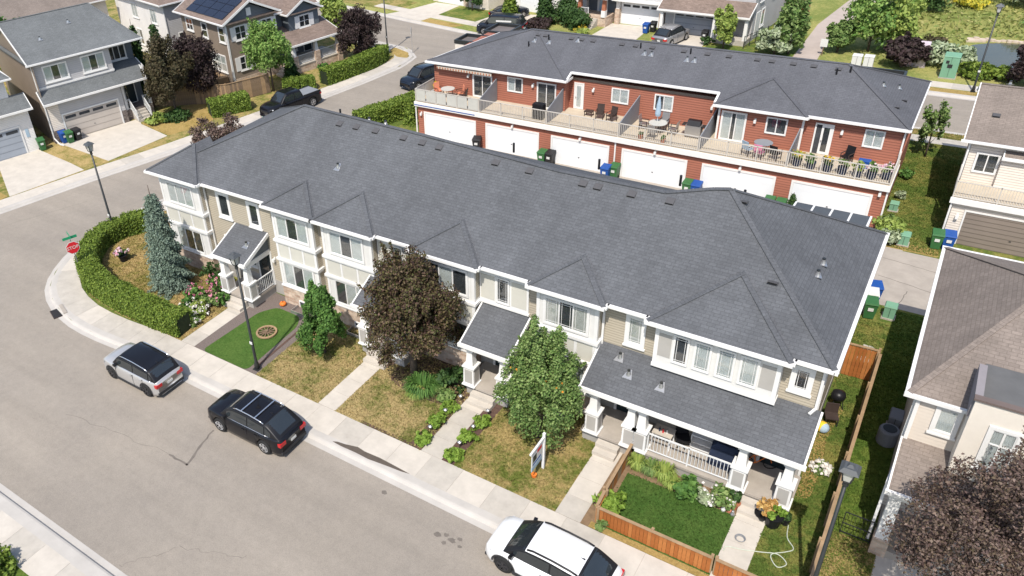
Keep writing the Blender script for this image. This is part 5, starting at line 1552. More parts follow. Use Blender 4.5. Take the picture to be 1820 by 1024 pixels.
# ------------------------------------------------------------------ vehicles
def car(name, label, loc, rz, L, W, Hh, wb, fo, r, paint, belt, hood, xa, xr0, xr1, xb, tail, roofm=None, rim='rim', trimm='black', cat='car', rails=None, clad=False, bars=False, bed=None, nose=.62, pillar_m='black', lit='tail_red', wraproof=.76, plate=True, rear_len=.35, group=None):
    """front is +x, origin on the ground under the middle; loft of cross sections"""
    t = thing(name, label, cat, loc, rz, group)
    xf, xk = L / 2, -L / 2
    xw = (xf - fo, xf - fo - wb)
    sill = .2
    R_ = r * 1.16
    def zbot(x):
        z = sill + .0
        for c in xw:
            q = R_ ** 2 - (x - c) ** 2
            if q > 0:
                z = max(z, r + math.sqrt(q))
        e = max(0, (abs(x) - (L / 2 - .25)) / .25)
        return max(z, sill + .1 * e)
    def ztop(x):
        if x > xa:
            s = (x - xa) / (xf - xa)
            z = hood - (hood - nose - .12) * s ** 2.6
            return z if s < .93 else z - (.16 * ((s - .93) / .07) ** 2)
        if x > xb:
            return belt + (hood - belt) * max(0, (x - (xa - .5)) / .5)
        s = (xb - x) / max(.05, xb - xk)
        return belt + (tail - belt) * s ** 1.5 - .12 * s ** 6
    def half(x):
        s = abs(x) / (L / 2)
        k = 1 - .06 * s ** 2
        if s > .82:
            k -= (.2 if x > 0 else .14) * ((s - .82) / .18) ** 2.4
        return W / 2 * k
    xs = sorted(set([xf, xk] + [xk + L * i / 34 for i in range(35)] + [c + R_ * cos(a * pi / 10) for c in xw for a in range(11)] + [xf - .03, xf - .1, xk + .03, xk + .1]))
    rows = []
    for x in xs:
        zb, zt, w_ = zbot(x), ztop(x), half(x)
        sh = zt - .05
        zc = zb + (sh - zb) * .45
        row = [(w_ * .8, sill + .02 if zb < .45 else zb), (w_ * .975, zb), (w_ * .992, zb + (sh - zb) * .2), (w_, zc), (w_ * .985, zb + (sh - zb) * .78), (w_ * .955, sh - .01), (w_ * .9, zt), (w_ * .5, zt + .025), (0, zt + .035)]
        rows.append([(x, y, z) for y, z in row] + [(x, -y, z) for y, z in row[-2::-1]])
    n = len(rows[0])
    m = MB()
    vs = [p for q in rows for p in q]
    fs = [(i * n + j, i * n + j + 1, (i + 1) * n + j + 1, (i + 1) * n + j) for i in range(len(rows) - 1) for j in range(n - 1)]
    fs += [tuple(range(n)), tuple(range((len(rows) - 1) * n, len(rows) * n))[::-1]]
    body = m.add(vs, fs).build('body', paint, t, True)
    MB().box(xk + .15, xf - .15, -W / 2 * .8, W / 2 * .8, sill + .0, min(belt, hood) - .2).build('underbody', 'clad', t)
    # greenhouse
    wbot, wtop = W / 2 * .9, W / 2 * wraproof
    def roofz(x):
        if x > xr0:
            s = (x - xr0) / (xa - xr0)
            return Hh - .02 - (Hh - .02 - hood) * (s ** 1.25)
        if x < xr1:
            s = (xr1 - x) / (xr1 - xb)
            return Hh - .06 - (Hh - .06 - belt) * (s ** 1.3)
        s = (xr0 - x) / (xr0 - xr1)
        return Hh - .02 + .03 * sin(pi * min(1, s * 1.3)) - .06 * s ** 2
    def cw(x, s):
        """half width at height fraction s of the greenhouse"""
        e = 1.0
        if x < xr1:
            e = 1 - .08 * (xr1 - x) / (xr1 - xb)
        if x > xr0:
            e = 1 - .03 * (x - xr0) / (xa - xr0)
        return (wbot + (wtop - wbot) * s) * e
    def gp(x, s, sg, off=0.0):
        zt = roofz(x)
        z0 = ztop(x) - .02
        fr_ = max(.02, (zt - z0) / (Hh - belt))
        y = cw(x, s * fr_)
        return (x, sg * (y + off), z0 + (zt - z0) * s + off * .3)
    gx = [xb + (xa - xb) * i / 30 for i in range(31)]
    rows = []
    for x in gx:
        row = [gp(x, s, 1) for s in (0, .35, .7, .92)]
        zt = roofz(x)
        y = row[-1][1]
        row += [(x, y * .93, zt + .005), (x, y * .5, zt + .03), (x, 0, zt + .035)]
        rows.append(row + [(a, -b, c) for a, b, c in row[-2::-1]])
    n = len(rows[0])
    cab = MB().add([p for q in rows for p in q], [(i * n + j, i * n + j + 1, (i + 1) * n + j + 1, (i + 1) * n + j) for i in range(len(rows) - 1) for j in range(n - 1)]).build('cabin', pillar_m, t, True)
    # roof skin
    ri = [x for x in gx if xr1 - .02 <= x <= xr0 + .02]
    rows = []
    for x in ri:
        zt = roofz(x) + .012
        y = gp(x, .95, 1)[1]
        row = [(x, y, zt - .03), (x, y * .93, zt + .008), (x, y * .5, zt + .033), (x, 0, zt + .04)]
        rows.append(row + [(a, -b, c) for a, b, c in row[-2::-1]])
    n = len(rows[0])
    MB().add([p for q in rows for p in q], [(i * n + j, i * n + j + 1, (i + 1) * n + j + 1, (i + 1) * n + j) for i in range(len(rows) - 1) for j in range(n - 1)]).build('roof', roofm or paint, t, True)
    # glass
    def sheetglass(x0, x1, nm, k0=.94, k1=.9):
        q = []
        for i in range(7):
            x = x0 + (x1 - x0) * i / 6
            zt = roofz(x) + .014
            y = gp(x, .95, 1)[1] * (k0 + (k1 - k0) * i / 6)
            q.append([(x, y, zt - .012), (x, y * .5, zt + .024), (x, 0, zt + .03), (x, -y * .5, zt + .024), (x, -y, zt - .012)])
        MB().add([p for a in q for p in a], [(i * 5 + j, i * 5 + j + 1, (i + 1) * 5 + j + 1, (i + 1) * 5 + j) for i in range(6) for j in range(4)]).build(nm, 'glass_dark', t, True)
    sheetglass(xr0 + .04, xa - .06, 'windshield')
    sheetglass(xr1 - .06, xb + (.1 if bed is None else .05), 'rear_window', .92, .9)
    for sg in (1, -1):
        xm = (xr0 + xr1) / 2 + .02
        cut = [(xa - .42, xm + .03)] + ([(xm - .04, xr1 - .02 if bed else xr1 + .0)] if True else [])
        for x0, x1 in cut:
            b_, t_ = [], []
            for i in range(7):
                x = x0 + (x1 - x0) * i / 6
                b_.append(gp(x, .1, sg, .012))
                t_.append(gp(x, .84, sg, .012))
            v = b_ + t_
            f = [(i, i + 1, i + 8, i + 7) for i in range(6)]
            MB().add(v, f if sg > 0 else [q[::-1] for q in f]).build('side_window', 'glass_dark', t, True)
        if not bed:
            x0, x1 = xr1 - .06, (xr1 + xb) / 2 + .02
            v = [gp(x0, .1, sg, .012), gp(x1, .15, sg, .012), gp(x1, .7, sg, .012), gp(x0, .84, sg, .012)]
            MB().add(v, [(0, 1, 2, 3)]).build('quarter_window', 'glass_dark', t)
        mi = gp(xa - .4, .12, sg)
        MB().add([(mi[0] - .09, mi[1], mi[2]), (mi[0] + .07, mi[1], mi[2]), (mi[0] + .1, mi[1] + sg * .2, mi[2] + .02), (mi[0] - .06, mi[1] + sg * .22, mi[2] + .02), (mi[0] - .09, mi[1], mi[2] + .1), (mi[0] + .05, mi[1], mi[2] + .1), (mi[0] + .07, mi[1] + sg * .19, mi[2] + .15), (mi[0] - .06, mi[1] + sg * .21, mi[2] + .15)], [(0, 3, 2, 1), (4, 5, 6, 7), (0, 1, 5, 4), (1, 2, 6, 5), (2, 3, 7, 6), (3, 0, 4, 7)]).build('mirror', trimm if paint != 'paint_white' else 'paint_black', t)
        # lamps
        w_ = half(xf - .15)
        MB().add([(xf - .38, sg * (half(xf - .38) + .004), ztop(xf - .38) - .14), (xf - .05, sg * w_ * .86, nose - .04), (xf - .05, sg * w_ * .86, nose + .05), (xf - .34, sg * (half(xf - .34) * .985), ztop(xf - .34) - .045), (xf - .035, sg * w_ * .52, nose - .02), (xf - .05, sg * w_ * .55, nose + .04)], [(0, 1, 2, 3), (1, 4, 5, 2)] if sg < 0 else [(3, 2, 1, 0), (2, 5, 4, 1)]).build('headlight', 'lamp_clear', t)
        y1 = half(xk + .1)
        zt = ztop(xk + .1) if not bed else belt
        MB().box(xk - .012, xk + .16, *sorted((sg * y1 * .58, sg * (y1 + .02))), zt - .3, zt - .12).build('taillight', lit, t)
        for x in (xm + .14, xm - .62):
            MB().box(x, x + .17, *sorted((sg * half(x) * .985, sg * (half(x) * .985 + .03))), belt - .16, belt - .125).build('door_handle', paint if paint != 'paint_white' else 'chrome', t)
        for x in (xa - .3, xm + .02, xm - .72):
            MB().box(x - .008, x + .008, *sorted((sg * half(x) * .95, sg * (half(x) + .003))), .36, belt - .06).build('door_seam', 'black', t)
        if clad:
            MB().box(xw[1] + R_ * .9, xw[0] - R_ * .9, *sorted((sg * half(0) * .9, sg * (half(0) + .015))), .19, .34).build('sill_cladding', 'clad', t)
            for c in xw:
                q = MB()
                for i in range(12):
                    a0, a1 = pi * i / 12, pi * (i + 1) / 12
                    pts = []
                    for a, rr_ in ((a0, R_ * .98), (a1, R_ * .98), (a1, R_ * 1.16), (a0, R_ * 1.16)):
                        xx = c + rr_ * cos(a)
                        pts.append((xx, sg * (half(xx) + .012), r + rr_ * sin(a) - .02))
                    q.quad(*(pts if sg < 0 else pts[::-1]))
                q.build('arch_cladding', 'clad', t)
        if rails:
            q = [(x, sg * gp(x, .95, 1)[1] * .93, roofz(x) + .07) for x in (xr0 - .08, xr0 - .3, (xr0 + xr1) / 2, xr1 + .3, xr1 + .05)]
            q[0] = (q[0][0], q[0][1], q[0][2] - .05)
            q[-1] = (q[-1][0], q[-1][1], q[-1][2] - .05)
            MB().tube(q, .04 if rails == 'black' else .026, 6).build('roof_rail', rails, t, True)
            if rails == 'chrome':
                MB().tube([gp(x, .06, sg, .012) for x in (xa - .4, xa - .9, (xa + xb) / 2, xr1, xr1 - .25)], .014, 5).build('window_trim', 'chrome', t, True)
    if bars:
        for x in ((xr0 + xr1) / 2 + .38, (xr0 + xr1) / 2 - .42):
            y = gp(x, .95, 1)[1] * .93
            MB().bar((x, -y, roofz(x) + .1), (x, y, roofz(x) + .1), .06, .03).build('crossbar', rails, t)
    MB().box(xf - .06, xf + .006, -W * .27, W * .27, nose - .22, nose - .02).build('grille', 'black', t)
    MB().box(xf - .12, xf - .01, -W * .4, W * .4, .24, .36).build('front_bumper', 'clad', t)
    MB().box(xk - .006, xk + .14, -W * .42, W * .42, .26, .42).build('rear_bumper', 'clad', t)
    if plate:
        MB().box(xk - .016, xk - .0, -.16, .16, .62, .74).build('license_plate', 'util_white', t)
    if rails is not None or paint == 'paint_white':
        MB().add([(xr1 + .28, 0, roofz(xr1 + .28) + .05), (xr1 + .08, -.03, roofz(xr1 + .1) + .05), (xr1 + .08, .03, roofz(xr1 + .1) + .05), (xr1 + .09, 0, roofz(xr1 + .1) + .12)], [(0, 1, 3), (0, 3, 2), (1, 2, 3)]).build('antenna', 'black', t)
    for c in xw:
        for sg in (1, -1):
            y = sg * (W / 2 - .1)
            wl = MB()
            prof = [(r * .62, .1), (r * .9, .112), (r * .985, .085), (r, .04), (r, -.04), (r * .985, -.085), (r * .9, -.1)]
            nn = 22
            v = [(c + a * cos(2 * pi * k / nn), y + sg * b, r - .0 + a * sin(2 * pi * k / nn)) for a, b in prof for k in range(nn)]
            f = [(i * nn + k, i * nn + (k + 1) % nn, (i + 1) * nn + (k + 1) % nn, (i + 1) * nn + k) for i in range(len(prof) - 1) for k in range(nn)]
            wo = wl.add(v, f if sg < 0 else [q[::-1] for q in f]).build('wheel', 'tyre', t, True)
            q = MB()
            for i in range(5):
                a = 2 * pi * i / 5 + .3
                for da in (-.16, .16):
                    q.bar((c, y + sg * .085, r), (c + r * .62 * cos(a + da), y + sg * .105, r + r * .62 * sin(a + da)), .045, .03)
            for k in range(20):
                a0, a1 = 2 * pi * k / 20, 2 * pi * (k + 1) / 20
                q.quad(*[(c + rr_ * cos(a), y + sg * .108, r + rr_ * sin(a)) for a, rr_ in ((a0, r * .57), (a1, r * .57), (a1, r * .65), (a0, r * .65))])
            q.build('rim', rim, wo)
            MB().tube([(c, y + sg * .05, r), (c, y + sg * .06, r)], r * .6, 16).build('brake', 'clad', wo)
    if bed:
        x0, x1 = bed
        MB().box(x0, x1, -W / 2 * .8, W / 2 * .8, belt - .05, belt + .05).build('bed_cover', 'screen_grey', t)
        MB().box(x0 - .06, x1, -W / 2 * .93, -W / 2 * .8, belt - .05, belt + .08).box(x0 - .06, x1, W / 2 * .8, W / 2 * .93, belt - .05, belt + .08).build('bed_side', paint, t)
    return t
Zr = -.128
car('parked_car', 'silver compact hatchback with black roof parked nearest the corner', (-29.83, 17.02, Zr), pi, 4.3, 1.86, 1.56, 2.67, .82, .35, 'paint_silver', 1.02, 1.02, 1.18, .62, -1.6, -2.06, .98, 'paint_black', 'rim_dark', rails='chrome', clad=True, nose=.72, wraproof=.8)
car('parked_car', 'black crossover with silver roof bars parked behind the silver hatchback', (-22.15, 17.22, Zr), pi + .01, 4.68, 1.88, 1.62, 2.75, .95, .37, 'paint_black', 1.05, 1.06, 1.3, .55, -1.4, -2.2, .98, None, 'rim', rails='chrome', bars=True, nose=.7)
car('parked_car', 'white electric crossover with black roof rails at the bottom edge', (-7.6, 17.48, Zr), pi - .0, 4.68, 1.89, 1.56, 2.85, .85, .37, 'paint_white', 1.03, 1.0, 1.55, .72, -1.3, -2.12, .95, None, 'rim_dark', rails='black', clad=True, nose=.66, wraproof=.8)
car('pickup_truck', 'black pickup truck parked in front of the clipped hedges', (-48.15, 48.8, Zr), radians(-101), 5.75, 1.98, 1.88, 3.7, .95, .41, 'paint_black', 1.2, 1.2, 1.55, .8, -.65, -.9, 1.2, None, 'rim', cat='truck', bed=(-2.75, -.95), nose=.85)
car('parked_car', 'dark blue crossover on the side street beside the red row', (-41.0, 59.3, Zr), radians(-104), 4.5, 1.86, 1.68, 2.66, .9, .36, 'paint_navy', 1.05, 1.05, 1.25, .55, -1.3, -2.0, 1.0, None, 'rim', rails='black', nose=.7)
v = car('delivery_van', 'black van with white lettering on the driveway across the top street', (-41.9, 76.0, .02), radians(190), 5.2, 1.95, 2.0, 3.2, .9, .37, 'paint_navy', 1.2, 1.15, 1.7, .95, -2.1, -2.5, 1.2, None, 'rim', cat='van', nose=.8)
MB().box(-1.4, .3, .93, .955, 1.45, 1.62).build('lettering', 'util_white', v)
car('parked_car', 'dark sedan on a driveway behind the conical evergreen', (-44.0, 81.6, .02), radians(60), 4.5, 1.8, 1.45, 2.65, .9, .33, 'paint_navy', .98, .98, 1.1, .4, -1.0, -1.8, 1.0, None, 'rim', nose=.65)
car('parked_car', 'silver crossover parked by the slate garage door', (-24.7, 79.2, .02), radians(78), 4.5, 1.84, 1.65, 2.66, .9, .35, 'paint_grey', 1.05, 1.05, 1.25, .55, -1.3, -2.0, 1.0, None, 'rim', rails='chrome', nose=.7)
# ------------------------------------------------------------------ street furniture
def street_lamp(label, x, y, h=6.75, z=0.0):
    t = thing('street_lamp', label, 'street lamp', (x, y, z), group='black lantern street lamps')
    MB().tube([(0, 0, -.1), (0, 0, .35), (0, 0, .5), (0, 0, h - .75)], [.13, .12, .075, .055], 10).build('pole', 'dark_metal', t, True)
    MB().box(-.17, .17, -.17, .17, -.05, .05).build('base_plate', 'dark_metal', t)
    MB().tube([(0, 0, h - .75), (0, 0, h - .62), (0, 0, h - .55)], [.09, .07, .14], 10).build('collar', 'dark_metal', t)
    f = MB()
    for i in range(4):
        a = pi / 4 + i * pi / 2
        f.bar((cos(a) * .15, sin(a) * .15, h - .55), (cos(a) * .24, sin(a) * .24, h - .1), .03)
    f.build('lantern_frame', 'dark_metal', t)
    MB().taper(0, 0, h - .54, h - .12, .08, .15).build('lantern_glass', 'frost', t)
    MB().taper(0, 0, h - .1, h + .02, .26, .16).taper(0, 0, h + .02, h + .1, .1, .04).build('lantern_cap', 'screen_slate', t)
    MB().box(-.085, .085, -.09, -.06, 1.6, 1.75).build('number_tag', 'util_white', t)
    return t
street_lamp('black lantern street lamp behind the corner hedge', -43.2, 25.6)
street_lamp('black lantern street lamp between artificial turf and dry lawn', -25.1, 20.35)
street_lamp('black lantern street lamp beside the right wooden fence', .18, 20.25, 7.05)
street_lamp('black lantern street lamp near the pond', .7, 75.1)
street_lamp('tall lamp post at the far corner hedge end', -49.6, 65.6, 8.5)
t = thing('stop_sign', 'red octagonal stop sign with green street name blades at the hedge', 'sign', (-40.75, 21.2, 0), radians(-20))
MB().box(-.03, .03, -.03, .03, -.1, 2.75).build('post', 'steel', t)
oc = [(.42 * cos(pi / 8 + i * pi / 4), .42 * sin(pi / 8 + i * pi / 4)) for i in range(8)]
pl = MB()
n = 8
pl.add([(.035, a, 2.2 + b) for a, b in oc] + [(.05, a, 2.2 + b) for a, b in oc], [tuple(range(8))[::-1], tuple(range(8, 16))] + [(i, (i + 1) % 8, (i + 1) % 8 + 8, i + 8) for i in range(8)])
pl.build('plate_border', 'util_white', t)
MB().add([(.052, a * .93, 2.2 + b * .93) for a, b in oc] + [(.056, a * .93, 2.2 + b * .93) for a, b in oc], [tuple(range(8))[::-1], tuple(range(8, 16))] + [(i, (i + 1) % 8, (i + 1) % 8 + 8, i + 8) for i in range(8)]).build('plate', 'red_paint', t)
def text(parent, body, size, loc, rot, mat, ext=.004, name='lettering'):
    c = bpy.data.curves.new(name, 'FONT')
    c.body = body
    c.size = size
    c.extrude = ext
    c.align_x = 'CENTER'
    c.align_y = 'CENTER'
    o = bpy.data.objects.new(name, c)
    COL.objects.link(o)
    dg = bpy.context.evaluated_depsgraph_get()
    me = bpy.data.meshes.new_from_object(o.evaluated_get(dg))
    bpy.data.objects.remove(o)
    me.materials.clear()
    me.materials.append(MATS[mat])
    q = bpy.data.objects.new(name, me)
    COL.objects.link(q)
    q.parent = parent
    q.location = loc
    q.rotation_euler = rot
    return q
text(t, 'STOP', .29, (.06, 0, 2.2), (pi / 2, 0, pi / 2), 'util_white')
MB().box(-.01, .01, -.42, .42, 2.78, 2.95).build('street_name_blade', 'sign_green', t)
MB().box(-.45, .45, -.01, .01, 2.96, 3.13).build('street_name_blade', 'sign_green', t)
# no parking style small sign on the far side street
t = thing('street_sign', 'small white street sign on a post in front of far road', 'sign', (-47.3, 66.8, 0), radians(-60))
MB().box(-.025, .025, -.025, .025, -.1, 2.6).build('post', 'steel', t)
MB().box(-.24, .24, -.045, -.03, 1.9, 2.55).build('plate', 'util_white', t)
MB().box(-.07, .07, -.05, -.046, 2.05, 2.4).build('symbol', 'dark_metal', t)
t = thing('for_sale_sign', 'white post realtor sign hanging on the dry lawn', 'sign', (-10.07, 21.77, 0))
MB().box(-.05, .05, -.05, .05, -.1, 1.95).add([(-.06, -.06, 1.95), (.06, -.06, 1.95), (.06, .06, 1.95), (-.06, .06, 1.95), (0, 0, 2.03)], [(0, 1, 4), (1, 2, 4), (2, 3, 4), (3, 0, 4)]).build('post', 'white', t)
MB().box(-.04, .04, -1.2, -.05, 1.72, 1.8).build('arm', 'white', t)
MB().box(-.015, .015, -1.08, -.2, .95, 1.62).build('panel', 'util_white', t)
MB().box(-.018, .018, -1.08, -.2, .72, .93).build('rider', 'cloth_blue', t)
MB().box(.015, .019, -.62, -.24, 1.4, 1.58).build('red_logo', 'red_paint', t)
MB().box(.015, .019, -.98, -.68, 1.15, 1.48).build('portrait', 'dark_metal', t)
MB().box(.015, .019, -1.0, -.28, 1.0, 1.08).build('text_line', 'bin_blue', t)
for y in (-1.0, -.3):
    MB().bar((0, y, 1.62), (0, y, 1.72), .015).build('hook', 'steel', t)
MB().lathe(-.1, -.62, [(.1, 0), (.12, .16)], 10).build('orange_base', 'orange', t)
t = thing('wagon_wheel', 'old wooden wagon wheel lying on the artificial turf', 'wheel', (-26.75, 22.8, 0))
q = MB()
for k in range(28):
    a0, a1 = 2 * pi * k / 28, 2 * pi * (k + 1) / 28
    v = [(rr_ * cos(a), rr_ * sin(a), z) for z in (.06, .13) for a, rr_ in ((a0, .47), (a1, .47), (a1, .57), (a0, .57))]
    q.add(v, [(3, 2, 1, 0), (4, 5, 6, 7), (0, 1, 5, 4), (2, 3, 7, 6)])
q.build('felloe', 'wood_weathered', t)
MB().lathe(0, 0, [(.1, .04), (.1, .2)], 12).build('hub', 'wood_grey', t)
for k in range(12):
    a = 2 * pi * k / 12
    MB().bar((.08 * cos(a), .08 * sin(a), .1), (.49 * cos(a), .49 * sin(a), .1), .045).build('spoke', 'wood_grey', t)
t = thing('storm_drain', 'iron storm drain grate set in the corner kerb', 'drain', (-39.0, 18.1, 0), radians(-20))
MB().box(-.5, .5, -.28, .28, -.14, -.1).build('frame', 'iron_brown', t)
for i in range(8):
    MB().box(-.44 + i * .115, -.38 + i * .115, -.24, .24, -.1, -.085).build('grate_bar', 'dark_metal', t)
MB().box(-.55, .55, .3, .5, -.1, .06).build('hood', 'concrete_grey', t)
def wheelie(label, x, y, mat, rz=0.0, lid=None, z=0.0, s=1.0, group='wheeled refuse bins'):
    t = thing('wheeled_bin', label, 'bin', (x, y, z), rz, group)
    q = MB().taper(0, 0, .06, .92, .22, .29, .25, .34)
    q.build('body', mat, t)
    MB().add([(-.31, -.38, .92), (.31, -.38, .92), (.31, .36, .92), (-.31, .36, .92), (-.29, -.34, 1.0), (.29, -.34, 1.0), (.29, .34, 1.05), (-.29, .34, 1.05)], [(0, 3, 2, 1), (4, 5, 6, 7), (0, 1, 5, 4), (1, 2, 6, 5), (2, 3, 7, 6), (3, 0, 4, 7)]).build('lid', lid or mat, t)
    MB().bar((-.25, .42, .98), (.25, .42, .98), .03).build('handle', mat, t)
    for sx in (-1, 1):
        MB().tube([(sx * .2, .22, .1), (sx * .27, .22, .1)], .1, 10).build('wheel', 'tyre', t)
    MB().box(-.12, .12, -.345, -.325, .55, .72).build('logo', 'util_white', t)
    t.scale = (s, s, s)
    return t
wheelie('green bin beside the black bin between white garage doors', -23.3, 48.3, 'bin_green')
wheelie('black bin between second and third white garage doors', -22.75, 48.4, 'bin_black')
wheelie('black bin at the pillar right of first garage door', -28.75, 48.3, 'bin_black', .3)
wheelie('blue bin right of the third garage door', -18.35, 47.9, 'bin_blue')
wheelie('green bin tucked behind the blue one by the downspout', -17.9, 48.35, 'bin_green')
wheelie('green bin left of the pair before fifth garage door', -12.85, 48.1, 'bin_green')
wheelie('blue bin of the pair before fifth garage door', -12.3, 48.1, 'bin_blue')
wheelie('left green bin before the sixth garage door', -7.85, 48.0, 'bin_green')
wheelie('right green bin before the sixth garage door', -7.2, 48.0, 'bin_green')
wheelie('green bin at the corner of the cream house garage', .98, 48.0, 'bin_green', .1)
wheelie('blue bin beside the cream house garage door', 1.52, 48.15, 'bin_blue', .1)
wheelie('blue bin at the lane edge behind the front row', -1.0, 40.9, 'bin_blue', .3)
wheelie('black bin with pale lid behind the front row', -1.05, 40.15, 'bin_black', .2, 'util_white')
wheelie('green bin in the side yard behind the front row', -.95, 39.3, 'bin_green', .2)
wheelie('green bin by the stone corner of the grey house', -60.75, 34.45, 'bin_green', radians(80))
wheelie('black bin at the left of the grey garage door', -60.65, 35.15, 'bin_black', radians(85))
wheelie('blue bin behind green one at the grey house corner', -61.2, 34.2, 'bin_blue', radians(80))
wheelie('green bin by the garage at the left photo edge', -61.6, 32.3, 'bin_green', radians(70))
wheelie('blue bin on the driveway across the top street', -28.0, 81.3, 'bin_blue')
wheelie('black bin behind the blue one across the top street', -27.5, 82.0, 'bin_black')
wheelie('black bin by the slate garage across the top street', -21.9, 80.8, 'bin_black')
def cabinet(name, label, cat, x, y, w_, d, h, mat, rz=0.0, z=0.0):
    t = thing(name, label, cat, (x, y, z), rz)
    MB().box(-w_ / 2 - .05, w_ / 2 + .05, -d / 2 - .05, d / 2 + .05, -.1, .08).build('pad', 'concrete_grey', t)
    MB().box(-w_ / 2, w_ / 2, -d / 2, d / 2, .08, h - .1).build('body', mat, t)
    MB().add([(-w_ / 2 - .03, -d / 2 - .03, h - .1), (w_ / 2 + .03, -d / 2 - .03, h - .1), (w_ / 2 + .03, d / 2 + .03, h - .1), (-w_ / 2 - .03, d / 2 + .03, h - .1), (-w_ / 2, -d / 2, h - .04), (w_ / 2, -d / 2, h - .04), (w_ / 2, d / 2, h), (-w_ / 2, d / 2, h)], [(0, 3, 2, 1), (4, 5, 6, 7), (0, 1, 5, 4), (1, 2, 6, 5), (2, 3, 7, 6), (3, 0, 4, 7)]).build('lid', mat, t)
    MB().box(-.01, .01, -d / 2 - .012, -d / 2, .12, h - .12).build('door_gap', 'dark_metal', t)
    return t
cabinet('utility_box', 'green utility box beside shrubs at the red row corner', 'utility box', -.5, 47.6, .5, .5, .75, 'util_green')
cabinet('utility_box', 'green utility box in the side yard by the lane', 'utility box', -.1, 39.7, .5, .45, .8, 'util_green')
cabinet('utility_box', 'small teal box at the side wall of the red row', 'utility box', -1.55, 51.6, .45, .35, .6, 'util_green')
cabinet('utility_box', 'pale green utility box beside the side street hedge', 'utility box', -38.9, 50.3, .8, .7, 1.0, 'util_pale')
q = cabinet('transformer_box', 'green transformer cabinet with stickers near the pond', 'utility box', -1.3, 78.1, 1.1, 1.1, 1.9, 'util_green')
MB().box(-.2, .15, -.565, -.552, .9, 1.2).box(-.35, -.12, -.565, -.552, 1.25, 1.5).build('sticker', 'dark_metal', q)
q = cabinet('transformer_box', 'graffiti covered white cabinet beside the dark shrub', 'utility box', -3.9, 80.2, 1.5, 1.0, 2.0, 'graffiti')
cabinet('mailbox', 'left white community mailbox by the red row roof', 'mailbox', -8.1, 78.2, .75, .5, 1.05, 'util_white')
cabinet('mailbox', 'right white community mailbox by the red row roof', 'mailbox', -7.2, 78.3, .75, .5, 1.05, 'util_white')
t = thing('path_sign', 'small white sign beside the park path', 'sign', (-11.2, 80.2, 0))
MB().box(-.04, .04, -.04, .04, -.1, 1.0).build('post', 'wood_grey', t)
MB().box(-.3, .3, -.06, -.04, .8, 1.5).build('plate', 'util_white', t)
t = cabinet('utility_box', 'pale utility box behind the hedge along the side street', 'utility box', -53.2, 46.9, .7, .6, .9, 'util_pale')
# air conditioner and meters in the side yard
t = thing('air_conditioner', 'grey air conditioner unit in the shaded side yard', 'air conditioner', (1.15, 30.3, 0))
MB().lathe(0, 0, [(.36, .05), (.38, .1), (.38, .72), (.34, .78), (.3, .78)], 18).build('casing', 'screen_grey', t)
MB().lathe(0, 0, [(.26, .79), (.26, .8)], 16).build('fan_grille', 'dark_metal', t)
t = cabinet('utility_box', 'grey meter box beside the air conditioner', 'utility box', 1.25, 31.3, .45, .6, .9, 'screen_grey')
# ------------------------------------------------------------------ fences
_bm = {}
def board_fence(name, label, pts, h, mat='wood_fence', bw=.14, rails=True, alt=None, cat='fence', cap=True):
    x0, y0 = pts[0]
    t = thing(name, label, cat, (x0, y0, 0), world=True)
    for a, b in zip(pts, pts[1:]):
        a, b = Vector(a), Vector(b)
        L = (b - a).length
        d = (b - a) / L
        n = max(1, int(L / bw))
        ang = math.atan2(d.y, d.x)
        key = (mat, h, bw)
        for mt in (mat, alt or mat):
            if (mt, h, bw) not in _bm:
                _bm[(mt, h, bw)] = MB().box(-bw / 2 + .006, bw / 2 - .006, -.011, .011, .04, h).mesh('board', mt)
        for i in range(n):
            q = a + d * (L * (i + .5) / n)
            o = place(_bm[(random.choice((mat, alt or mat)), h, bw)], 'board', t, (q.x, q.y, random.uniform(-.012, .012)), ang)
            o.scale.x = L / n / bw
        nr = Vector((-d.y, d.x))
        for z in (.25, h - .2):
            p, q = a + nr * .045, b + nr * .045
            MB().bar((p.x, p.y, z), (q.x, q.y, z), .04, .09).build('rail', mat, t)
        if cap:
            MB().bar((a.x, a.y, h + .02), (b.x, b.y, h + .02), .12, .035).build('cap_rail', 'wood_weathered', t)
        k = max(1, round(L / 2.2))
        for i in range(k + 1):
            q = a + d * (L * i / k) + nr * .08
            MB().box(q.x - .05, q.x + .05, q.y - .05, q.y + .05, -.1, h + .09).build('post', 'wood_weathered', t)
    return t
board_fence('wooden_fence', 'low cedar front fence beside the white car', [(-7.2, 21.2), (-7.15, 20.3), (-2.9, 20.3)], .85, alt='wood_fence2')
board_fence('wooden_fence', 'low cedar fence panel right of the front walk gap', [(-2.75, 20.3), (-.1, 20.3)], .85, alt='wood_fence2')
board_fence('wooden_fence', 'low wooden fence running up to the porch steps', [(-7.2, 21.3), (-7.25, 24.2)], .85, 'wood_weathered', alt='wood_fence')
board_fence('wooden_fence', 'tall side fence between the two front yards', [(.09, 19.9), (.06, 33.9)], 1.7, 'wood_grey', alt='wood_weathered', cap=True)
board_fence('wooden_gate', 'orange wooden gate panel across the side yard', [(-1.2, 34.0), (.0, 34.05)], 1.75, 'wood_fence', alt='wood_fence2', cat='gate')
board_fence('wooden_fence', 'weathered back fence in front of the brown house', [(-57.6, 45.6), (-54.6, 47.3), (-52.9, 51.2)], 1.8, 'wood_weathered', bw=.2, alt='wood_grey')
board_fence('wooden_fence', 'dark wooden fence behind the purple leaved trees', [(-60.6, 43.4), (-57.6, 45.6)], 1.8, 'wood_grey', bw=.2)
board_fence('wooden_fence', 'orange back yard fence at the top left corner', [(-88, 44), (-78, 40.5)], 1.8, 'wood_fence', bw=.3)
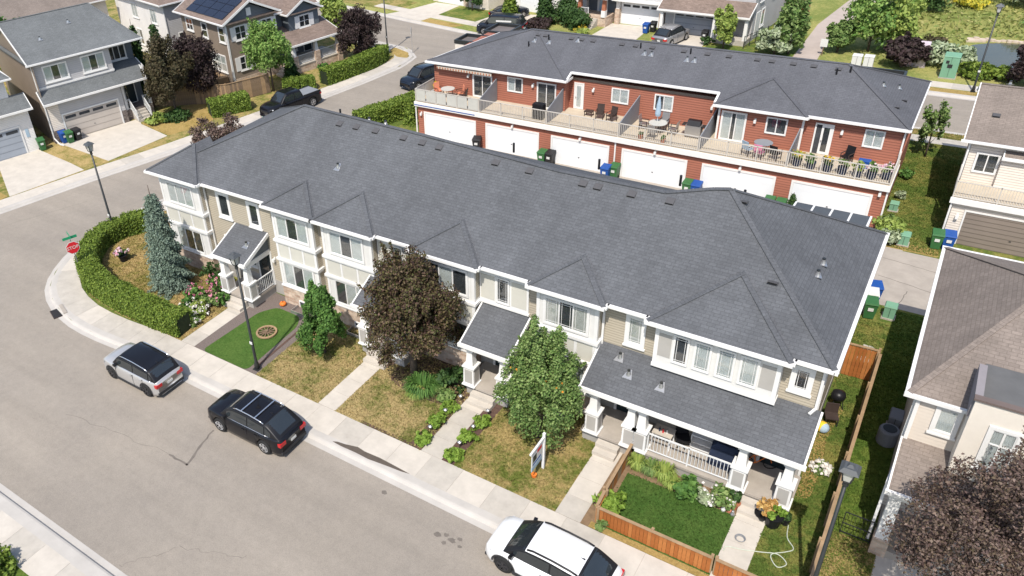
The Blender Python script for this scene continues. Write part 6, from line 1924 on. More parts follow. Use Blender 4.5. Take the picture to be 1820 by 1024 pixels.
board_fence('wooden_fence', 'red brown fence behind the grey house by the path', [(-17.2, 92.6), (-14.9, 91.9)], 1.7, 'wood_fence2', bw=.2)
t = thing('metal_fence', 'thin black metal fence along the park grass', 'fence', (-17.7, 80.0, 0), world=True)
for i in range(12):
    x, y = -17.9 + i * .28, 79.6 + i * 1.0
    MB().box(x - .03, x + .03, y - .03, y + .03, -.1, 1.25).build('post', 'dark_metal', t)
for z in (.2, .65, 1.15):
    MB().bar((-17.9, 79.6, z), (-14.8, 90.6, z), .03).build('rail', 'dark_metal', t)
t = thing('garden_gate', 'thin black wire gate between fence and house', 'gate', (.5, 24.55, 0))
q = MB()
for a, b in (((0, 0, 0), (0, 0, 1.1)), ((.95, 0, 0), (.95, 0, 1.1)), ((0, 0, 1.1), (.95, 0, 1.1)), ((0, 0, .1), (.95, 0, .1)), ((0, 0, .55), (.95, 0, .55))):
    q.bar(a, b, .03)
q.build('frame', 'dark_metal', t)
for i in range(1, 8):
    MB().bar((.95 * i / 8, 0, .1), (.95 * i / 8, 0, 1.1), .012).build('wire', 'dark_metal', t)
def smooth(p, k=5):
    """Catmull-Rom through points"""
    P = [Vector(q) for q in p]
    out = []
    for i in range(len(P) - 1):
        a, b, c, d = P[max(i - 1, 0)], P[i], P[i + 1], P[min(i + 2, len(P) - 1)]
        for j in range(k):
            t = j / k
            out.append(tuple(.5 * (2 * b + (c - a) * t + (2 * a - 5 * b + 4 * c - d) * t * t + (3 * b - a - 3 * c + d) * t ** 3)))
    return out + [tuple(P[-1])]
# ------------------------------------------------------------------ trees and plants
cone_tree('blue_spruce', 'tall narrow blue spruce inside the corner hedge', -34.9, 23.4, 6.9, 1.35, 'leaf_spruce', 60000, .062, .62, whorls=26)
tree('purple_maple', 'large dark purple maple in front of the townhouse row', 'tree', -17.85, 23.75, 7.2, (2.3, 2.15), 'leaf_maple', 52000, .075, .12, .16, 150, .21, cone=.25)
t = tree('mountain_ash', 'green mountain ash with orange berries beside the for sale sign', 'tree', -11.05, 23.3, 6.3, (1.75, 1.75), 'leaf_ash', 40000, .072, .05, .1, 140, .21, cone=.7)
p, nr = crown_pts((0, 0, 2.9), (1.7, 1.7, 2.4), 130, 30, .85, .16)
tag(leafmesh('berries', p, .08, 'berry', t, nr, 1.0), kind='stuff')
tree('round_tree', 'small dense green tree between the walkways', 'tree', -22.95, 23.1, 4.5, (1.05, 1.0), 'leaf_green', 20000, .085, .06, .07, 80, .25, cone=.9)
tree('plum_tree', 'big purple plum tree at the bottom right corner', 'tree', 4.3, 22.0, 7.7, (2.45, 2.6), 'leaf_plum', 56000, .058, .25, .13, 170, .19)
tree('plum_tree', 'small purple tree top showing behind the left roof end', 'tree', -43.4, 35.8, 4.5, (2.2, 2.3), 'leaf_plum', 8000, .11, .3, .08, 60, .2)
tree('bronze_tree', 'dark bronze tree by the grey house porch', 'tree', -57.0, 43.1, 6.9, (1.9, 2.0), 'leaf_bronze', 18000, .125, .08, .1, 80, .26)
tree('purple_tree', 'dark purple tree in front of the brown house wall', 'tree', -57.1, 46.3, 6.6, (2.1, 2.2), 'leaf_plum_dark', 18000, .125, .12, .1, 80, .26)
tree('street_tree', 'bright green tree in front of the brown house gable', 'tree', -52.9, 51.6, 6.9, (2.2, 2.2), 'leaf_street', 18000, .125, .22, .09, 80, .26)
cone_tree('small_spruce', 'dark small spruce at the brown house porch', -53.6, 55.0, 3.0, .9, 'leaf_dark', 4000, .14, .8)
tree('purple_tree', 'round dark purple tree at the far street corner', 'tree', -51.4, 62.6, 5.4, (2.3, 2.3), 'leaf_plum_dark', 18000, .125, .1, .1, 80, .26)
tree('yellow_green_tree', 'light green tree behind the purple corner tree', 'tree', -58.5, 68.0, 5.2, (1.6, 1.6), 'leaf_yellowgreen', 4500, .22, .1, .1, 50, .26)
for i, (x, y, h, lb) in enumerate(((-68.6, 45.2, 8.2, 'tall slim aspen left of the white house'), (-64.6, 46.0, 7.4, 'slim aspen beside the slate roof corner'), (-63.2, 47.3, 7.3, 'slim aspen in front of the white house window'))):
    cone_tree('aspen', lb, x, y, h, .85, 'leaf_dark', 3600, .18, .45, whorls=9)
for i, (x, y, r_, h, lb) in enumerate(((-76, 41, 2.2, 6, 'green bushes behind the slate roof top left'), (-80, 43, 2.4, 6.5, 'left green bushes at the top left fence'))):
    tree('yard_tree', lb, 'tree', x, y, h, (r_, r_), 'leaf_green', 4000, .24, .05, .1, 50, .28)
hedge('clipped_hedge', 'clipped green hedge curving round the corner lawn', [(-41.9, 28.0), (-43.0, 26.2), (-43.1, 24.4), (-42.1, 22.9), (-40.7, 21.7), (-38.9, 20.95), (-36.7, 20.6), (-34.2, 20.5), (-32.0, 20.5), (-30.7, 20.65)], 1.15, 1.15, n=70000, size=.075)
hedge('clipped_hedge', 'clipped hedge beside the weathered fence and pickup truck', [(-53.8, 44.3), (-52.9, 45.9), (-52.0, 47.4)], 1.5, 1.3, n=16000, size=.11)
hedge('clipped_hedge', 'short clipped hedge beside the steps of the brown house', [(-51.9, 52.0), (-50.6, 52.9), (-49.8, 54.0)], 1.2, 1.1, n=11000, size=.11)
hedge('clipped_hedge', 'long clipped hedge curving to the far street corner', [(-49.5, 55.1), (-48.9, 58.0), (-48.5, 60.5), (-48.4, 62.2), (-48.9, 63.8)], 1.3, 1.4, n=24000, size=.11)
hedge('clipped_hedge', 'hedge on the side street next to the red row', [(-39.6, 47.5), (-38.5, 50.4), (-37.6, 53.4)], 1.5, 1.4, n=18000, size=.11)
cone_tree('cedar', 'bushy cedar against the red row left corner', -36.3, 50.7, 2.6, .8, 'leaf_hedge', 3500, .15, .5)
shrub('shrub', 'low dark green shrub on the tan lawn by the porch', -55.9, 42.3, 1.3, .8, 'leaf_dark', 1500, .16)
shrub('shrub', 'broad leaved shrub beside the grey house steps', -57.1, 40.9, .9, .9, 'leaf_yellowgreen', 700, .2)
shrub('shrub', 'small shrub with red flowers before the stone porch', -52.2, 58.2, .7, .8, 'leaf_green', 600, .15, 'petal_pink', 60)
shrub('shrub', 'green shrub under the purple corner tree', -50.0, 62.4, 1.2, 1.5, 'leaf_dark', 1600, .18)
# garden bed of the first unit
for i, (x, y, r_, h, mt, fl, lb) in enumerate((
        (-32.9, 24.9, .9, 1.3, 'leaf_dark', None, 'dark bush under the first bay window'),
        (-31.9, 24.2, .55, 1.3, 'leaf_green', 'petal_pink', 'tall pink flowers left of the first porch'),
        (-31.3, 23.3, .6, 1.1, 'leaf_ash', 'petal_pink', 'pink flowering bush by the first porch column'),
        (-32.6, 23.2, .6, .9, 'leaf_green', 'petal_pink', 'pink flower spikes at the spruce'),
        (-31.2, 22.2, .65, .7, 'leaf_yellowgreen', 'petal_white', 'pale leaved bush with white flowers along the first walk'),
        (-31.9, 21.9, .75, .8, 'leaf_green', 'petal_white', 'green bush beside the hedge end'),
        (-30.9, 21.3, .4, .5, 'leaf_ash', 'petal_white', 'low plant at the end of the hedge'),
        (-30.8, 23.6, .45, .8, 'leaf_green', None, 'leafy bush beside the first porch steps'))):
    shrub('flower_bush', lb, x, y, r_, h, mt, 650, .13, fl, 90, 'plant')
for i, (x, y, lb) in enumerate(((-15.2, 20.45, 'lime shrub left of the middle walkway nearest the sidewalk'), (-15.2, 21.75, 'lime shrub halfway along the left of the middle walkway'), (-15.2, 22.85, 'lime shrub left of the middle walkway nearest the house'), (-13.55, 20.3, 'lime shrub right of the middle walkway nearest the sidewalk'), (-13.55, 21.55, 'lime shrub halfway along the right of the middle walkway'), (-13.5, 22.65, 'lime shrub right of the middle walkway nearest the house'))):
    shrub('lime_shrub', lb, x, y, .42, .42, 'leaf_lime', 600, .11, group='lime shrubs along the middle walkway', ry=.5)
for i, (x, y) in enumerate(((-15.2, 21.1), (-15.2, 22.35), (-15.1, 23.5), (-13.6, 20.95), (-13.6, 22.1), (-13.55, 23.3))):
    t = thing('garden_light', ('left' if x < -14.5 else 'right') + (' front', ' middle', ' rear')[i % 3] + ' small solar light along the middle walkway', 'garden light', (x, y, 0), group='solar lights along the walkway')
    MB().tube([(0, 0, 0), (0, 0, .25)], .012, 6).build('stake', 'dark_metal', t)
    MB().lathe(0, 0, [(.05, .25), (.08, .36), (.1, .37), (.03, .42)], 10).build('lamp_head', 'steel', t)
def blades(name, label, x, y, r_, h, mat, n=260, cat='plant'):
    t = thing(name, label, cat, (x, y, 0))
    m = MB()
    for i in range(n):
        a = random.uniform(0, 2 * pi)
        q = r_ * math.sqrt(random.random()) * .45
        bx, by = cos(a) * q, sin(a) * q
        L = random.uniform(.6, 1.0)
        a += random.uniform(-.6, .6)
        ex, ey = bx + cos(a) * r_ * L * .75, by + sin(a) * r_ * L * .75
        mx_, my_ = (bx * .55 + ex * .45), (by * .55 + ey * .45)
        nx, ny = -sin(a) * .018, cos(a) * .018
        zt, ze = h * L, h * L * random.uniform(.3, .8)
        m.quad((bx - nx, by - ny, 0), (bx + nx, by + ny, 0), (mx_ + nx, my_ + ny, zt), (mx_ - nx, my_ - ny, zt))
        m.quad((mx_ - nx, my_ - ny, zt), (mx_ + nx, my_ + ny, zt), (ex, ey, ze))
    m.build('leaves', mat, t)
    MB().lathe(0, 0, [(r_ * .25, 0), (r_ * .12, h * .25)], 8).build('crown_base', 'soil', t)
    return t
blades('daylily', 'large dark green daylily clump under the purple maple', -17.0, 23.15, 1.0, .75, 'leaf_green', 420)
blades('daylily', 'yellowish daylily clump in front of the maple bed', -17.1, 22.75, .55, .4, 'leaf_yellowgreen', 200)
shrub('hosta', 'low leafy plants right of the maple trunk', -15.9, 23.4, .6, .5, 'leaf_ash', 350, .2, cat='plant')
shrub('fern_clump', 'dark leafy shrub behind the daylilies', -15.9, 24.4, .9, .8, 'leaf_dark', 900, .16)
for x, y, r_, h, mt, lb in ((-6.85, 23.75, .5, .6, 'leaf_yellowgreen', 'yellow green daylily at the left of the fenced garden bed'), (-6.3, 23.75, .5, .6, 'leaf_ash', 'second daylily clump from the left in fenced garden'), (-5.75, 23.75, .55, .7, 'leaf_yellowgreen', 'tall yellow daylily before the porch railing'), (-5.35, 23.5, .45, .5, 'leaf_yellowgreen', 'arching yellow leaves beside the dark garden bush')):
    blades('daylily', lb, x, y, r_, h, mt, 200)
shrub('peony_bush', 'dark green peony bush in the fenced garden bed', -4.75, 23.45, .62, .75, 'leaf_green', 900, .13)
shrub('grey_bush', 'pale green bush right of the peony', -3.95, 23.5, .5, .6, 'leaf_silver', 700, .11, 'petal_white', 40)
shrub('flower_bush', 'bush with white blooms near the porch steps', -3.4, 23.75, .55, .7, 'leaf_ash', 700, .12, 'petal_white', 30, 'plant')
shrub('lime_bush', 'bright bush at the fence corner by the walkway', -6.9, 21.2, .6, .75, 'leaf_lime', 900, .13)
shrub('weed_clump', 'weedy plant at the outer foot of the cedar fence', -6.85, 20.15, .3, .45, 'leaf_ash', 200, .1, cat='plant')
shrub('flower_clump', 'white and pink flowers in the side yard lawn', -.7, 27.4, .42, .25, 'leaf_ash', 160, .1, 'petal_white', 220, 'plant', fsize=.12)
shrub('climber', 'leafy shrubs at the rear corner of the red row', -1.35, 48.2, .8, 1.2, 'leaf_yellowgreen', 1500, .15)
shrub('climber', 'pale shrub between red row and utility box', -1.15, 47.2, .5, 1.0, 'leaf_silver', 900, .12)
tree('young_tree', 'thin young tree at the side of the red row', 'tree', -.9, 60.6, 4.2, (.8, .9), 'leaf_ash', 1800, .12, .2, .05, 30, .25)
cone_tree('potted_cedar', 'small cedar in front of the sixth garage door', -6.6, 48.1, 1.7, .38, 'leaf_dark', 1600, .1, .6)
def pot(name, label, x, y, r_, h, mat, plant='leaf_ash', pr=.35, ph=.4, z=0.0, flower=None, n=220):
    t = thing(name, label, 'planter', (x, y, z))
    MB().lathe(0, 0, [(r_ * .72, 0), (r_ * .95, h * .85), (r_ * 1.05, h * .88), (r_ * 1.05, h), (r_ * .9, h), (r_ * .88, h * .9)], 14).build('pot', mat, t, False)
    p, nr = crown_pts((0, 0, h + ph * .4), (pr, pr, ph * .6), n, 14, .5, .35)
    leafmesh('plant', p, .1, plant, t, nr)
    if flower:
        p, nr = crown_pts((0, 0, h + ph * .5), (pr * 1.05, pr * 1.05, ph * .6), n // 2, 14, .8, .25, low=-.2)
        tag(leafmesh('flowers', p, .12, flower, t, nr, 1.0), kind='stuff')
    return t
pot('urn', 'dark urn of pink flowers on the corner lawn', -40.1, 23.85, .3, .45, 'black', 'leaf_green', .42, .45, flower='petal_pinkwhite', n=260)
pot('planter', 'large black planter with green leaves right of the steps', -1.62, 23.65, .34, .55, 'black', 'leaf_lime', .38, .35)
pot('planter', 'planter of dry orange grass beside the right walkway', -1.98, 23.75, .3, .3, 'black', 'leaf_dry', .42, .8)
pot('planter', 'small dark pot behind the black planter', -1.25, 23.95, .2, .3, 'black', 'leaf_dark', .2, .2)
leaf_ = None
pot('planter', 'pots of flowers at the right porch steps corner', -3.0, 23.75, .2, .3, 'terracotta', 'leaf_dark', .22, .6)
for i, (x, y, mt, lb) in enumerate(((-3.3, 23.35, 'util_white', 'small white garden ornament at bed edge'), (-3.1, 23.42, 'coral', 'small red garden ornament at bed edge'), (-2.95, 23.3, 'steel', 'small grey garden gnome at bed edge'))):
    t = thing('garden_ornament', lb, 'ornament', (x, y, .01), group='ornaments at the garden bed')
    MB().lathe(0, 0, [(.07, 0), (.09, .1), (.05, .17)], 10).build('body', mt, t)
    MB().ball((0, 0, .22), .055).build('head', mt, t)
t = tag(MB().tube(smooth([(-1.1, 23.9, .03), (-1.0, 23.3, .03), (-.7, 22.9, .04), (-.9, 22.6, .05), (-1.3, 22.2, .05), (-1.0, 21.8, .04), (-.75, 22.1, .04), (-1.1, 22.35, .05), (-1.6, 22.15, .05), (-2.2, 21.9, .05), (-2.7, 21.75, .05), (-2.75, 21.5, .05)]), .018, 6).build('garden_hose', 'util_pale'), 'pale garden hose looped over the right walkway', 'hose')
t = thing('hose_reel', 'coil of grey hose lying on the right walkway', 'hose', (-2.4, 22.35, .02))
q = MB()
for i in range(3):
    q.tube([((.14 + .02 * i) * cos(a * pi / 8), (.14 + .02 * i) * sin(a * pi / 8), .02 + .025 * i) for a in range(17)], .012, 5)
q.build('coil', 'screen_grey', t)
t = thing('pumpkin', 'orange pumpkin at the stone base right of first porch', 'pumpkin', (-27.75, 25.2, 0))
q = MB()
for k in range(8):
    a = 2 * pi * k / 8
    q.ball((cos(a) * .08, sin(a) * .08, .13), .12, 8, 5)
q.build('flesh', 'orange', t, True)
MB().tube([(0, 0, .22), (.02, 0, .33)], [.025, .015], 6).build('stem', 'bark', t)
# porch furniture of the right unit
PZ = .585
t = thing('porch_table', 'light table with bottles on the right porch', 'table', (-6.3, 25.0, PZ))
MB().box(-.4, .4, -.3, .3, .68, .73).build('tabletop', 'cushion', t)
for sx in (-.36, .36):
    for sy in (-.26, .26):
        MB().box(sx - .025, sx + .025, sy - .025, sy + .025, 0, .68).build('leg', 'white', t)
for i, (x, y, mt) in enumerate(((-6.45, 24.9, 'cloth_navy'), (-6.3, 24.88, 'red_paint'), (-6.15, 24.92, 'util_white'))):
    t = thing('bottle', ('navy', 'red', 'white')[i] + ' bottle on the porch table', 'bottle', (x, y, PZ + .73))
    MB().lathe(0, 0, [(.035, 0), (.035, .16), (.014, .2)], 8).build('glass', mt, t)
    MB().lathe(0, 0, [(.015, .2), (.015, .25)], 8).build('cap', 'black', t)
t = thing('office_chair', 'black high backed chair on the right porch', 'chair', (-5.6, 25.3, PZ), .5)
MB().box(-.27, .27, -.25, .25, .42, .5).build('seat', 'black', t)
MB().box(-.26, .26, .22, .3, .5, 1.2).build('backrest', 'black', t)
MB().tube([(0, 0, .08), (0, 0, .42)], .03, 8).build('pillar', 'dark_metal', t)
for k in range(5):
    a = 2 * pi * k / 5
    MB().bar((0, 0, .1), (.28 * cos(a), .28 * sin(a), .05), .04).build('leg', 'dark_metal', t)
t = thing('shelf_unit', 'white low shelf unit against the porch wall', 'shelf', (-4.75, 25.55, PZ))
for z in (.05, .35, .7):
    MB().box(-.55, .55, -.2, .2, z, z + .04).build('shelf', 'white', t)
for x in (-.55, .52):
    MB().box(x, x + .03, -.2, .2, 0, .7).build('side_panel', 'white', t)
t = thing('covered_grill', 'barbecue under a dark navy cover on the porch', 'barbecue', (-3.85, 25.2, PZ))
q = MB()
q.add([(x * k, y * k, z) for z, k in ((0, 1.0), (.5, .98), (.95, .92), (1.12, .6)) for x, y in ((-.6, -.32), (0, -.36), (.6, -.32), (.64, 0), (.6, .32), (0, .36), (-.6, .32), (-.64, 0))], [(i * 8 + j, i * 8 + (j + 1) % 8, (i + 1) * 8 + (j + 1) % 8, (i + 1) * 8 + j) for i in range(3) for j in range(8)] + [tuple(range(24, 32))])
q.build('cover', 'cloth_navy', t)
for x in (-.5, .5):
    MB().tube([(x, -.3, .06), (x, -.22, .06)], .06, 10).build('wheel', 'tyre', t)
t = thing('bicycle', 'orange bicycle lying against the right porch wall', 'bicycle', (-2.75, 25.6, PZ), .5)
for x in (-.5, .5):
    q = MB()
    q.tube([(x + .3 * cos(a * pi / 10), 0, .32 + .3 * sin(a * pi / 10)) for a in range(21)], .02, 6, False)
    q.build('wheel', 'tyre', t)
for a, b in (((-.5, 0, .32), (-.1, 0, .3)), ((-.1, 0, .3), (.35, 0, .7)), ((-.2, 0, .72), (.35, 0, .7)), ((-.1, 0, .3), (-.22, 0, .8)), ((-.5, 0, .32), (-.2, 0, .72)), ((.5, 0, .32), (.35, 0, .78))):
    MB().tube([a, b], .02, 6).build('frame_tube', 'orange', t)
MB().box(-.34, -.12, -.06, .06, .8, .85).build('saddle', 'black', t)
MB().tube([(.35, -.25, .85), (.35, .25, .85)], .015, 6).build('handlebar', 'dark_metal', t)
# side yard clutter
t = thing('side_barbecue', 'black round barbecue at the right wall of the front row', 'barbecue', (-.95, 31.5, 0))
MB().lathe(0, 0, [(.1, .45), (.26, .55), (.29, .7), (.26, .86), (.08, .95)], 14).build('bowl', 'black', t, True)
for k in range(3):
    a = 2 * pi * k / 3
    MB().bar((.2 * cos(a), .2 * sin(a), .5), (.3 * cos(a), .3 * sin(a), 0), .03).build('leg', 'dark_metal', t)
t = thing('patio_chair', 'grey patio chair in the right side yard', 'chair', (-.95, 30.4, 0), .3)
MB().box(-.25, .25, -.25, .25, .38, .43).build('seat', 'iron_brown', t)
MB().box(-.25, .25, .22, .27, .43, .9).build('backrest', 'iron_brown', t)
for sx in (-.22, .22):
    for sy in (-.22, .22):
        MB().box(sx - .02, sx + .02, sy - .02, sy + .02, 0, .38).build('leg', 'dark_metal', t)
t = thing('beach_ball', 'yellow and blue ball at the right wall of the front row', 'ball', (-1.15, 29.7, 0))
MB().ball((0, 0, .25), .25, 14, 10).build('skin', 'yellow', t, True)
MB().ball((.05, -.03, .25), .235, 14, 10).build('panel', 'cloth_blue', t, True)
for i, (x, y, r_) in enumerate(((-.45, 36.6, .38), (-.5, 35.6, .42))):
    tag(MB().prism(blob(x, y, r_, r_ * .6, 30 + i), -.02, .03).build('stepping_stone', 'concrete_b'), ('rear', 'front')[i] + ' pale stepping stone behind the orange gate', 'stone')
# deck furniture of the red row
DZ = 2.86
def deck_chair(label, x, y, rz, mat, name='deck_chair', group=None, fm='iron_brown'):
    t = thing(name, label, 'chair', (x, y, DZ), rz, group)
    MB().box(-.25, .25, -.25, .25, .38, .44).build('seat', mat, t)
    MB().add([(-.25, .22, .44), (.25, .22, .44), (.25, .28, .44), (-.25, .28, .44), (-.25, .32, .98), (.25, .32, .98), (.25, .37, .98), (-.25, .37, .98)], [(0, 3, 2, 1), (4, 5, 6, 7), (0, 1, 5, 4), (1, 2, 6, 5), (2, 3, 7, 6), (3, 0, 4, 7)]).build('backrest', mat, t)
    for sx in (-.25, .25):
        for sy in (-.23, .25):
            MB().box(sx - .02, sx + .02, sy - .02, sy + .02, 0, .62 if sy < 0 else .44).build('leg', fm, t)
        MB().box(sx - .03, sx + .03, -.25, .28, .6, .63).build('armrest', fm, t)
    return t
def deck_table(label, x, y, r_, mat, h=.72):
    t = thing('deck_table', label, 'table', (x, y, DZ))
    MB().lathe(0, 0, [(r_, h - .03), (r_, h)], 18).build('tabletop', mat, t)
    for k in range(4):
        a = pi / 4 + k * pi / 2
        MB().bar((r_ * .6 * cos(a), r_ * .6 * sin(a), h - .03), (r_ * .75 * cos(a), r_ * .75 * sin(a), 0), .03).build('leg', 'dark_metal', t)
    return t
deck_table('pale round table on the glass railed deck', -32.6, 50.5, .55, 'frost')
deck_chair('coral chair on the glass railed deck', -31.7, 50.8, -.9, 'coral')
deck_chair('dark chair by the sliding door on the glass railed deck', -31.1, 50.3, -1.3, 'iron_brown')
deck_chair('coral cushioned chair at the left of the glass railed deck', -33.5, 50.6, 1.2, 'coral')
pot('planter', 'orange flower planter on the far end of the glass railed deck', -34.1, 51.1, .2, .4, 'terracotta', 'petal_yellow', .25, .4, z=DZ)
deck_chair('left brown wooden armchair on the third deck', -20.4, 51.3, .2, 'iron_brown')
deck_chair('right brown wooden armchair on the third deck', -19.5, 51.2, -.3, 'iron_brown')
t = thing('ottoman', 'low brown footstool on the third deck', 'stool', (-21.3, 51.5, DZ))
MB().box(-.3, .3, -.22, .22, .3, .38).build('top', 'iron_brown', t)
for sx in (-.26, .26):
    for sy in (-.18, .18):
        MB().box(sx - .02, sx + .02, sy - .02, sy + .02, 0, .3).build('leg', 'iron_brown', t)
t = thing('barbecue', 'black covered barbecue at the second deck screen', 'barbecue', (-24.3, 49.6, DZ))
MB().box(-.4, .4, -.3, .3, 0, .9).build('cover', 'black', t)
MB().box(-.42, .42, -.25, .25, .9, 1.1).build('hood', 'black', t)
deck_table('glass topped table on the fourth deck', -16.0, 50.6, .6, 'frost')
for i, (dx, dy, rz) in enumerate(((-1.0, .2, 1.6), (1.0, .1, -1.6), (0, -.95, 3.1), (.1, .95, 0))):
    deck_chair(('left', 'right', 'front', 'rear')[i] + ' metal chair at the fourth deck table', -16.0 + dx, 50.6 + dy, rz, 'steel', group='chairs round the fourth deck table', fm='dark_metal')
t = thing('parasol', 'closed pale blue parasol over the fourth deck table', 'parasol', (-16.1, 50.7, DZ))
MB().tube([(0, 0, 0), (0, 0, 2.5)], .025, 8).build('pole', 'white', t)
MB().lathe(0, 0, [(.17, 1.15), (.2, 1.3), (.15, 1.9), (.05, 2.45)], 10).build('canopy', 'cloth_blue', t)
t = thing('gas_grill', 'stainless gas grill on the fourth deck', 'barbecue', (-13.7, 50.9, DZ))
MB().box(-.5, .5, -.28, .28, .1, .85).build('cabinet', 'steel', t)
MB().add([(-.42, -.3, .85), (.42, -.3, .85), (.42, .28, .85), (-.42, .28, .85), (-.42, -.12, 1.15), (.42, -.12, 1.15), (.42, .2, 1.15), (-.42, .2, 1.15)], [(0, 3, 2, 1), (4, 5, 6, 7), (0, 1, 5, 4), (1, 2, 6, 5), (2, 3, 7, 6), (3, 0, 4, 7)]).build('hood', 'black', t)
for s_ in (-.75, .5):
    MB().box(s_, s_ + .25, -.25, .25, .8, .85).build('side_shelf', 'dark_metal', t)
pot('planter', 'left terracotta pot at the fourth deck railing', -16.6, 49.15, .17, .3, 'terracotta', 'leaf_ash', .15, .2, z=DZ, n=60)
pot('planter', 'right terracotta pot at the fourth deck railing', -15.1, 49.15, .17, .3, 'terracotta', 'leaf_ash', .15, .2, z=DZ, n=60)
deck_table('grey table on the fifth deck', -9.2, 50.2, .55, 'screen_grey')
deck_chair('left striped deck chair on the fifth deck', -9.9, 49.6, 2.6, 'cloth_blue')
deck_chair('right striped deck chair on the fifth deck', -9.2, 49.4, 3.0, 'pink')
deck_chair('dark chair near the fifth deck screen', -8.3, 49.6, 2.8, 'black')
for i, (x, y, mt, fl) in enumerate(((-7.0, 49.3, 'leaf_yellowgreen', 'petal_yellow'), (-6.2, 49.2, 'leaf_green', None), (-5.3, 49.2, 'leaf_dark', 'petal_yellow'), (-4.5, 49.2, 'leaf_ash', None), (-3.7, 49.2, 'leaf_yellowgreen', None), (-3.0, 49.3, 'leaf_green', 'petal_pinkwhite'), (-2.3, 49.6, 'leaf_ash', 'petal_pinkwhite'))):
    pot('planter_tub', ('first', 'second', 'third', 'fourth', 'fifth', 'sixth', 'last')[i] + ' dark planter tub from the left on the sixth deck', x, y, .28, .45, 'cloth_navy', mt, .32, .5, z=DZ, flower=fl, n=160)
deck_chair('black chair below the window on the sixth deck', -4.6, 50.9, -.4, 'black')
t = thing('storage_box', 'blue storage box on the sixth deck', 'box', (-3.6, 50.7, DZ))
MB().box(-.3, .3, -.22, .22, 0, .4).build('body', 'bin_blue', t)
MB().box(-.32, .32, -.24, .24, .4, .45).build('lid', 'bin_blue', t)
# ------------------------------------------------------------------ far side planting
for x, y, h, r_, lb in ((-42.9, 79.7, 4.6, 1.15, 'left conical evergreen across the top street'), (-39.2, 81.0, 5.2, 1.2, 'right conical evergreen across the top street')):
    cone_tree('conical_evergreen', lb, x, y, h, r_, 'leaf_dark' if x > -41 else 'leaf_hedge', 4500, .2, .6)
tree('street_tree', 'small green tree before the white garage across the street', 'tree', -49.7, 83.0, 3.2, (1.2, 1.2), 'leaf_dark', 2500, .22, .15, .08, 40, .28)
shrub('round_bush', 'left round bush across the top street', -37.0, 82.0, 1.7, 2.4, 'leaf_dark', 2600, .2)
shrub('round_bush', 'right round bush before the orange columned porch', -35.1, 80.4, 1.4, 2.0, 'leaf_dark', 2200, .2)
shrub('flower_bush', 'yellow flowering bush at the foot of the porch steps', -34.0, 79.0, .9, .7, 'leaf_yellowgreen', 600, .16, 'petal_yellow', 120, 'plant')
shrub('bare_bush', 'reddish brown shrub row across the top street', -39.3, 79.4, 1.7, 1.0, 'leaf_plum_dark', 1500, .18)
tree('street_tree', 'light green tree before the grey house beside the path', 'tree', -19.6, 79.0, 4.0, (1.05, 1.05), 'leaf_yellowgreen', 3500, .19, .15, .07, 45, .28)
shrub('bush', 'small dark bush by the slate garage', -21.2, 79.7, .6, .7, 'leaf_dark', 500, .16)
for i, (x, y, h, r_, mt, lb) in enumerate(((-13.9, 79.5, 6.2, 1.2, 'leaf_ash', 'tall slender tree left of the park path'), (-15.0, 79.0, 2.6, 1.3, 'leaf_silver', 'pale leaved bush at the red row roof edge'), (-10.2, 81.6, 3.2, 1.0, 'leaf_ash', 'small silvery tree right of the park path'), (-7.9, 82.8, 6.2, 2.4, 'leaf_street', 'large green tree beyond the red roof'), (-6.3, 83.5, 5.2, 2.2, 'leaf_yellowgreen', 'yellow green tree right of the large green tree'), (-4.8, 79.3, 2.8, 1.5, 'leaf_plum_dark', 'dark purple shrub beside the white cabinet'), (4.6, 77.9, 4.0, 1.9, 'leaf_plum_dark', 'dark shrub at the right edge before the pond'), (-7.6, 97.5, 4.6, 2.2, 'leaf_street', 'green tree at the top edge right of the path'), (-5.6, 99.0, 4.6, 2.6, 'leaf_dark', 'dark green tree at the top edge above the meadow'), (3.0, 103, 4.0, 3.0, 'leaf_silver', 'pale willow at the top right edge'))):
    tree('park_tree', lb, 'tree', x, y, h, (r_, r_), mt, 3800, .22, .04, .09, 55, .3)
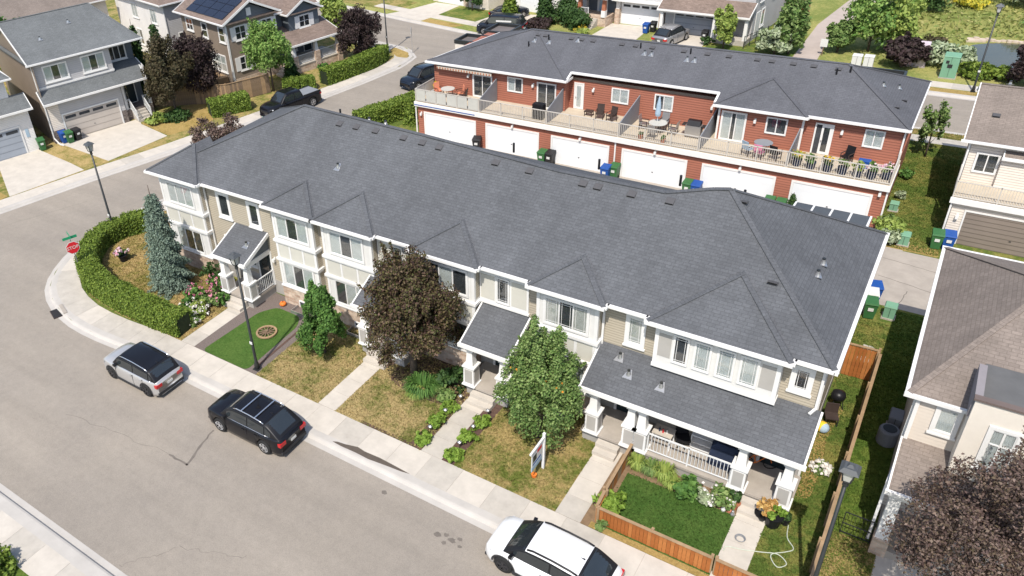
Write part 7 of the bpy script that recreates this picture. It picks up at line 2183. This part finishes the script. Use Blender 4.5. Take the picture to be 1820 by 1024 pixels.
for i, (x, y, r_, h, mt, lb) in enumerate(((-2.3, 81.2, 1.6, 1.9, 'leaf_silver', 'silvery bushes behind the green transformer'), (-.6, 81.6, 1.2, 1.5, 'leaf_silver', 'pale reeds left of the pond'), (.3, 78.9, 1.3, 1.1, 'leaf_hedge', 'green bushes right of the green transformer'), (2.0, 79.0, 1.2, .9, 'leaf_hedge', 'low green bushes in front of the pond'), (-2.9, 84.5, 1.5, 1.4, 'leaf_bronze', 'brownish shrub in the meadow'), (-1.4, 101.5, 1.6, 1.0, 'leaf_yellowflower', 'yellow flowering shrub at the top edge'), (5.5, 96, 2.6, 1.6, 'leaf_ash', 'green thicket beyond the pond'))):
    shrub('meadow_shrub', lb, x, y, r_, h, mt, 1600, .2)
n = 9000
px = RNG.uniform(-7, 16, n)
py_ = RNG.uniform(79.5, 125, n)
ok = ~((px > -.8) & (py_ > 80.3) & (py_ < 90.8)) & ~((px < -6) & (py_ > 95))
pts = np.stack([px[ok], py_[ok], RNG.uniform(.02, .16, ok.sum())], 1)
tag(leafmesh('tall_grass', pts, .2, 'leaf_meadow', None, None, 2.2), 'tall meadow grass around the pond', 'grass', kind='stuff')
t = thing('rock_edging', 'pale rocks lining the far pond shore', 'rocks', (1.5, 89.6, 0), world=True)
for i in range(14):
    x = -.6 + i * .42
    MB().prism(blob(x, 89.5 + .02 * i + random.uniform(-.1, .1), .28, .2, i + 60, 7), -.1, random.uniform(.12, .3)).build('rock', 'rock', t)
MB().prism([(-.9, 88.5), (.6, 89.0), (.7, 89.8), (-.8, 89.6)], -.1, .16).build('slab', 'rock', t)
# yard behind camera side of the street: shrub casting the shadow seen at the lower left
shrub('corner_shrub', 'green shrub at the lower left photo corner', -25.4, 5.8, 1.1, .8, 'leaf_hedge', 2200, .12)
for i, (x, y, r_, h, mt, lb) in enumerate(((-1.5, 49.6, .5, .7, 'leaf_ash', 'bush at the red row side wall below the deck end'), (-1.45, 53.4, .45, .5, 'leaf_silver', 'pale plants along the middle of the red side wall'), (-1.5, 56.6, .5, .6, 'leaf_green', 'green plants at the far end of the red side wall'), (-1.0, 47.9, .55, .9, 'leaf_lime', 'bright bush between the two utility boxes'))):
    shrub('wall_shrub', lb, x, y, r_, h, mt, 500, .1)
